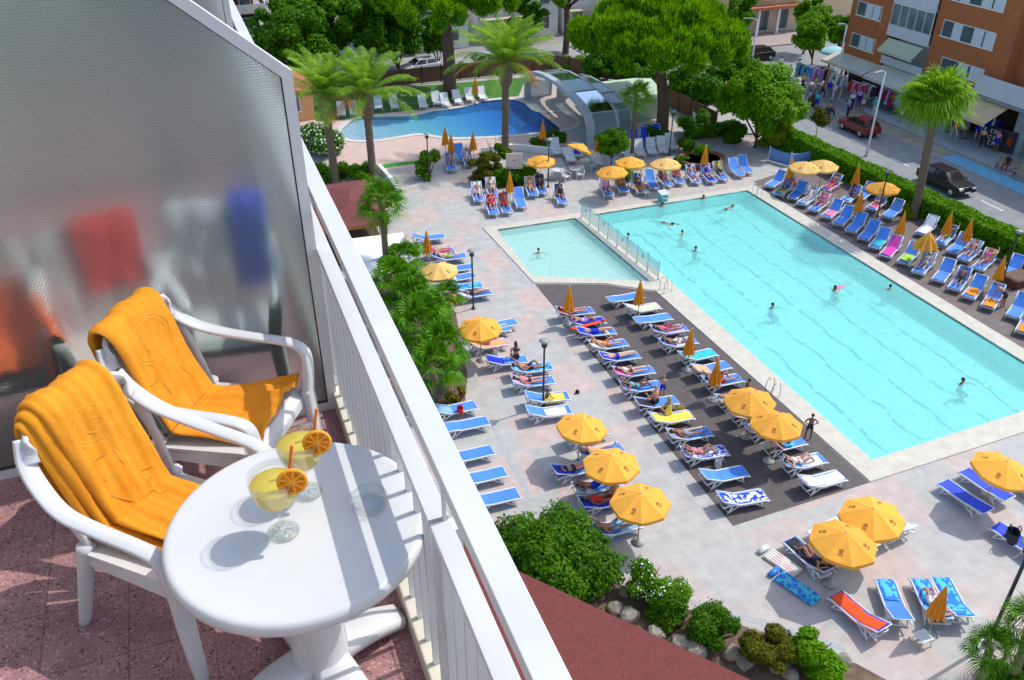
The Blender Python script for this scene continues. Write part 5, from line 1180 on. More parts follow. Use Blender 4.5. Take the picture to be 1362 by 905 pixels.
on('T',0,'sit_long',3,1,'man in grey trunks sitting between the shrub beds',(('trunks','grey'),)); on('T',1,'back',1,2,'woman in white swimsuit reclining between the shrub beds',(('suit','white'),),'long')
p = at(1074,584); person('hips', (p.x,p.y,.01), R(150), 2, 0, 'boy in black trunks standing with hands on hips at the pool edge', (('trunks','dark'),), sc=.82, group=GS)
p = at(993,520); person('sit_edge', (p.x,p.y,-.38), R(90), 2, 0, 'child sitting on the pool edge behind the touching parasols', (('trunks','red'),), sc=.85, group=GS)
for px, py, ps, rz, s, l, c in [(716,333,'tread',0,0,'lone bather in the paddling pool',(('trunks','dark'),)),(835,313,'tread',1,1,'bather close behind the safety fence',(('trunks','dark'),)),(881,272,'tread',2.5,2,'bather just below the starting block',(('trunks','royal'),)),(886,294,'swim',.6,0,'swimmer nearest the starting block heading up the pool',(('trunks','dark'),)),(907,309,'tread',.4,3,'bather in red on the left lane line',(('suit','red'),)),(925,331,'tread',2,2,'bather with dark hair below the one in red',(('suit','dark'),)),(936,262,'tread',3,2,'bather leaning on the head edge of the pool',(('suit','dark'),)),(968,275,'swim',1.8,0,'swimmer near the far corner of the main pool',(('trunks','dark'),)),(1027,406,'tread',.3,2,'bather alone in the pool middle',(('trunks','royal'),)),(1110,383,'tread',1.2,2,'dark haired bather of the pair playing in mid pool',(('trunks','royal'),)),(1117,379,'swim',-1.2,3,'pink capped bather of the pair playing in mid pool',(('suit','pink'),)),(1184,382,'tread',2.2,0,'bather near the hedge side edge of the pool',(('trunks','royal'),)),(1280,506,'tread',.2,2,'bather nearest the bottom right of the pool',(('trunks','dark'),))]:
    p = at(px, py, .1); person(ps, (p.x,p.y,-.02), rz, s, 0 if s != 3 else 1, l, c, group=GP)
# ================================================================ VEGETATION
M_bark = mat('pine_bark', (.12,.075,.05), .95, .3, 6, bump=.6, bscale=18); M_palmbark = mat('palm_trunk', (.17,.125,.085), .95, .3, 9, bump=.7, bscale=25)
LV = {'shrub': leaf_mat('shrub_leaves', (.018,.075,.001), (.10,.26,.003), .3), 'pine': leaf_mat('pine_needles', (.045,.16,.001), (.25,.53,.002), .24), 'dark': leaf_mat('dark_foliage', (.024,.095,.002), (.10,.30,.003), .28), 'mid': leaf_mat('green_foliage', (.035,.12,.002), (.14,.35,.003), .35), 'light': leaf_mat('light_foliage', (.06,.18,.002), (.19,.44,.005), .4),
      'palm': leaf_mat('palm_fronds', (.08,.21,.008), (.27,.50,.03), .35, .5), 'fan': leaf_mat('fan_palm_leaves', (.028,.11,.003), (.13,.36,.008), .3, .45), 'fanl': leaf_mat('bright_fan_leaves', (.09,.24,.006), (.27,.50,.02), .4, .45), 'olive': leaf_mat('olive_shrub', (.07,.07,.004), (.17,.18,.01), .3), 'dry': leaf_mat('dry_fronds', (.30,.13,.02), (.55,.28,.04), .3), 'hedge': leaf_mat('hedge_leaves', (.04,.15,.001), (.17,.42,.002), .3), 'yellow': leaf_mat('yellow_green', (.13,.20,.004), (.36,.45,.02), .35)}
def leaves(blobs, n, size, elong=1.5, shell=.55, flat=0.0, seed=0, upw=0):
    """small four-cornered leaves scattered through ellipsoid clumps; returns (n,4,3)"""
    g = np.random.default_rng(seed+5); bl = np.array([list(c)+list(r) for c, r in blobs]); w = (bl[:,3]*bl[:,4]+bl[:,3]*bl[:,5]+bl[:,4]*bl[:,5]); k = g.choice(len(bl), n, p=w/w.sum())
    d = g.normal(size=(n,3)); d /= np.linalg.norm(d, axis=1)[:,None]
    r = shell+(1.06-shell)*g.random(n)**.7
    c = bl[k,:3]+d*bl[k,3:]*r[:,None]
    k1, k2 = np.sin(d[:,0]*5+k*1.7+seed), np.sin(d[:,1]*6+k*2.3+d[:,2]*4); r *= 1+.16*k1*k2
    sp = g.random(n) < .10; r = np.where(sp, r+.30*g.random(n)*(np.sin(d[:,0]*23+k)*np.sin(d[:,1]*21+d[:,2]*17) > .15), r); c = bl[k,:3]+d*bl[k,3:]*r[:,None]
    nr = d*1.25+g.normal(size=(n,3))*.55; nr[:,2] += flat+.25; nr /= np.linalg.norm(nr, axis=1)[:,None]
    hint = g.normal(size=(n,3))
    a = np.cross(nr, hint); a /= np.linalg.norm(a, axis=1)[:,None]; b = np.cross(nr, a)
    if upw:     # needle sprays stand up and outwards
        a = g.normal(size=(n,3))*.45+d*.7; a[:,2] += upw; a /= np.linalg.norm(a, axis=1)[:,None]; b = np.cross(a, g.normal(size=(n,3))); b /= np.linalg.norm(b, axis=1)[:,None]
    s = size*(.6+.8*g.random(n))[:,None]
    a = a*s*elong/2; b = b*s/2
    return np.stack([c-a, c+b-a*.1, c+a, c-b-a*.1], 1)
def crown_blobs(c, r, n, br, seed, low=-.3):
    """clumps spread over an ellipsoid of radii r"""
    g = random.Random(seed); out = []
    for i in range(n):
        while True:
            v = Vector((g.uniform(-1,1), g.uniform(-1,1), g.uniform(low,1)))
            if .35 < v.length < 1: break
        s = br*g.uniform(.5,1.35); e = g.uniform(.55,1.1)
        out.append(((c[0]+v.x*(r[0]-s*.45), c[1]+v.y*(r[1]-s*.45), c[2]+v.z*(r[2]-s*.4)), (s*g.uniform(.8,1.2), s*g.uniform(.8,1.2), s*e)))
    return out
def limbs(b, base, h0, blobs, r0, seed, k=7):
    g = random.Random(seed); top = Vector((base[0],base[1],h0))
    for c, r in sorted(blobs, key=lambda q: g.random())[:k]:
        c = Vector(c); m = top.lerp(c, .5)+Vector((0,0,-.15*(c-top).length*.5)); b.tube([top-Vector((0,0,r0*2)), m, c], [r0*.55, r0*.35, r0*.12], 6)
def tree(name, label, cat, px, py, h, rad, kind, n, size, br, nb, trunk_r=.15, base_frac=.35, seed=1, group=None, foot=None, low=-.55, flat=.2, shell=.5, dx=0, dy=0, trunkm=None):
    p = foot or at(px, py); c = (dx, dy, h*(base_frac+1)/2); rz = h*(1-base_frac)/2
    t = thing(name, label, cat, (p[0],p[1],0), 0, group); bl = crown_blobs(c, (rad,rad,rz), nb, br, seed, low)
    b = MB(); b.tube(spline([(0,0,-.05),(dx*.3+.05,dy*.3,h*base_frac*.5),(dx*.8,dy*.8,h*base_frac*1.1)],3), [trunk_r*1.25]+[trunk_r*(1-.09*i) for i in range(6)], 9); limbs(b, (dx*.8,dy*.8), h*base_frac*1.1, bl, trunk_r, seed)
    b.obj('trunk', trunkm or M_bark, t, smooth=True)
    quads('crown', leaves(bl, n, size, seed=seed, flat=flat, shell=shell), LV[kind], t); return t
def bush(label, px, py, h, rad, kind, n, size, nb=9, seed=1, name='shrub', cat='shrub', group='shrubs in the garden beds', ry=None, stems=True, z=0, foot=None, flowers=None):
    p = foot or at(px, py); t = thing(name, label, cat, (p[0],p[1],z), 0, group); bl = crown_blobs((0,0,h*.45), (rad,ry or rad,h*.58), nb, min(rad,h)*.42, seed, -.6)
    b = MB(); g = random.Random(seed)
    for i in range(6): a = g.uniform(0,6.28); b.tube([(0,0,-.03),(rad*.4*math.cos(a),rad*.4*math.sin(a),h*.45),(rad*.75*math.cos(a),rad*.75*math.sin(a),h*.8)], [.05,.03,.012], 5)
    b.obj('stems', M_bark, t, smooth=True); quads('foliage', leaves(bl, int(n*3.2), size*.52, seed=seed, shell=.45, flat=.25), LV[kind], t)
    if flowers: quads('blossoms', leaves(bl, flowers[0], flowers[2], 1.0, .97, .3, seed+50), flowers[1], t)
    return t
M_wflower = mat('white_blossom', (.80,.80,.74), .7, .05, 9); M_rflower = mat('red_blossom', (.75,.04,.05), .7, .1, 9); M_pflower = mat('pale_blossom', (.75,.66,.55), .7, .1, 9)
# -- umbrella pines
def pine(label, px, py, foot, crown_c, r, n, nb, br, seed, th, tr, lean=(0,0)):
    t = thing('umbrella_pine', label, 'pine tree', (foot[0],foot[1],0), 0, 'umbrella pines'); g = random.Random(seed); bl = []
    for i in range(nb):
        a = g.uniform(0,2*PI); q = math.sqrt(g.random())*.97; dome = math.sqrt(max(0,1-q*q)); s = br*g.uniform(.75,1.25)
        zz = crown_c[2]+r[2]*(dome*g.uniform(.45,1.0)-.35*g.random())
        bl.append(((crown_c[0]+r[0]*q*math.cos(a), crown_c[1]+r[1]*q*math.sin(a), zz), (s*.95,s*.95,s*1.1)))
    b = MB(); top = Vector((lean[0],lean[1],th)); b.tube(spline([(0,0,-.05),(lean[0]*.35+.1,lean[1]*.3,th*.4),(lean[0]*.9,lean[1]*.9,th*.8),top],4), [tr*1.3-tr*.6*i/12 for i in range(13)], 10)
    for c, rr in sorted(bl, key=lambda q: g.random())[:26]:
        c = Vector(c); m = top.lerp(c,.45)+Vector((0,0,-.4)); b.tube(spline([top-Vector((0,0,.5+g.random()*.8)), m, c],3), [tr*.42,tr*.34,tr*.28,tr*.22,tr*.16,tr*.11,.03], 6)
    b.obj('trunk', M_bark, t, smooth=True)
    # needle tufts: upright sprays of thin quads
    gg = np.random.default_rng(seed); Q = leaves(bl, n, .085, 5.5, .5, .0, seed, upw=.8)
    ctr = Q.mean(1, keepdims=True); up = np.array([0,0,.10]); 
    Q[:,2] += up*gg.random((n,1))*1.2
    quads('crown', Q, LV['pine'], t)
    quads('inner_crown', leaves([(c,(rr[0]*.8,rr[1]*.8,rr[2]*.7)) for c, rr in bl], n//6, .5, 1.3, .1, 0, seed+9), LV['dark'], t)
    return t
f0 = at(880,178); pine('large bright umbrella pine with broad dome, behind the small palm', 0,0, f0, (-.5,1.2,7.4), (6.9,6.9,4.2), 150000, 165, .84, 3, 6.3, .45, (-.3,.6))
f1 = at(598,128); pine('tall umbrella pine with bare straight trunk at the lawn edge', 0,0, f1, (.5,1.5,8.2), (6.8,6.0,3.2), 50000, 70, .84, 8, 8.3, .52, (.1,.6))
f2 = at(752,72); pine('darker umbrella pine standing behind the wooden fence', 0,0, f2, (0,0,6.8), (5.2,5.2,2.8), 26000, 60, .8, 12, 5.6, .3)
# -- broadleaf trees
tree('broadleaf_tree','bushy broadleaf tree at the garden corner before the street','tree',1004,196,6.6,3.5,'light',34000,.19,.95,46,.16,.15,2,'broadleaf trees',flat=.6,shell=.35)
tree('street_tree','street tree with split crown before the cream building entrance','tree',985,60,5.6,2.0,'mid',9000,.19,.75,18,.12,.3,4,'street trees')
tree('street_tree','tallest street tree, bright crown left of the red brick block','tree',1075,108,7.2,2.1,'light',14000,.19,.8,22,.12,.3,5,'street trees')
tree('street_tree','street tree close to the red brick corner','tree',1112,88,5.8,1.7,'mid',9000,.19,.7,18,.12,.3,6,'street trees')
tree('street_tree','slanting street tree behind the bright one','tree',1068,72,6.0,2.0,'mid',8000,.19,.75,17,.12,.4,7,'street trees')
t = tree('young_tree','small clipped young tree on the road edge by the red car','tree',1083,190,3.0,.75,'olive',1600,.16,.4,10,.04,.45,8,'street trees')
tree('round_tree','round topped small tree among the top loungers','tree',812,226,3.5,1.35,'mid',10000,.11,.5,22,.07,.28,9,None)
for i, (px, py, h, r, k, l, n) in enumerate([(405,120,9,4.2,'dark','dark dense tree at the left of the garden trees',9000),(440,105,10.5,4.4,'mid','tall green tree behind the two date palms',11000),(490,100,9.5,4.4,'dark','dark dense tree between date palm and bare pine',10000),(530,95,8,3.2,'dark','dark tree left of the white villa',7000),(420,100,13,3.5,'mid','tallest leafy tree beyond the garden at top left',8000),(350,100,6.5,2.6,'dark','dark round tree before the brown apartment block',5000),(375,85,5.5,2.4,'dark','low dark tree right of the brown apartment block',4000),(583,88,5.5,1.5,'dark','narrow dark tree before the white villas',3200),(800,115,4.6,2.6,'dark','dark shrubby tree behind the pool enclosure',6500),(845,118,4.2,2.6,'dark','dark shrubby tree under the big umbrella pine',6500),(700,60,5.5,2.6,'mid','leafy tree behind the wooden fence by the villas',4500),(935,150,3.6,1.5,'dark','small dark tree on the back pavement by the fence',2600),(965,128,4.4,2.2,'dark','dark tree under the edge of the big pine',4500),(905,140,3.8,1.3,'mid','slim green tree beside the big pine trunk',2000)]):
    tree('garden_tree', l, 'tree', px, py, h, r, k, int(n*2.2), .21, 1.0 if r > 3 else .7, 26, .18 if r > 3 else .1, .08, 20+i, 'garden trees', shell=.4)
# -- feather palms
def date_palm(label, foot, h, L, nf, seed, lean=(0,0), knob=.34):
    t = thing('date_palm', label, 'palm tree', (foot[0],foot[1],0), 0, 'feather palms'); g = random.Random(seed)
    b = MB(); P = spline([(0,0,-.05),(lean[0]*.3,lean[1]*.3,h*.35),(lean[0]*.75,lean[1]*.75,h*.75),(lean[0],lean[1],h)],6); n = len(P)
    b.tube(P, [.42 if i == 0 else .29-.03*i/n+(.016 if i % 2 else 0) for i in range(n)], 12)
    b.lathe([(.25,h-1.7),(knob*.85,h-1.35),(knob,h-.8),(knob*.9,h-.25),(knob*.5,h+.15),(0,h+.3)], 14, (lean[0],lean[1],0)); b.obj('trunk', M_palmbark, t, smooth=True)
    Q = []; D = []; bk = MB()
    for i in range(nf):
        az = i*2.39996+g.uniform(-.2,.2); el = 1.48-1.30*(i/nf)**1.1+g.uniform(-.1,.1); ln = L*g.uniform(.85,1.1)*(.85+.2*min(1,i/nf*2)); p = Vector((lean[0],lean[1],h+.1)); pts = [p.copy()]; e = el
        for s in range(14):
            d = Vector((math.cos(az)*math.cos(e), math.sin(az)*math.cos(e), math.sin(e))); p = p+d*(ln/14); pts.append(p.copy()); e -= .035+.085*(s/14)+(0.015 if el < .6 else 0)
        bk.tube(pts, [.028-.022*s/14 for s in range(15)], 4)
        side = Vector((-math.sin(az), math.cos(az), 0))
        for s in range(30):
            u = .10+.90*s/30; q = u*14; k = min(int(q),13); c = pts[k].lerp(pts[k+1], q-k); tg = (pts[k+1]-pts[k]).normalized(); up = side.cross(tg)*-1
            ll = ln*.17*math.sin(PI*(.12+.82*u))**.7+.06
            for sg in (-1,1):
                dr = (side*sg*.80+tg*.62+up*(.25-.45*u)+Vector((0,0,-.22))).normalized(); w = tg*.034; e1 = c+dr*ll*.55; e2 = c+dr*ll+Vector((0,0,-.10*ll))
                (D if (i > nf*.93) else Q).append([c-w, c+w, e1+w*1.1, e1-w*1.1]); (D if (i > nf*.93) else Q).append([e1-w*1.1, e1+w*1.1, e2+w*.2, e2-w*.2])
    bk.obj('frond_ribs', mat('frond_rib', (.28,.30,.08), .6), t, smooth=True)
    quads('crown', np.array([[tuple(v) for v in q] for q in Q]), LV['palm'], t)
    if D: quads('dry_fronds', np.array([[tuple(v) for v in q] for q in D]), LV['dry'], t)
    return t
pf = at(447,246); date_palm('left date palm with arching fronds, nearest the glass partition', pf, height(434,130,pf), 4.2, 32, 2, (-.1,0), .52)
pf = at(497,240); date_palm('second date palm, just right of the leftmost one', pf, height(494,130,pf), 4.2, 34, 3, (0,.1), .52)
pf = at(672,205); date_palm('tall date palm with orange frond bases beside the lagoon pool', pf, height(676,88,pf), 4.8, 46, 4, (.1,.1), .56)
# -- fan palms
def fan_palm(label, foot, h, L, nl, kind, seed, tr=.13, lean=(0,0), group='fan palms', fanr=.55, name='fan_palm', wb=.034):
    t = thing(name, label, 'palm tree', (foot[0],foot[1],0), 0, group); g = random.Random(seed)
    b = MB(); P = spline([(0,0,-.05),(lean[0]*.3,lean[1]*.3,h*.4),(lean[0],lean[1],h)],6); n = len(P); b.tube(P, [tr*1.5 if i == 0 else tr*(1.05-.2*i/n)+(.012 if i % 2 else 0) for i in range(n)], 10); b.obj('trunk', M_palmbark, t, smooth=True)
    Q = []; bk = MB()
    for i in range(nl):
        az = i*2.39996+g.uniform(-.2,.2); el = 1.35-1.9*(i/nl)+g.uniform(-.12,.12); d = Vector((math.cos(az)*math.cos(el), math.sin(az)*math.cos(el), math.sin(el)))
        o = Vector((lean[0],lean[1],h)); c = o+d*L*g.uniform(.42,.6)+Vector((0,0,-.04*L)); bk.tube([o, c], [.016,.009], 4)
        side = Vector((-math.sin(az), math.cos(az), 0)); nn = side.cross(d)*-1; r = L*fanr*g.uniform(.85,1.15); m = 26; dp = g.uniform(.1,.5); ts = g.uniform(-.5,.5)
        for j in range(m):
            a = -2.0+4.0*(j+.5)/m; v = (d*math.cos(a)+side*math.sin(a)).normalized(); w = (v.cross(nn).normalized()+nn*ts).normalized()*(r*wb); e1 = c+v*r*.6+nn*(.07*r*(j%2))+Vector((0,0,-r*dp*.15)); e2 = c+v*r*(1.0-.2*abs(a)/2)*g.uniform(.85,1.1)+Vector((0,0,-r*dp))
            Q.append([c-w*.2,c+w*.2,e1+w,e1-w]); Q.append([e1-w,e1+w,e2+w*.12,e2-w*.12])
    bk.obj('leaf_stalks', mat('frond_rib', (.28,.30,.08), .6), t); quads('crown', np.array([[tuple(v) for v in q] for q in Q]), LV[kind], t); return t
pf = at(1215,290); h = height(1248,128,pf); q = on_y(1256,128,pf.y); fan_palm('tall roadside fan palm with thick ragged crown and leaning trunk', pf, h, 2.15, 48, 'fanl', 3, .27, (q.x-pf.x-.6,.0), fanr=.72)
pf = at(840,210); fan_palm('small fan palm behind the open yellow parasols by the pine', pf, height(843,128,pf), 1.5, 30, 'fanl', 4, .15)
pf = at(518,392); fan_palm('solitary fan palm beside the red pavilion roof', pf, height(513,268,pf), 1.6, 30, 'fan', 5, .19)
for i, (px, py, h, L, l) in enumerate([(540,395,2.4,1.3,'spiky palm topmost in the palm bed'),(530,430,2.6,1.6,'fan palm against the railing in the palm bed'),(552,440,2.0,1.45,'broad fan palm in the middle of the palm bed'),(573,470,2.2,1.4,'fan palm beside the open parasol in the palm bed'),(560,490,2.6,1.7,'fan palm low in the palm bed by the rail'),(588,512,2.2,1.45,'largest dark fan palm in the palm bed'),(598,425,1.6,.9,'small round leafed palm behind the squat parasol'),(578,540,2.2,1.4,'fan palm at the lower end of the palm bed')]):
    pf = at(px, py); fan_palm(l, pf, h, L*1.12, 15, 'fan', 20+i, .12, group='palms in the hotel side bed', wb=.055)
for i, (px, py, h, L, lean, l) in enumerate([(1300,915,1.9,.9,(-.1,.1),'leftmost small fan palm at the lower right corner'),(1342,915,2.8,1.05,(-.1,.2),'middle small fan palm at the lower right corner'),(1376,900,2.9,1.1,(-.15,.25),'tallest small fan palm at the lower right corner')]):
    pf = at(px, py); fan_palm(l, pf, h, L, 15, 'fan', 30+i, .13, lean, group='palms at the lower right', fanr=.62)
# -- clipped hedge along the road
def hedge(label, line, w, h, n, size, kind, seed, name='hedge'):
    a, c = Vector((*line[0],0)), Vector((*line[1],0)); d = c-a; L = d.length; t = thing(name, label, 'hedge', (a.x,a.y,0), math.atan2(d.y,d.x)); g = np.random.default_rng(seed)
    b = MB(); b.span((.1,-w/2+.12,0),(L-.1,w/2-.12,h-.12)); b.obj('core', mat('hedge_core', (.02,.06,.006), .95, .3, 4), t)
    fc = g.random(n); x = g.random(n)*L; y = np.where(fc < .45, (g.random(n)-.5)*w, np.where(fc < .75, -w/2, w/2))+g.normal(size=n)*.035; z = np.where(fc < .45, h, g.random(n)*h)+g.normal(size=n)*.035+.05*np.sin(x*1.7)+.03*np.sin(x*4.1+1)
    ct = np.stack([x,y,np.maximum(z,.03)],1); nr = g.normal(size=(n,3))*.6; nr[:,2] += np.where(fc < .45,1,.2); nr[:,1] += np.where(fc < .45,0,np.where(fc < .75,-1,1)); nr /= np.linalg.norm(nr,axis=1)[:,None]
    u = np.cross(nr, g.normal(size=(n,3))); u /= np.linalg.norm(u,axis=1)[:,None]; v = np.cross(nr,u); s = size*(.6+.8*g.random(n))[:,None]
    quads('foliage', np.stack([ct-u*s, ct+v*s*.6, ct+u*s, ct-v*s*.6],1), LV[kind], t); return t
hedge('long clipped green hedge between the sunbathers and the road', ((44.9,58.2),(47.3,16)), 1.5, 1.45, 42000, .10, 'hedge', 2)
hedge('low green hedge behind the red pavilion roof', ((7.2,57.0),(11.9,56.2)), 1.2, 1.0, 5000, .10, 'mid', 3)
# -- shrubs
F_ = [('large dense green shrub by the red terrace roof',735,772,2.4,2.2,'shrub',17000,.17,16,2,2.0,None),('flowering shrub with white blossoms by the red roof',858,795,1.3,.95,'mid',3600,.12,8,3,None,(500,M_wflower,.07)),('trailing white flowered plant hanging over the deck edge',898,800,.9,.8,'light',1300,.10,7,4,None,(260,M_wflower,.06)),('low leafy shrub right of the flowering one',893,832,1.0,.85,'shrub',3200,.13,7,5,None,None),('rounded clipped green shrub among boulders',950,853,1.2,.95,'shrub',4500,.11,9,6,None,None),('olive tinted shrub among boulders by the roof corner',1012,880,1.4,.9,'olive',3800,.12,8,7,None,None),('pale spiky shrub near the lower picture edge',1072,885,1.3,.95,'light',3000,.17,8,8,None,None),
   ('big bronze green shrub in front of the tall date palm',648,240,2.3,1.35,'olive',5200,.17,12,9,None,None),('spiky green plant on top of the bronze shrub bed',660,225,2.9,.95,'mid',1800,.25,6,10,None,None),('rounded green shrub under the notice board',690,243,1.6,1.25,'mid',4200,.16,9,11,None,None),('grey green shrub left of the notice board',668,246,1.2,.8,'dark',2600,.14,7,19,None,None),('leafy shrub with upright shoots behind a garden lamp',571,236,2.4,1.15,'mid',4200,.2,10,12,None,(90,M_pflower,.12)),('green shrub bank below the first date palm',440,240,1.3,1.6,'mid',4200,.17,8,13,None,None),('white flowering shrub beside the orange hut',424,205,2.4,1.9,'dark',5500,.2,10,14,None,(900,M_wflower,.16)),('shrub at the foot of the second date palm',478,240,1.2,1.3,'mid',3200,.17,8,15,None,None),
   ('green shrub beside the brick planter near the white loungers',915,205,1.4,1.1,'mid',3200,.16,8,16,None,None),('dark shrub at the big pine foot',872,186,1.1,1.2,'dark',2600,.17,7,17,None,None),('dark shrub bank behind the round brick planter',930,178,1.6,1.7,'dark',4200,.2,9,18,None,None),('yellowish climbing shrub at the hedge start',1025,193,2.2,1.7,'yellow',4200,.2,9,20,None,None),('dark shrub between corner tree and planter',968,185,1.5,1.6,'dark',3600,.2,9,21,None,None),('low green shrub on the lagoon side wall, left part',715,196,.9,.9,'mid',1600,.15,6,22,None,None),('low green shrub on the lagoon side wall, right part',738,188,1.2,1.0,'dark',2200,.15,6,23,None,None),('low shrub beneath the open parasol at the pool top',832,240,.8,.8,'light',1400,.14,6,24,None,None),('red flowering plant at the lower end of the palm bed',606,535,.8,.65,'mid',1400,.12,6,25,None,(160,M_rflower,.10)),('shrub at the foot of the roadside palm',1222,288,.8,1.1,'yellow',2200,.14,7,26,None,None),('low bush beneath the front fan palms',1350,905,.8,1.1,'dark',2600,.14,7,27,None,None),('green bush along the back fence beside the enclosure',760,92,1.4,1.6,'light',2600,.2,8,28,None,None),('yellow flowering shrub behind the pool enclosure',790,98,1.3,1.4,'yellow',2200,.2,8,29,None,None)]
for l, px, py, h, r, k, n, s, nb, sd_, ry, fl in F_: bush(l, px, py, h, r, k, n, s, nb, sd_, ry=ry, flowers=fl)
# planting beds and boulders
sheet('planting_bed', [(5.2,24.3),(7.6,24.5),(9.2,21.8),(12.2,18.0),(14.8,15.6),(17.2,13.2),(18.2,11.5),(12,9.5),(5.2,17)], (), .010, M_soil)
sheet('planting_bed', [tuple(at(*p).xy) for p in ((500,365),(545,352),(575,395),(606,415),(622,500),(618,540),(585,560),(520,470))], (), .010, M_soil)
sheet('planting_bed', [tuple(at(*p).xy) for p in ((622,238),(640,252),(680,250),(712,243),(705,225),(640,222))], (), .010, M_soil)
bush('green plant growing in the round brick planter', 930, 214, 1.0, .75, 'light', 1500, .15, 7, 31, z=.42)
bush('drooping shrub at the left edge of the round planter', 905, 222, .9, .7, 'mid', 1500, .15, 7, 32)
M_rock = mat('pale_boulder', (.30,.265,.21), .9, .15, 4, bump=.5, bscale=6)
for i, (px, py, r) in enumerate([(818,812,.38),(836,822,.45),(872,846,.40),(905,858,.42),(925,868,.5),(974,872,.45),(990,884,.38),(1037,890,.42),(1100,890,.55),(1050,900,.4),(830,790,.3),(935,836,.32),(1000,845,.3),(1120,880,.35)]):
    p = at(px, py); g = random.Random(i); b = MB(); bm = bmesh.new(); bmesh.ops.create_icosphere(bm, subdivisions=2, radius=r*.78)
    for v in bm.verts: v.co *= 1+.22*math.sin(v.co.x*7/r*.6+i)*math.cos(v.co.y*6/r*.5+i*2)+g.uniform(-.06,.06); v.co.z *= .68
    me = bpy.data.meshes.new('boulder'); bm.to_mesh(me); bm.free(); me.materials.append(M_rock); o = bpy.data.objects.new('boulder', me); C.objects.link(o); o.location = (p.x,p.y,r*.3); o.rotation_euler.z = i; tag(o, f'pale boulder in the planting bed by the red roof, {ORD[i]} from the big shrub', 'boulder', 'boulders in the planting bed')
# ================================================================ BUILDINGS AND STREET
M_brick = mat('red_brick', (.45,.14,.045), .85, .12, 3.5, bump=.2, bscale=30); M_wpanel = mat('white_render', (.62,.64,.68), .7, .05, 1); M_glassd = mat('window_glass', (.10,.13,.15), .12, .3, .6, spec=.8); M_shut = mat('white_shutter', (.62,.68,.72), .5, .05, 3)
M_shopdark = mat('shop_interior', (.035,.03,.03), .8, .4, 1.2); M_awnc = mat('cream_awning', (.66,.62,.50), .8, .06, 1.5); M_awng = mat('green_cream_awning', (.55,.58,.40), .8, .06, 1.5); M_awno = mat('sand_awning', (.70,.52,.28), .8, .06, 1.5); M_grey = mat('grey_render', (.30,.32,.35), .8, .1, 1)
M_creamw = mat('cream_wall', (.66,.53,.34), .85, .06, .8); M_white2 = mat('white_house_wall', (.84,.83,.80), .8, .05, .6); M_terrac = mat('terracotta_tiles', (.48,.17,.08), .85, .25, 3.5, bump=.5, bscale=14)
def window(parent, X, y0, y1, z0, z1, shutters=(), name='window', ax='x', inward=.12):
    """frame standing a little proud of the wall plane X, with pane and shutter leaves; ax 'x' wall faces -X, 'y' wall faces -Y"""
    def bx(b, a0, a1, u0, u1, w0, w1):
        if ax == 'x': b.span((a0,u0,w0),(a1,u1,w1))
        else: b.span((u0,a0,w0),(u1,a1,w1))
    b = MB(); f = .06
    bx(b, X-.03, X+.05, y0-f, y1+f, z1, z1+f); bx(b, X-.08, X+.05, y0-.12, y1+.12, z0-.09, z0); bx(b, X-.03, X+.05, y0-f, y0, z0, z1); bx(b, X-.03, X+.05, y1, y1+f, z0, z1)
    fr = b.obj(name, M_white2, parent)
    b = MB(); bx(b, X-.012, X-.004, y0, y1, z0, z1); b.obj('pane', M_glassd, fr)
    for (u0, u1) in shutters:
        b = MB(); bx(b, X-.028, X-.014, y0+(y1-y0)*u0, y0+(y1-y0)*u1, z0+.01, z1-.01); b.obj('shutter', M_shut, fr)
    return fr
t = thing('brick_apartment_block', 'red brick apartment block with white balconies above the shops', 'building', (0,0,0)); X = 61.0
b = MB(); b.span((X,64.3,2.75),(X+14,69.75,13)); b.obj('brick_wall', M_brick, t)
b = MB(); b.span((X+.0,50.9,3.9),(X+14,59.1,13)); b.obj('brick_wall', M_brick, t)
b = MB(); b.span((X+1.1,30,2.85),(X+14,50.88,13)); b.obj('brick_wall', M_brick, t)
b = MB(); b.span((X+1.5,59.12,2.75),(X+14,64.28,13)); b.obj('rear_bay_wall', M_wpanel, t)
b = MB(); b.span((X+1.2,30,0),(X+14,69.7,2.7)); b.obj('shop_front', M_shopdark, t)
for z0, z1 in ((3.45,4.15),(5.95,6.95),(8.85,9.9),(11.8,12.8)):
    b = MB(); b.span((X-.25,59.14,z0),(X-.13,64.26,z1)); b.span((X-.13,59.14,z0-.02),(X+1.5,64.26,z0+.10)); b.obj('balcony_front', M_wpanel, t)
for z0, z1 in ((6.96,8.7),(9.92,11.7)):
    f = MB(); f.span((X-.2,59.2,z1),(X-.14,64.2,z1+.12)); 
    for i in range(6): f.span((X-.2,59.2+i*.99,z0),(X-.14,59.26+i*.99,z1))
    f = f.obj('glazed_screen', M_white2, t); MB().span((X-.18,59.22,z0),(X-.16,64.18,z1)).obj('pane', mat('balcony_glazing', (.12,.19,.20), .15, .3, .8, spec=.8), f)
b = MB(); b.add([(X-.2,59.6,5.75),(X-.2,63.9,5.75),(X-1.2,63.9,4.85),(X-1.2,59.6,4.85)], [(0,1,2,3)]); b.add([(X-.2,59.6,5.70),(X-.2,63.9,5.70),(X-1.2,63.9,4.80),(X-1.2,59.6,4.80)], [(0,1,2,3)]); b.span((X-1.22,59.6,4.62),(X-1.19,63.9,4.85)); b.obj('balcony_awning', M_awng, t)
for z in (3.95,6.85,9.75): window(t, X, 65.7, 68.9, z, z+1.15, ((.05,.33),(.36,.64)))
for z in (7.15,10.1): window(t, X, 52.75, 58.2, z, z+1.25, ((.0,.18),(.21,.40),(.62,.80)))
window(t, X, 52.9, 57.4, 4.5, 5.5, ((.0,.3),(.36,.6)))
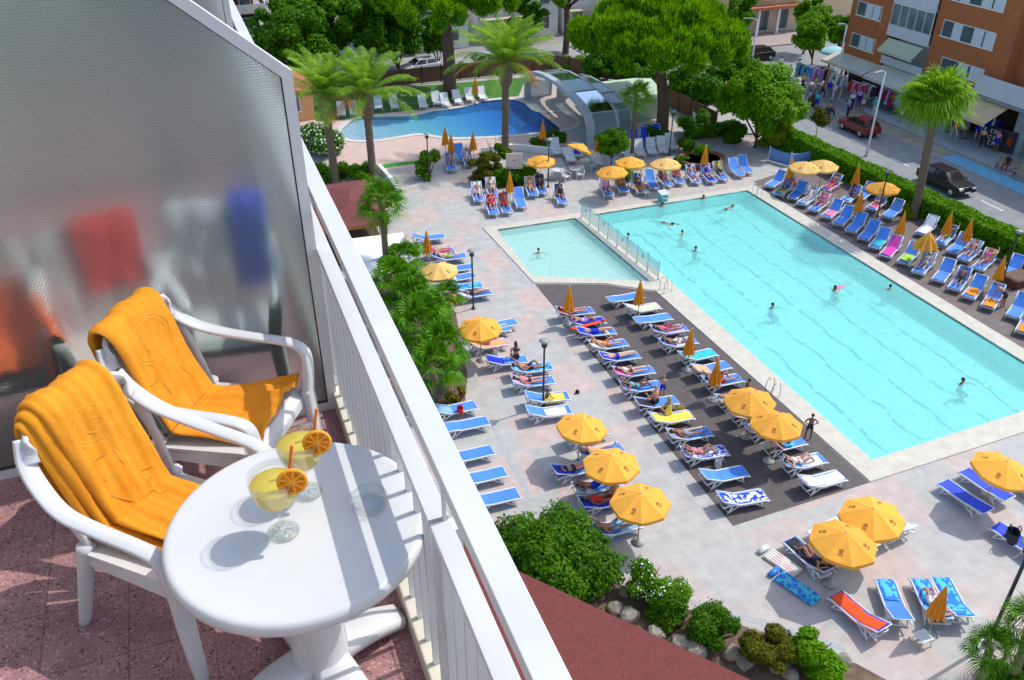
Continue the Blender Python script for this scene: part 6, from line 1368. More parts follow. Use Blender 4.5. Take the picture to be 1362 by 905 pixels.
for z in (7.15,10.1): window(t, X+1.1, 46.5, 50.2, z, z+1.4, ((.0,.3),(.5,.8)))
b = MB(); b.span((X-1.0,36,3.95),(X-.85,52.5,5.45)); b.span((X-.85,36,3.93),(X+1.1,52.5,4.1)); b.obj('balcony_front', M_wpanel, t)
b = MB(); b.span((X-1.02,40,3.70),(X-.86,52.4,3.90)); b.obj('fascia', M_grey, t)
b = MB(); b.span((X-.3,47.2,0),(X+1.2,48.3,3.68)); b.obj('shop_pier', M_grey, t)
b = MB(); b.span((X-.1,53.9,0),(X+1.2,54.7,2.7)); b.obj('shop_pier', mat('stone_pier', (.42,.40,.36), .8, .1, 2), t)
b = MB(); b.span((X-.1,59.9,0),(X+1.2,60.6,2.7)); b.obj('shop_pier', M_grey, t)
def awning(y0, y1, zt, zf, out, m, par, X=X):
    b = MB(); b.add([(X,y0,zt),(X,y1,zt),(X-out,y1,zf),(X-out,y0,zf)], [(0,1,2,3)]); b.add([(X,y0,zt-.03),(X,y1,zt-.03),(X-out,y1,zf-.03),(X-out,y0,zf-.03)], [(0,1,2,3)]); b.span((X-out-.02,y0,zf-.24),(X-out,y1,zf)); b.obj('shop_awning', m, par)
awning(64.2,70.3,3.1,2.5,2.0,M_awnc,t); awning(58.4,63.9,3.35,2.5,2.2,M_awnc,t); awning(49.0,53.6,3.95,2.55,2.8,M_awno,t)
b = MB(); b.span((X+14,30,2.7),(X+14.2,69.7,13.3)); b.span((X-.1,64.2,13),(X+14,69.85,13.3)); b.obj('parapet', M_wpanel, t)
# cream building across the side street
t = thing('cream_apartment_block', 'cream rendered building with terracotta canopy and dark entrance windows', 'building', (0,0,0)); Y = 91.0
b = MB(); b.span((53,Y,0),(90,Y+10,12)); b.obj('wall', M_creamw, t)
b = MB(); b.span((62,Y-1.6,3.0),(71,Y,3.3)); b.obj('canopy', M_terrac, t)
for x in (62.3,65,67.8,70.6):
    b = MB(); b.span((x-.15,Y-1.4,0),(x+.15,Y-1.1,3.0)); b.obj('column', M_white2, t)
for x in (62.6,65.4,68.2): window(t, Y, x+.2, x+2.0, .3, 2.6, (), ax='y')
for x in (56,60.2,66,70,76,80): window(t, Y, x, x+1.4, 4.4, 6.2, (), ax='y')
for x in (66,70): b = MB(); b.span((x-.3,Y-.9,3.9),(x+1.9,Y-.8,4.9)); b.obj('balcony_front', M_creamw, t)
# white villas behind the fence
def villa(label, x0, x1, y0, y1, h, seed):
    t = thing('white_villa', label, 'house', (0,0,0), 0, 'white villas behind the fence'); b = MB(); b.span((x0,y0,0),(x1,y1,h)); b.obj('wall', M_white2, t)
    b = MB(); b.span((x0-.15,y0-.15,h),(x1+.15,y1+.15,h+.18)); b.obj('roof', mat('flat_roof_gravel', (.48,.45,.40), .9, .1, 1), t)
    b = MB(); b.span((x0-.15,y0-.15,h+.18),(x1+.15,y0,h+.75)); b.obj('parapet', M_white2, t)
    n = max(2, int((x1-x0)/3.2))
    for i in range(n):
        x = x0+(x1-x0)*(i+.5)/n
        window(t, y0, x-.6, x+.6, .9, 2.2, ((.0,.3),) if i % 2 else (), ax='y')
        if h > 5: window(t, y0, x-.6, x+.6, 3.7, 5.0, ((.7,1),) if i % 2 else (), ax='y')
    b = MB(); b.span((x0+.4,y0-1.6,2.55),(x0+.55*(x1-x0),y0-.16,2.7)); b.obj('porch_roof', mat('porch_beige', (.55,.49,.36), .8, .1, 1), t)
    return t
villa('white villa with porch at the left, behind the bare pine trunk', 20.5, 31, 97, 107, 5.8, 1); villa('white villa in the middle behind the tall date palm', 32.5, 43, 99, 110, 5.6, 2); villa('low white house at the far left behind date palms', 8, 19, 99, 107, 3.1, 3); villa('white house beyond the dark umbrella pine', 44, 52, 100, 112, 6.2, 4)
# brown apartment block far left
t = thing('brown_apartment_block', 'dark brown apartment block with pale balcony rails at the top left', 'building', (0,0,0)); M_brown = mat('dark_brown_brick', (.085,.032,.022), .85, .2, 1.5); M_rail = mat('pale_balcony_rail', (.55,.52,.48), .6, .1, 2)
b = MB(); b.span((-8,106,0),(8.5,122,16)); b.obj('wall', M_brown, t)
for z in (1.0,4.0,7.0,10.0,13):
    b = MB(); b.span((0,104.3,z),(9.6,106,z+.2)); b.span((0,104.2,z+.2),(9.6,104.3,z+1.0)); b.span((9.6,104.2,z),(9.75,112,z+1.0)); b.obj('balcony_front', M_rail, t)
    for x in (1.0,4.2,7.0): window(t, 106.0, x, x+1.2, z+.3, z+2.2, (), ax='y')
b = MB(); b.span((3.0,104.5,0),(3.7,106,16)); b.obj('pier', M_brown, t)
# orange hut with tiled roof
p = at(420,160); t = thing('orange_hut', 'small orange stucco pool house with terracotta tiled roof', 'house', (p.x-3.2,p.y+.2,0))
b = MB(); b.span((-3,0,0),(3.2,5,2.9)); b.obj('wall', mat('orange_stucco', (.70,.36,.14), .85, .08, 1.5), t)
b = MB(); b.add([(-3.5,-.6,2.85),(3.7,-.6,2.85),(3.7,5.6,2.85),(-3.5,5.6,2.85),(-1,2.5,4.5),(1.2,2.5,4.5)], [(0,1,5,4),(1,2,5),(2,3,4,5),(3,0,4),(3,2,1,0)]); b.obj('roof', M_terrac, t)
window(t, 0, .9, 2.0, .9, 2.2, (), ax='y')
# bar pavilion with red roof, white flat canopy, red roofed annex of the hotel
P = [at(*q, 2.7) for q in ((424,247),(492,249),(508,287),(462,303))]; cx = sum((q.x for q in P))/4; cyy = sum((q.y for q in P))/4
t = thing('bar_pavilion', 'garden bar pavilion with flat hipped dark red roof', 'pavilion', (cx,cyy,0)); x0, x1, y0, y1 = min(q.x for q in P)-cx-1.2, max(q.x for q in P)-cx, min(q.y for q in P)-cyy, max(q.y for q in P)-cyy
b = MB(); b.add([(x0,y0,2.7),(x1,y0,2.7),(x1,y1,2.7),(x0,y1,2.7),(-.4,-.9,3.3),(.0,1.0,3.3)], [(0,1,4),(1,2,5,4),(2,3,5),(3,0,4,5),(3,2,1,0)]); b.obj('roof', mat('dark_red_roof', (.165,.042,.038), .85, .12, 2, bump=.2, bscale=20), t)
b = MB(); b.span((x0+.1,y0+.1,2.45),(x1-.1,y1-.1,2.69)); b.obj('fascia', mat('orange_wood', (.48,.20,.05), .6, .2, 4), t)
for sx in (x0+.3,x1-.3):
    for sy in (y0+.3,y1-.3): b = MB(); b.span((sx-.1,sy-.1,0),(sx+.1,sy+.1,2.45)); b.obj('post', mat('dark_wood', (.09,.05,.03), .7, .2, 5), t)
b = MB(); b.span((x0+.5,y0+.5,0),(x1-.5,y1-.5,1.1)); b.span((x0+.4,y0+.4,1.1),(x1-.4,y1-.4,1.16)); b.obj('bar_counter', mat('dark_wood', (.09,.05,.03), .7, .2, 5), t)
P = [at(*q, 2.4) for q in ((462,318),(536,309),(548,346),(500,372),(470,350))]; t = thing('white_canopy', 'flat white canopy roof between red pavilion and palm bed', 'canopy', (P[0].x,P[0].y,0)); b = MB(); b.prism([(q.x-P[0].x,q.y-P[0].y) for q in P], 2.3, 2.4); b.obj('roof', M_white2, t, bevel=.02)
for q in P[1:4]: b = MB(); v = (q-P[0])*.9; b.tube([(v.x,v.y,0),(v.x,v.y,2.3)], .06, 8); b.obj('post', M_white2, t, smooth=True)
P = [at(*q, 2.6) for q in ((690,760),(1012,911))]; d = (P[1]-P[0]); a0 = P[0]-d*.6; a1 = P[1]+d*.5
t = thing('annex_with_red_roof', 'low hotel annex with flat rough terracotta red roof below the railing', 'annex', (0,0,0))
b = MB(); b.prism([(a0.x,a0.y),(a1.x,a1.y),(1.0,a1.y-2),(1.0,a0.y)], 2.35, 2.6); b.obj('roof', mat('terracotta_roof_felt', (.165,.040,.036), .95, .16, 9, bump=.6, bscale=30, detail=8), t)
nn = Vector((-d.y,d.x,0)).normalized()*-.25 if True else 0
b = MB(); b.prism([(a0.x-.3,a0.y-.4),(a1.x-.3,a1.y-.4),(1.2,a1.y-1.8),(1.2,a0.y-.4)], 0, 2.34); b.obj('wall', M_plaster, t)
# wooden fence
M_fence = mat('brown_fence_boards', (.15,.075,.045), .85, .2, 5)
t = thing('wooden_fence', 'brown board fence with dark posts round the hotel garden', 'fence', (0,0,0)); FL = [(2,84.6),(20,84.6),(36.1,84.6),(41.35,77.7),(41.9,61.6)]; k = 0
for (x0_,y0_),(x1_,y1_) in zip(FL[:-1],FL[1:]):
    L = math.hypot(x1_-x0_,y1_-y0_); n = int(L/1.9); an = math.atan2(y1_-y0_,x1_-x0_)
    for i in range(n):
        u = (i+.5)/n; b = MB(); b.box((x0_+(x1_-x0_)*u,y0_+(y1_-y0_)*u,.85),(L/n-.06,.05,1.5),an); b.obj('board_panel', M_fence, t)
        u = i/n; b = MB(); b.box((x0_+(x1_-x0_)*u,y0_+(y1_-y0_)*u,.88),(.10,.12,1.76),an); b.obj('post', mat('fence_post', (.05,.03,.02), .8, .2, 5), t)
# telescopic pool enclosure
M_encf = mat('pale_aluminium', (.44,.49,.52), .4, .05, 2)
def poly_mat():
    m = bpy.data.materials.new('smoky_polycarbonate'); m.use_nodes = True; N = m.node_tree.nodes; L = m.node_tree.links; N.remove(N['Principled BSDF'])
    tc = N.new('ShaderNodeTexCoord'); no = N.new('ShaderNodeTexNoise'); no.inputs['Scale'].default_value = .7; L.new(tc.outputs['Object'], no.inputs['Vector']); cr = N.new('ShaderNodeValToRGB'); cr.color_ramp.elements[0].color = (.45,.55,.57,1); cr.color_ramp.elements[1].color = (.58,.66,.68,1); L.new(no.outputs['Fac'], cr.inputs[0])
    tr = N.new('ShaderNodeBsdfTransparent'); L.new(cr.outputs[0], tr.inputs['Color']); gl = N.new('ShaderNodeBsdfGlossy'); gl.inputs['Roughness'].default_value = .12; gl.inputs['Color'].default_value = (.75,.85,.9,1); fr = N.new('ShaderNodeFresnel'); fr.inputs['IOR'].default_value = 1.7; df = N.new('ShaderNodeBsdfDiffuse'); df.inputs['Color'].default_value = (.36,.45,.48,1); md = N.new('ShaderNodeMixShader'); md.inputs[0].default_value = .5; L.new(tr.outputs[0], md.inputs[1]); L.new(df.outputs[0], md.inputs[2])
    mx = N.new('ShaderNodeMixShader'); L.new(fr.outputs[0], mx.inputs[0]); L.new(md.outputs[0], mx.inputs[1]); L.new(gl.outputs[0], mx.inputs[2]); L.new(mx.outputs[0], N['Material Output'].inputs['Surface']); return m
M_poly = poly_mat()
t = thing('pool_enclosure', 'telescopic grey glazed enclosure arched over the end of the lagoon pool', 'pool enclosure', (0,0,0)); yA, yB = 62.0, 76.6
def arch(s, ins=0):   # (y,z) outline
    P = [(0,0),(.005,.45),(.05,.72),(.13,.84),(.30,.95),(.5,1.0),(.70,.97),(.87,.86),(.955,.70),(.995,.42),(1,0)]
    c = (yA+yB)/2; w = (yB-yA)*s; return [(c-w/2+p*w+(ins if p < .5 else -ins if p > .5 else 0), q*(3.45*s)-(ins if 0 < p < 1 else 0)) for p, q in P]
for k, (xa, xb, s) in enumerate([(29.9,32.7,1.0),(32.8,34.6,.84)]):
    A = arch(s); I = arch(s,.30)
    for xx, w in ((xa,.62),(xb-.16,.16)):
        b = MB(); n = len(A)
        b.grid([[(xx,)+p for p in A],[(xx+w,)+p for p in A],[(xx+w,)+p for p in I],[(xx,)+p for p in I],[(xx,)+p for p in A]]); b.obj('arch_frame', M_encf, t)
    for j in range(len(A)-1):
        (u0,v0),(u1,v1) = A[j],A[j+1]; b = MB(); b.add([(xa+.62,u0,v0-.03),(xb,u0,v0-.03),(xb,u1,v1-.03),(xa+.62,u1,v1-.03)], [(0,1,2,3)]); b.obj('glazing_panel', M_poly, t)
        if j % 2 == 0 and j: b = MB(); b.tube([(xa+.3,u0,v0),(xb,u0,v0)], .05, 6); b.obj('purlin', M_encf, t)
# pale green shed and low walls beside the enclosure
p = at(868,158); t = thing('pale_green_shed', 'low pale green plant room between enclosure and big pine', 'shed', (p.x-1.6,p.y,0))
b = MB(); b.span((-1.8,0,0),(2.6,6,1.9)); b.obj('wall', mat('pale_green_wall', (.42,.58,.38), .8, .08, 1.5), t); b = MB(); b.add([(-2,-.2,1.9),(2.8,-.2,1.9),(2.8,6.2,1.9),(-2,6.2,1.9),(-2,3,2.7),(2.8,3,2.7)], [(0,1,5,4),(2,3,4,5),(1,2,5),(3,0,4),(3,2,1,0)]); b.obj('roof', mat('pale_green_roof', (.52,.66,.48), .7, .08, 1.5), t)
t = thing('white_ramp_wall', 'sloping white garden wall right of the big pine trunk', 'wall', (*at(897,135).xy,0)); q = at(932,166)-at(897,135); b = MB(); ang_ = math.atan2(q.y,q.x); b.extrude([(0,0),(q.length,0),(q.length,.5),(0,1.3)], 'y', -.12, .12); o = b.obj('wall', M_white2, t); o.rotation_euler.z = ang_; b = MB(); b.extrude([(0,1.303),(q.length,.503),(q.length,.56),(0,1.36)], 'y', -.16, .16); o = b.obj('coping', M_conc, t); o.rotation_euler.z = ang_
def lowwall(label, pts, h, m, w=.25, name='low_wall'):
    P = [at(*q) for q in pts]; t = thing(name, label, 'wall', (P[0].x,P[0].y,0)); b = MB(); S_ = spline([q-P[0] for q in P], 5)
    rows = []
    for i, v in enumerate(S_):
        tg = (S_[min(i+1,len(S_)-1)]-S_[max(i-1,0)]).normalized(); nn = Vector((-tg.y,tg.x,0))*w/2; rows.append([v-nn, v-nn+Vector((0,0,h)), v+nn+Vector((0,0,h)), v+nn])
    b.grid(rows, True); b.add(rows[0], [(0,1,2,3)]); b.add(rows[-1], [(3,2,1,0)]); b.obj('wall', m, t)
    b = MB(); rows = [[r_[1]+(r_[1]-r_[2])*.1+Vector((0,0,.002)), r_[1]+(r_[1]-r_[2])*.1+Vector((0,0,.06)), r_[2]+(r_[2]-r_[1])*.1+Vector((0,0,.06)), r_[2]+(r_[2]-r_[1])*.1+Vector((0,0,.002))] for r_ in rows]; b.grid(rows, True); b.add(rows[0], [(0,1,2,3)]); b.add(rows[-1], [(3,2,1,0)]); b.obj('coping', M_white2, t); return t
lowwall('curved low white wall with shrubs beside the lagoon pool', ((640,205),(680,200),(715,203),(755,207)), .45, M_white2)
lowwall('low white wall beside the shrub below the second date palm', ((505,228),(520,245),(530,262)), .5, M_white2)
p = at(932,218); t = thing('round_planter', 'round brick red planter among the loungers at the pool top', 'planter', (p.x,p.y,0)); b = MB(); b.lathe([(1.0,0),(1.35,.0),(1.55,.55),(1.4,.55),(1.25,.40),(0,.40)], 28, sx=1.25); b.obj('bowl', mat('planter_brick', (.26,.09,.05), .85, .15, 4), t); b = MB(); b.lathe([(0,.43),(1.2,.43)], 20, sx=1.25); b.obj('soil', M_soil, t, fix=False)
p = at(1352,377); t = thing('wooden_planter', 'dark brown wooden planter box by the lamp in the hedge rows', 'planter', (p.x,p.y,0), R(5)); b = MB(); b.span((-.9,-.6,0),(.9,.6,.55)); b.obj('box', mat('dark_red_wood', (.13,.05,.03), .8, .2, 5), t, bevel=.02); b = MB(); b.span((-.8,-.5,.551),(.8,.5,.58)); b.obj('soil', M_soil, t)
# notice board, windbreak, green mat
p = at(684,246); t = thing('notice_board', 'blank pinkish notice board on a post in front of the shrub bed', 'sign', (p.x,p.y,0), R(-18)); b = MB(); b.tube([(0,0,0),(0,0,1.3)], .04, 8); b.obj('post', M_post, t); b = MB(); b.span((-.62,-.04,1.25),(.62,.04,2.45)); b.obj('board', mat('pink_board', (.66,.52,.45), .7, .05, 2), t, bevel=.01); b = MB(); b.span((-.10,-.046,1.86),(.05,-.041,1.94)); b.obj('small_print', M_mark, t)
t = thing('blue_windbreak', 'light blue fabric windbreak screen at the hedge start', 'windbreak', (*at(1022,214).xy,0)); P = [at(*q)-at(1022,214) for q in ((1022,214),(1050,222),(1078,218),(1084,212))]; M_wind = mat('blue_fabric_screen', (.14,.30,.62), .8, .08, 2)
for a_, c_ in zip(P[:-1],P[1:]):
    b = MB(); rows = []
    for i in range(9):
        v = a_.lerp(c_, i/8); sg = .10*math.sin(PI*i/8); rows.append([v+Vector((0,0,.05)), v+Vector((sg,sg,.55)), v+Vector((0,0,1.1-.12*math.sin(PI*i/8)))])
    b.grid(rows); o = b.obj('cloth', M_wind, t, smooth=True); sdf = o.modifiers.new('s','SOLIDIFY'); sdf.thickness = .01
for v in P: b = MB(); b.tube([v, v+Vector((0,0,1.2))], .03, 6); b.obj('post', M_white2, t)

# ---- cars
def car(label, px, py, rz, paint, L=4.05, w=1.7, h=1.44, kind='hatch'):
    p = at(px, py); t = thing('parked_car', label, 'car', (p.x,p.y,0), rz, 'cars on the streets')
    hl = L/2
    body = [(-hl,.36),(-hl+.02,.62),(-hl+.10,.78),(-hl+.95,.92),(hl-.55,.98),(hl-.12,.92),(hl,.70),(hl,.36)]
    b = MB(); rows = []
    for u, sc_, dz in ((-1,.90,.0),(-.94,.985,0),(-.5,1,.02),(0,1,.025),(.5,1,.02),(.94,.985,0),(1,.90,.0)):
        rows.append([(x*sc_, u*w/2, z+dz*(z > .7)-(.10 if abs(u) == 1 and z > .7 else 0)*.6) for x, z in body])
    b.grid(rows, True); b.add(rows[0], [list(range(8))]); b.add(rows[-1], [list(range(8))[::-1]])
    b.obj('body', paint, t, smooth=False, bevel=.03)
    roof = [(-hl+1.02,.93),(-hl+1.75,h-.03),(-hl+2.2,h),(hl-.75,h-.05),(hl-.28,.98)]
    b = MB(); rows = []
    for u, k in ((-1,0),(-1,1),(1,1),(1,0)):
        rows.append([(x, u*w/2*(.93 if z < 1.05 else .74), z if k else z) for x, z in roof])
    a0 = [(x,-w/2*(.93 if z < 1.05 else .74),z) for x, z in roof]; a1 = [(x,w/2*(.93 if z < 1.05 else .74),z) for x, z in roof]
    b.grid([a0,a1]); b.add(a0, [list(range(5))]); b.add(a1, [list(range(5))[::-1]]); b.obj('cabin', paint, t, bevel=.02)
    gm = mat('car_glass', (.02,.025,.03), .06, spec=.9)
    def pane(nm, vs, off):
        vs = [Vector(v) for v in vs]; n_ = (vs[1]-vs[0]).cross(vs[2]-vs[0]).normalized(); c = sum(vs, Vector())/len(vs)
        if n_.dot(c-Vector((0,0,.9))) < 0: n_ = -n_
        vs = [c+(v-c)*.88+n_*off for v in vs]; b = MB(); b.add(vs, [list(range(len(vs)))]); b.obj(nm, gm, t, fix=False)
    pane('windscreen', [a0[0],a0[1],a1[1],a1[0]], .012); pane('rear_window', [a0[3],a0[4],a1[4],a1[3]], .012)
    for a in (a0,a1):
        m0 = Vector(a[1]).lerp(Vector(a[3]),.48); m1 = Vector(a[0]).lerp(Vector(a[4]),.50); pane('side_window', [a[0],a[1],m0,m1], .014); pane('side_window', [m1,m0,a[3],a[4]], .014)
    for x in (-hl+.72,hl-.72):
        for s in (-1,1):
            b = MB(); b.lathe([(.0,-.09),(.27,-.09),(.31,-.06),(.31,.06),(.27,.09),(0,.09)], 20); M_ = Matrix.Translation((x,s*(w/2-.07),.31)) @ Matrix.Rotation(PI/2,4,'X'); b.v = [tuple(M_ @ Vector(v)) for v in b.v]; wh = b.obj('wheel', mat('tyre_rubber', (.02,.02,.02), .8), t, smooth=True)
            b = MB(); b.lathe([(0,.095),(.19,.095),(.20,.088)], 16); M_ = Matrix.Translation((x,s*(w/2-.07),.31)) @ Matrix.Rotation(PI/2*(-s),4,'X'); b.v = [tuple(M_ @ Vector(v)) for v in b.v]; b.obj('rim', M_steel, wh)
    for s in (-1,1):
        b = MB(); b.box((-hl+.08,s*w*.34,.68),(.10,.36,.14)); b.obj('headlight', mat('lamp_lens', (.75,.77,.78), .1), t, bevel=.02); b = MB(); b.box((hl-.03,s*w*.38,.78),(.08,.22,.20)); b.obj('tail_light', mat('red_lens', (.45,.01,.01), .2), t, bevel=.02)
        b = MB(); b.box((-hl+1.25,s*(w/2+.07),.98),(.14,.18,.12)); b.obj('wing_mirror', paint, t, bevel=.02)
    b = MB(); b.box((-hl+.0,0,.42),(.04,.5,.11)); b.obj('number_plate', M_white2, t); return t
P_black = mat('black_car_paint', (.008,.009,.011), .28, .1, 2, spec=.35); P_red = mat('dark_red_car_paint', (.22,.015,.015), .2, .1, 2, spec=.6); P_silver = mat('silver_car_paint', (.45,.46,.47), .3, .05, 2, metal=.4); P_white = mat('white_car_paint', (.70,.71,.72), .25, .03, 2)
car('black hatchback driving along the road behind the hedge', 1255,250, R(90), P_black, 4.3)
car('dark red hatchback at the kerb below the shops', 1141,176, R(-90), P_red, 3.7)
car('black car waiting on the side street beyond the big pine', 1004,80, R(0), P_black, 4.2)
car('white car parked behind the fence, left of the bare pine trunk', 560,96, R(10), P_white, 4.2); car('silver car parked behind the fence near the date palms', 470,100, R(5), P_silver, 4.2); car('white car parked behind the fence, right of the bare pine trunk', 640,90, R(0), P_white, 4.2); car('silver car parked on the back pavement under the big pine', 885,112, R(85), P_silver, 4.0); car('dark car on the back pavement beside the corner tree', 955,135, R(85), mat('grey_car_paint', (.05,.055,.06), .25, .1, 2), 4.0)
# ---- street lamps, benches, shops' goods
def street_lamp(label, px, py, h, arm, rz=PI):
    p = at(px, py); t = thing('street_lamp', label, 'street lamp', (p.x,p.y,0), rz, 'tall street lamps'); b = MB(); b.tube([(0,0,0),(0,0,.8),(0,0,h)], [.12,.09,.06], 10); b.obj('post', M_wpanel, t, smooth=True)
    b = MB(); b.tube(spline([(0,0,h-.05),(arm*.4,0,h+.15),(arm,0,h+.2)],4), .04, 6); b.obj('arm', M_wpanel, t, smooth=True); b = MB(); b.box((arm+.2,0,h+.18),(.6,.24,.10)); b.obj('lamp_head', M_grey, t, bevel=.03)
street_lamp('tall pale street lamp standing behind the hedge by the red car', 1152,208, 6.7, 1.1, R(200)); street_lamp('tall slim street lamp before the shops left of the brick corner', 1105,141, 7.2, .5, R(180)); street_lamp('short street lamp by the blue shop goods', 1312,195, 3.0, .5, R(0)); street_lamp('curved street lamp beside the big pine on the side street', 998,96, 5.2, 1.0, R(160))
def bench(label, px, py, rz):
    p = at(px, py); t = thing('street_bench', label, 'bench', (p.x,p.y,.12), rz, 'benches on the pavement'); b = MB()
    for i in range(4): b.span((-.8,-.22+i*.12,.42),(.8,-.13+i*.12,.46))
    b.obj('seat', M_wood, t); b = MB()
    for i in range(3): b.span((-.8,.26+i*.03,.55+i*.13),(.8,.29+i*.03,.65+i*.13))
    b.obj('backrest', M_wood, t)
    for s in (-.7,.7): b = MB(); b.span((s-.03,-.2,0),(s+.03,-.14,.42)); b.span((s-.03,.22,0),(s+.03,.28,.42)); b.tube([(s,.25,.42),(s,.34,.92)], .025, 6); b.obj('leg', M_post, t)
    return t
bench('wooden bench with a seated person on the pavement', 1337,228, R(-70)); bench('wooden bench at the right picture edge on the pavement', 1360,240, R(-70))
def rack(label, px, py, cols, rz=0, w=1.5, h=1.7):
    p = at(px, py); t = thing('goods_rack', label, 'clothes rack', (p.x,p.y,.12), rz, 'goods displayed before the shops'); t.scale = (1.25,1.25,1.15); b = MB()
    for s in (-w/2,w/2): b.tube([(s,0,0),(s,0,h)], .025, 6); b.tube([(s,-.3,.03),(s,.3,.03)], .025, 6)
    b.tube([(-w/2,0,h),(w/2,0,h)], .025, 6); b.obj('frame', M_steel, t); g = random.Random(px)
    n = 7
    for i in range(n):
        x = -w/2+w*(i+.5)/n; hh = g.uniform(.7,1.15); b = MB(); rows = []
        for k in range(5): u = k/4; rows.append([(x-.035-.03*u,-.26-.08*u+.02*math.sin(3*u+i),h-.05-hh*u),(x+.035+.03*u,-.26-.08*u,h-.05-hh*u),(x+.035+.03*u,.26+.08*u,h-.05-hh*u),(x-.035-.03*u,.26+.08*u+.02*math.sin(4*u),h-.05-hh*u)])
        b.grid(rows, True); b.add(rows[0], [(0,1,2,3)]); b.obj('garment', TC[cols[i % len(cols)]], t)
for a_ in [('rack of blue beach towels at the left of the shops',1066,115,('blueprint','royal','green')),('rack of lilac and purple dresses beside the blue one',1080,118,('lilac','magenta','white')),('rack with red shirts behind the slim street lamp',1096,120,('red','cream','dark')),('rack of white and grey clothes beside the shop screen',1111,128,('white','grey','cream')),('stand of red and lilac swim rings and bags',1136,140,('red','lilac','red')),('rack of grey and black clothes under the second awning',1150,142,('dark','cream','grey')),('rack of maroon towels behind the tall street lamp',1176,150,('maroon','maroon','lilac')),('rack of purple and light blue goods right of maroon towels',1186,152,('lilac','lightblue','royal')),('rack of yellow green beach mats beside the tall palm crown',1198,156,('yellow','cream','green')),('rack of dark clothes below the sand coloured awning',1270,182,('grey','royal','dark')),('rack of bright blue beach goods under the sand awning',1308,190,('royal','blueprint','royal'))]: rack(*a_, rz=R(90))
p = on_x(1334,178,60.35); t = thing('shop_billboard', 'black shop board with white lettering under the sand awning', 'sign', (p.x,p.y,.12), R(100)); t.scale = (.8,1,.9); b = MB(); b.span((-1.5,-.05,.1),(1.5,.05,2.0)); b.obj('board', mat('black_board', (.02,.022,.03), .5), t, bevel=.01)
M_lett = mat('white_lettering', (.75,.76,.78), .6)
for i, (x, w_, z) in enumerate([(1.0,.26,1.55),(.6,.26,1.55),(.15,.34,1.55),(1.0,.3,1.0),(.55,.26,1.0),(.1,.3,1.0),(.95,.3,.5),(.45,.34,.5)]):   # blurred letter-like strokes: illegible in the photograph
    # stem on the reader's left (local +x), cross strokes that differ from letter to letter
    b = MB(); b.span((x+w_-.07,.052,z-.18),(x+w_,.062,z+.18))
    for k, zz in enumerate((.11,-.03,-.18)):
        if (i*5+k) % 3 != 1: b.span((x+.02*k,.052,z+zz),(x+w_-.07,.062,z+zz+.07))
    if i % 2: b.span((x,.052,z-.18 if i % 4 == 1 else z-.02),(x+.019,.062,z+.18))
    b.obj('letter', M_lett, t)
b = MB(); b.lathe([(0,.0),(.22,.0)], 16); M_ = Matrix.Translation((-.9,.056,1.1)) @ Matrix.Rotation(PI/2,4,'X') @ Matrix.Scale(1.6,4,(0,1,0)); b.v = [tuple(M_ @ Vector(v)) for v in b.v]; b.obj('orange_emblem', TC['scarlet'], t, fix=False)
p = at(1072,82); 
p = at(1104,100); t = thing('round_parasol', 'round pale turquoise parasol at the corner of the shops', 'parasol', (p.x,p.y,.12)); b = MB(); b.lathe([(0,2.75),(.6,2.65),(1.35,2.35),(1.5,2.15)], 18); b.obj('canopy', mat('pale_turquoise_cloth', (.35,.70,.76), .8, .05, 1), t, smooth=True); b = MB(); b.tube([(0,0,0),(0,0,2.72)], .03, 8); b.obj('pole', M_steel, t); b = MB(); b.lathe([(0,0),(.3,0),(.28,.08),(0,.1)], 14); b.obj('base', M_conc, t)
def bin_(label, px, py):
    p = at(px, py); t = thing('litter_bin', label, 'bin', (p.x,p.y,.12), 0, 'dark bins on the pavement'); b = MB(); b.lathe([(.0,0),(.24,0),(.30,.9),(.27,.9),(.22,.1),(0,.1)], 16); b.obj('body', M_post, t, smooth=True); b = MB(); b.lathe([(.31,.9),(.31,.98),(.15,1.1),(0,1.12)], 16); b.obj('lid', M_post, t, smooth=True)
bin_('dark litter bin before the shops beside the white dressed woman', 1081,142); bin_('dark litter bin on the kerb above the red car', 1099,160)
p = at(1212,160); t = thing('motor_scooter', 'white motor scooter parked on the pavement by the palm crown', 'scooter', (p.x,p.y,.12), R(60)); b = MB(); b.tube(spline([(-.6,0,.55),(-.45,0,.35),(0,0,.28),(.2,0,.55),(.6,0,.68),(.8,0,.62)],4), [.10]*8+[.14]*8+[.12]*5, 8); b.obj('body', P_white, t, smooth=True); b = MB(); b.tube([(.05,0,.74),(.4,0,.80),(.75,0,.80)], [.10,.13,.08], 8); b.obj('seat', M_post, t, smooth=True); b = MB(); b.tube([(-.68,0,.3),(-.5,0,.95)], .035, 6); b.tube([(-.5,-.3,1.0),(-.5,.3,1.0)], .025, 6); b.obj('handlebar', M_post, t)
for x in (-.7,.6): b = MB(); b.lathe([(.12,-.05),(.25,-.05),(.27,0),(.25,.05),(.12,.05)], 18); M_ = Matrix.Translation((x,0,.27)) @ Matrix.Rotation(PI/2,4,'X'); b.v = [tuple(M_ @ Vector(v)) for v in b.v]; b.obj('wheel', mat('tyre_rubber', (.02,.02,.02), .8), t, smooth=True)
p = at(1112,74)
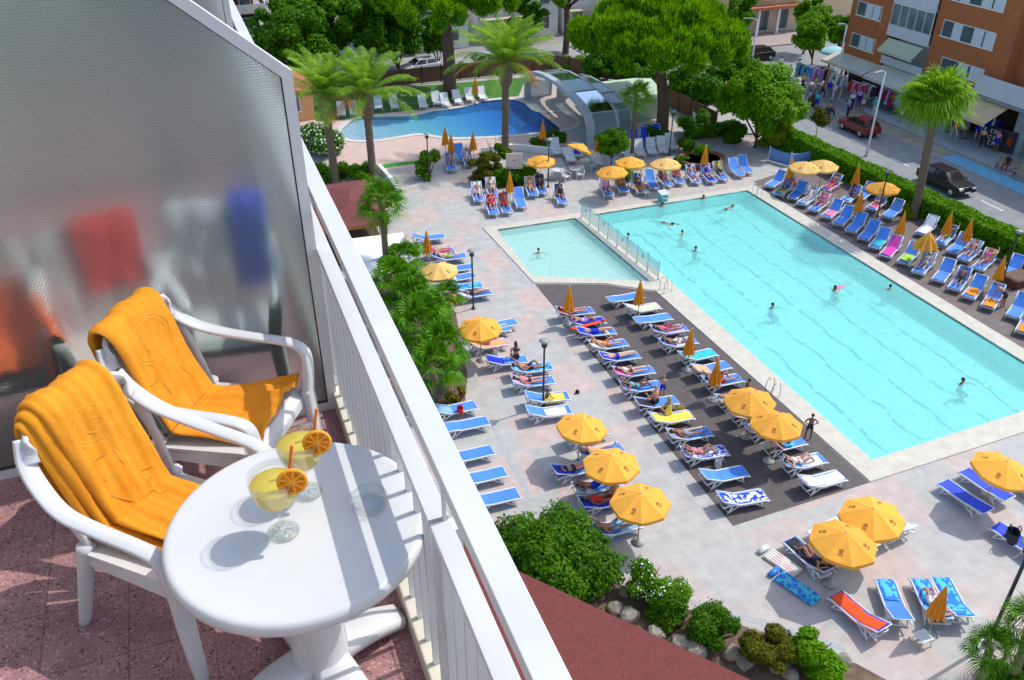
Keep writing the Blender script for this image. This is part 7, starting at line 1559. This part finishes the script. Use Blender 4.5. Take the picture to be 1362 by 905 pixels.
for i, (px, py, ps, rz, s, h, l, c, hl) in enumerate([(1064,150,'walk',2.6,0,1,'woman in white dress walking before the shops',(('dress','white'),),'long'),(1074,147,'stand',1,2,0,'person in lilac shirt beside the litter bin',(('shirt','lilac'),('trousers','dark')),'short'),(1092,133,'walk',.5,3,0,'person in red top and dark trousers among the racks',(('shirt','red'),('trousers','dark')),'short'),(1104,130,'stand',2,0,0,'person in cream shirt by the slim street lamp',(('shirt','cream'),('trousers','royal')),'short'),(1056,128,'walk',3,1,2,'person in green shirt at the left of the shops',(('shirt','green'),('trousers','cream')),'short'),(1143,134,'stand',1.5,2,0,'person in grey shirt browsing under the awning',(('shirt','grey'),('trousers','dark')),'short'),(1101,155,'sit_edge',1,2,0,'person in orange shirt crouched at the kerb above the red car',(('shirt','orange'),('trousers','dark')),'short'),(1163,140,'walk',2,0,0,'person in maroon shirt near the maroon towels',(('shirt','maroon'),('trousers','grey')),'short'),(1276,178,'stand',2.4,1,1,'person in lilac shirt at the shop door under sand awning',(('shirt','lilac'),('trousers','royal')),'short'),(1288,176,'stand',.4,2,0,'person in dark clothes in the shop door',(('shirt','dark'),('trousers','dark')),'short'),(1048,112,'walk',1.8,0,2,'person in blue shirt at the street corner',(('shirt','royal'),('trousers','cream')),'short'),(1036,100,'walk',2.2,1,0,'person in white shirt crossing by the street corner',(('shirt','white'),('trousers','dark')),'short')]):
    q = at(px, py); person(ps, (q.x,q.y,.125), rz, s, h, l, c, hl, 1.05, GW)
gp = random.Random(5); SHC = ['white','lilac','red','cream','royal','grey','lightblue','pink','yellow','turquoise','maroon','dark','peach','lime']; WH = ['beneath the round turquoise parasol','between the blue and the lilac racks','behind the rack of red shirts','beside the slim street lamp','under the first cream awning','at the grey clothes rack','in front of the swim ring stand','under the second cream awning','near the maroon towel rack','by the tall street lamp','close to the yellow mats','at the kerb near the scooter','by the dark clothes rack','at the shop pier']
for i, (px, py) in enumerate([(1098,112),(1072,126),(1100,124),(1108,138),(1122,112),(1116,136),(1132,148),(1158,128),(1182,140),(1160,158),(1202,150),(1218,168),(1262,176),(1296,186)]):
    q = at(px, py); person(gp.choice(['stand','walk','hips']), (q.x,q.y,.125), gp.uniform(0,6), i % 4, (i*3) % 4, f'shopper in {COLN.get(SHC[i],SHC[i])} shirt {WH[i]}', (('shirt',SHC[i]),('trousers',['dark','cream','royal','grey'][i % 4])), 'long' if i % 3 == 0 else 'short', 1.06, GW)
W2 = ['at the left end of the goods row','before the blue towel rack','beside the lilac dresses','in the crowd by the slim lamp','near the dark litter bin','next to the ring stand','below the awning edge','at the white clothes rack','between the two awnings','behind the red car','by the tall palm crown','at the sand awning doorway','near the shop billboard','beside the blue beach goods']
for i, (px, py) in enumerate([(1060,104),(1066,124),(1082,128),(1100,134),(1084,150),(1130,150),(1146,150),(1114,120),(1140,146),(1126,158),(1196,164),(1266,190),(1322,204),(1302,200)]):
    q = at(px, py); sc_ = SHC[(i*5+3) % 14]; person(gp.choice(['stand','walk','hips']), (q.x,q.y,.125), gp.uniform(0,6), (i+2) % 4, (i*2+1) % 4, f'passer-by in {COLN.get(sc_,sc_)} top {W2[i]}', (('shirt',sc_),('trousers' if i % 2 else 'trunks',['royal','dark','white','grey'][i % 4])), 'long' if i % 2 else 'short', 1.06, GW)
q = at(1337,228); person('sit_edge', (q.x,q.y,.13), R(-70), 2, 0, 'person in dark shirt sitting on the wooden bench', (('shirt','dark'),('trousers','maroon')), sc=1.05, group=GW)
b = MB()
# ---- tidy up: prototypes that were never placed
for k, (root, used) in PROTO.items():
    if not used:
        for ch in list(root.children_recursive): bpy.data.objects.remove(ch)
        bpy.data.objects.remove(root)
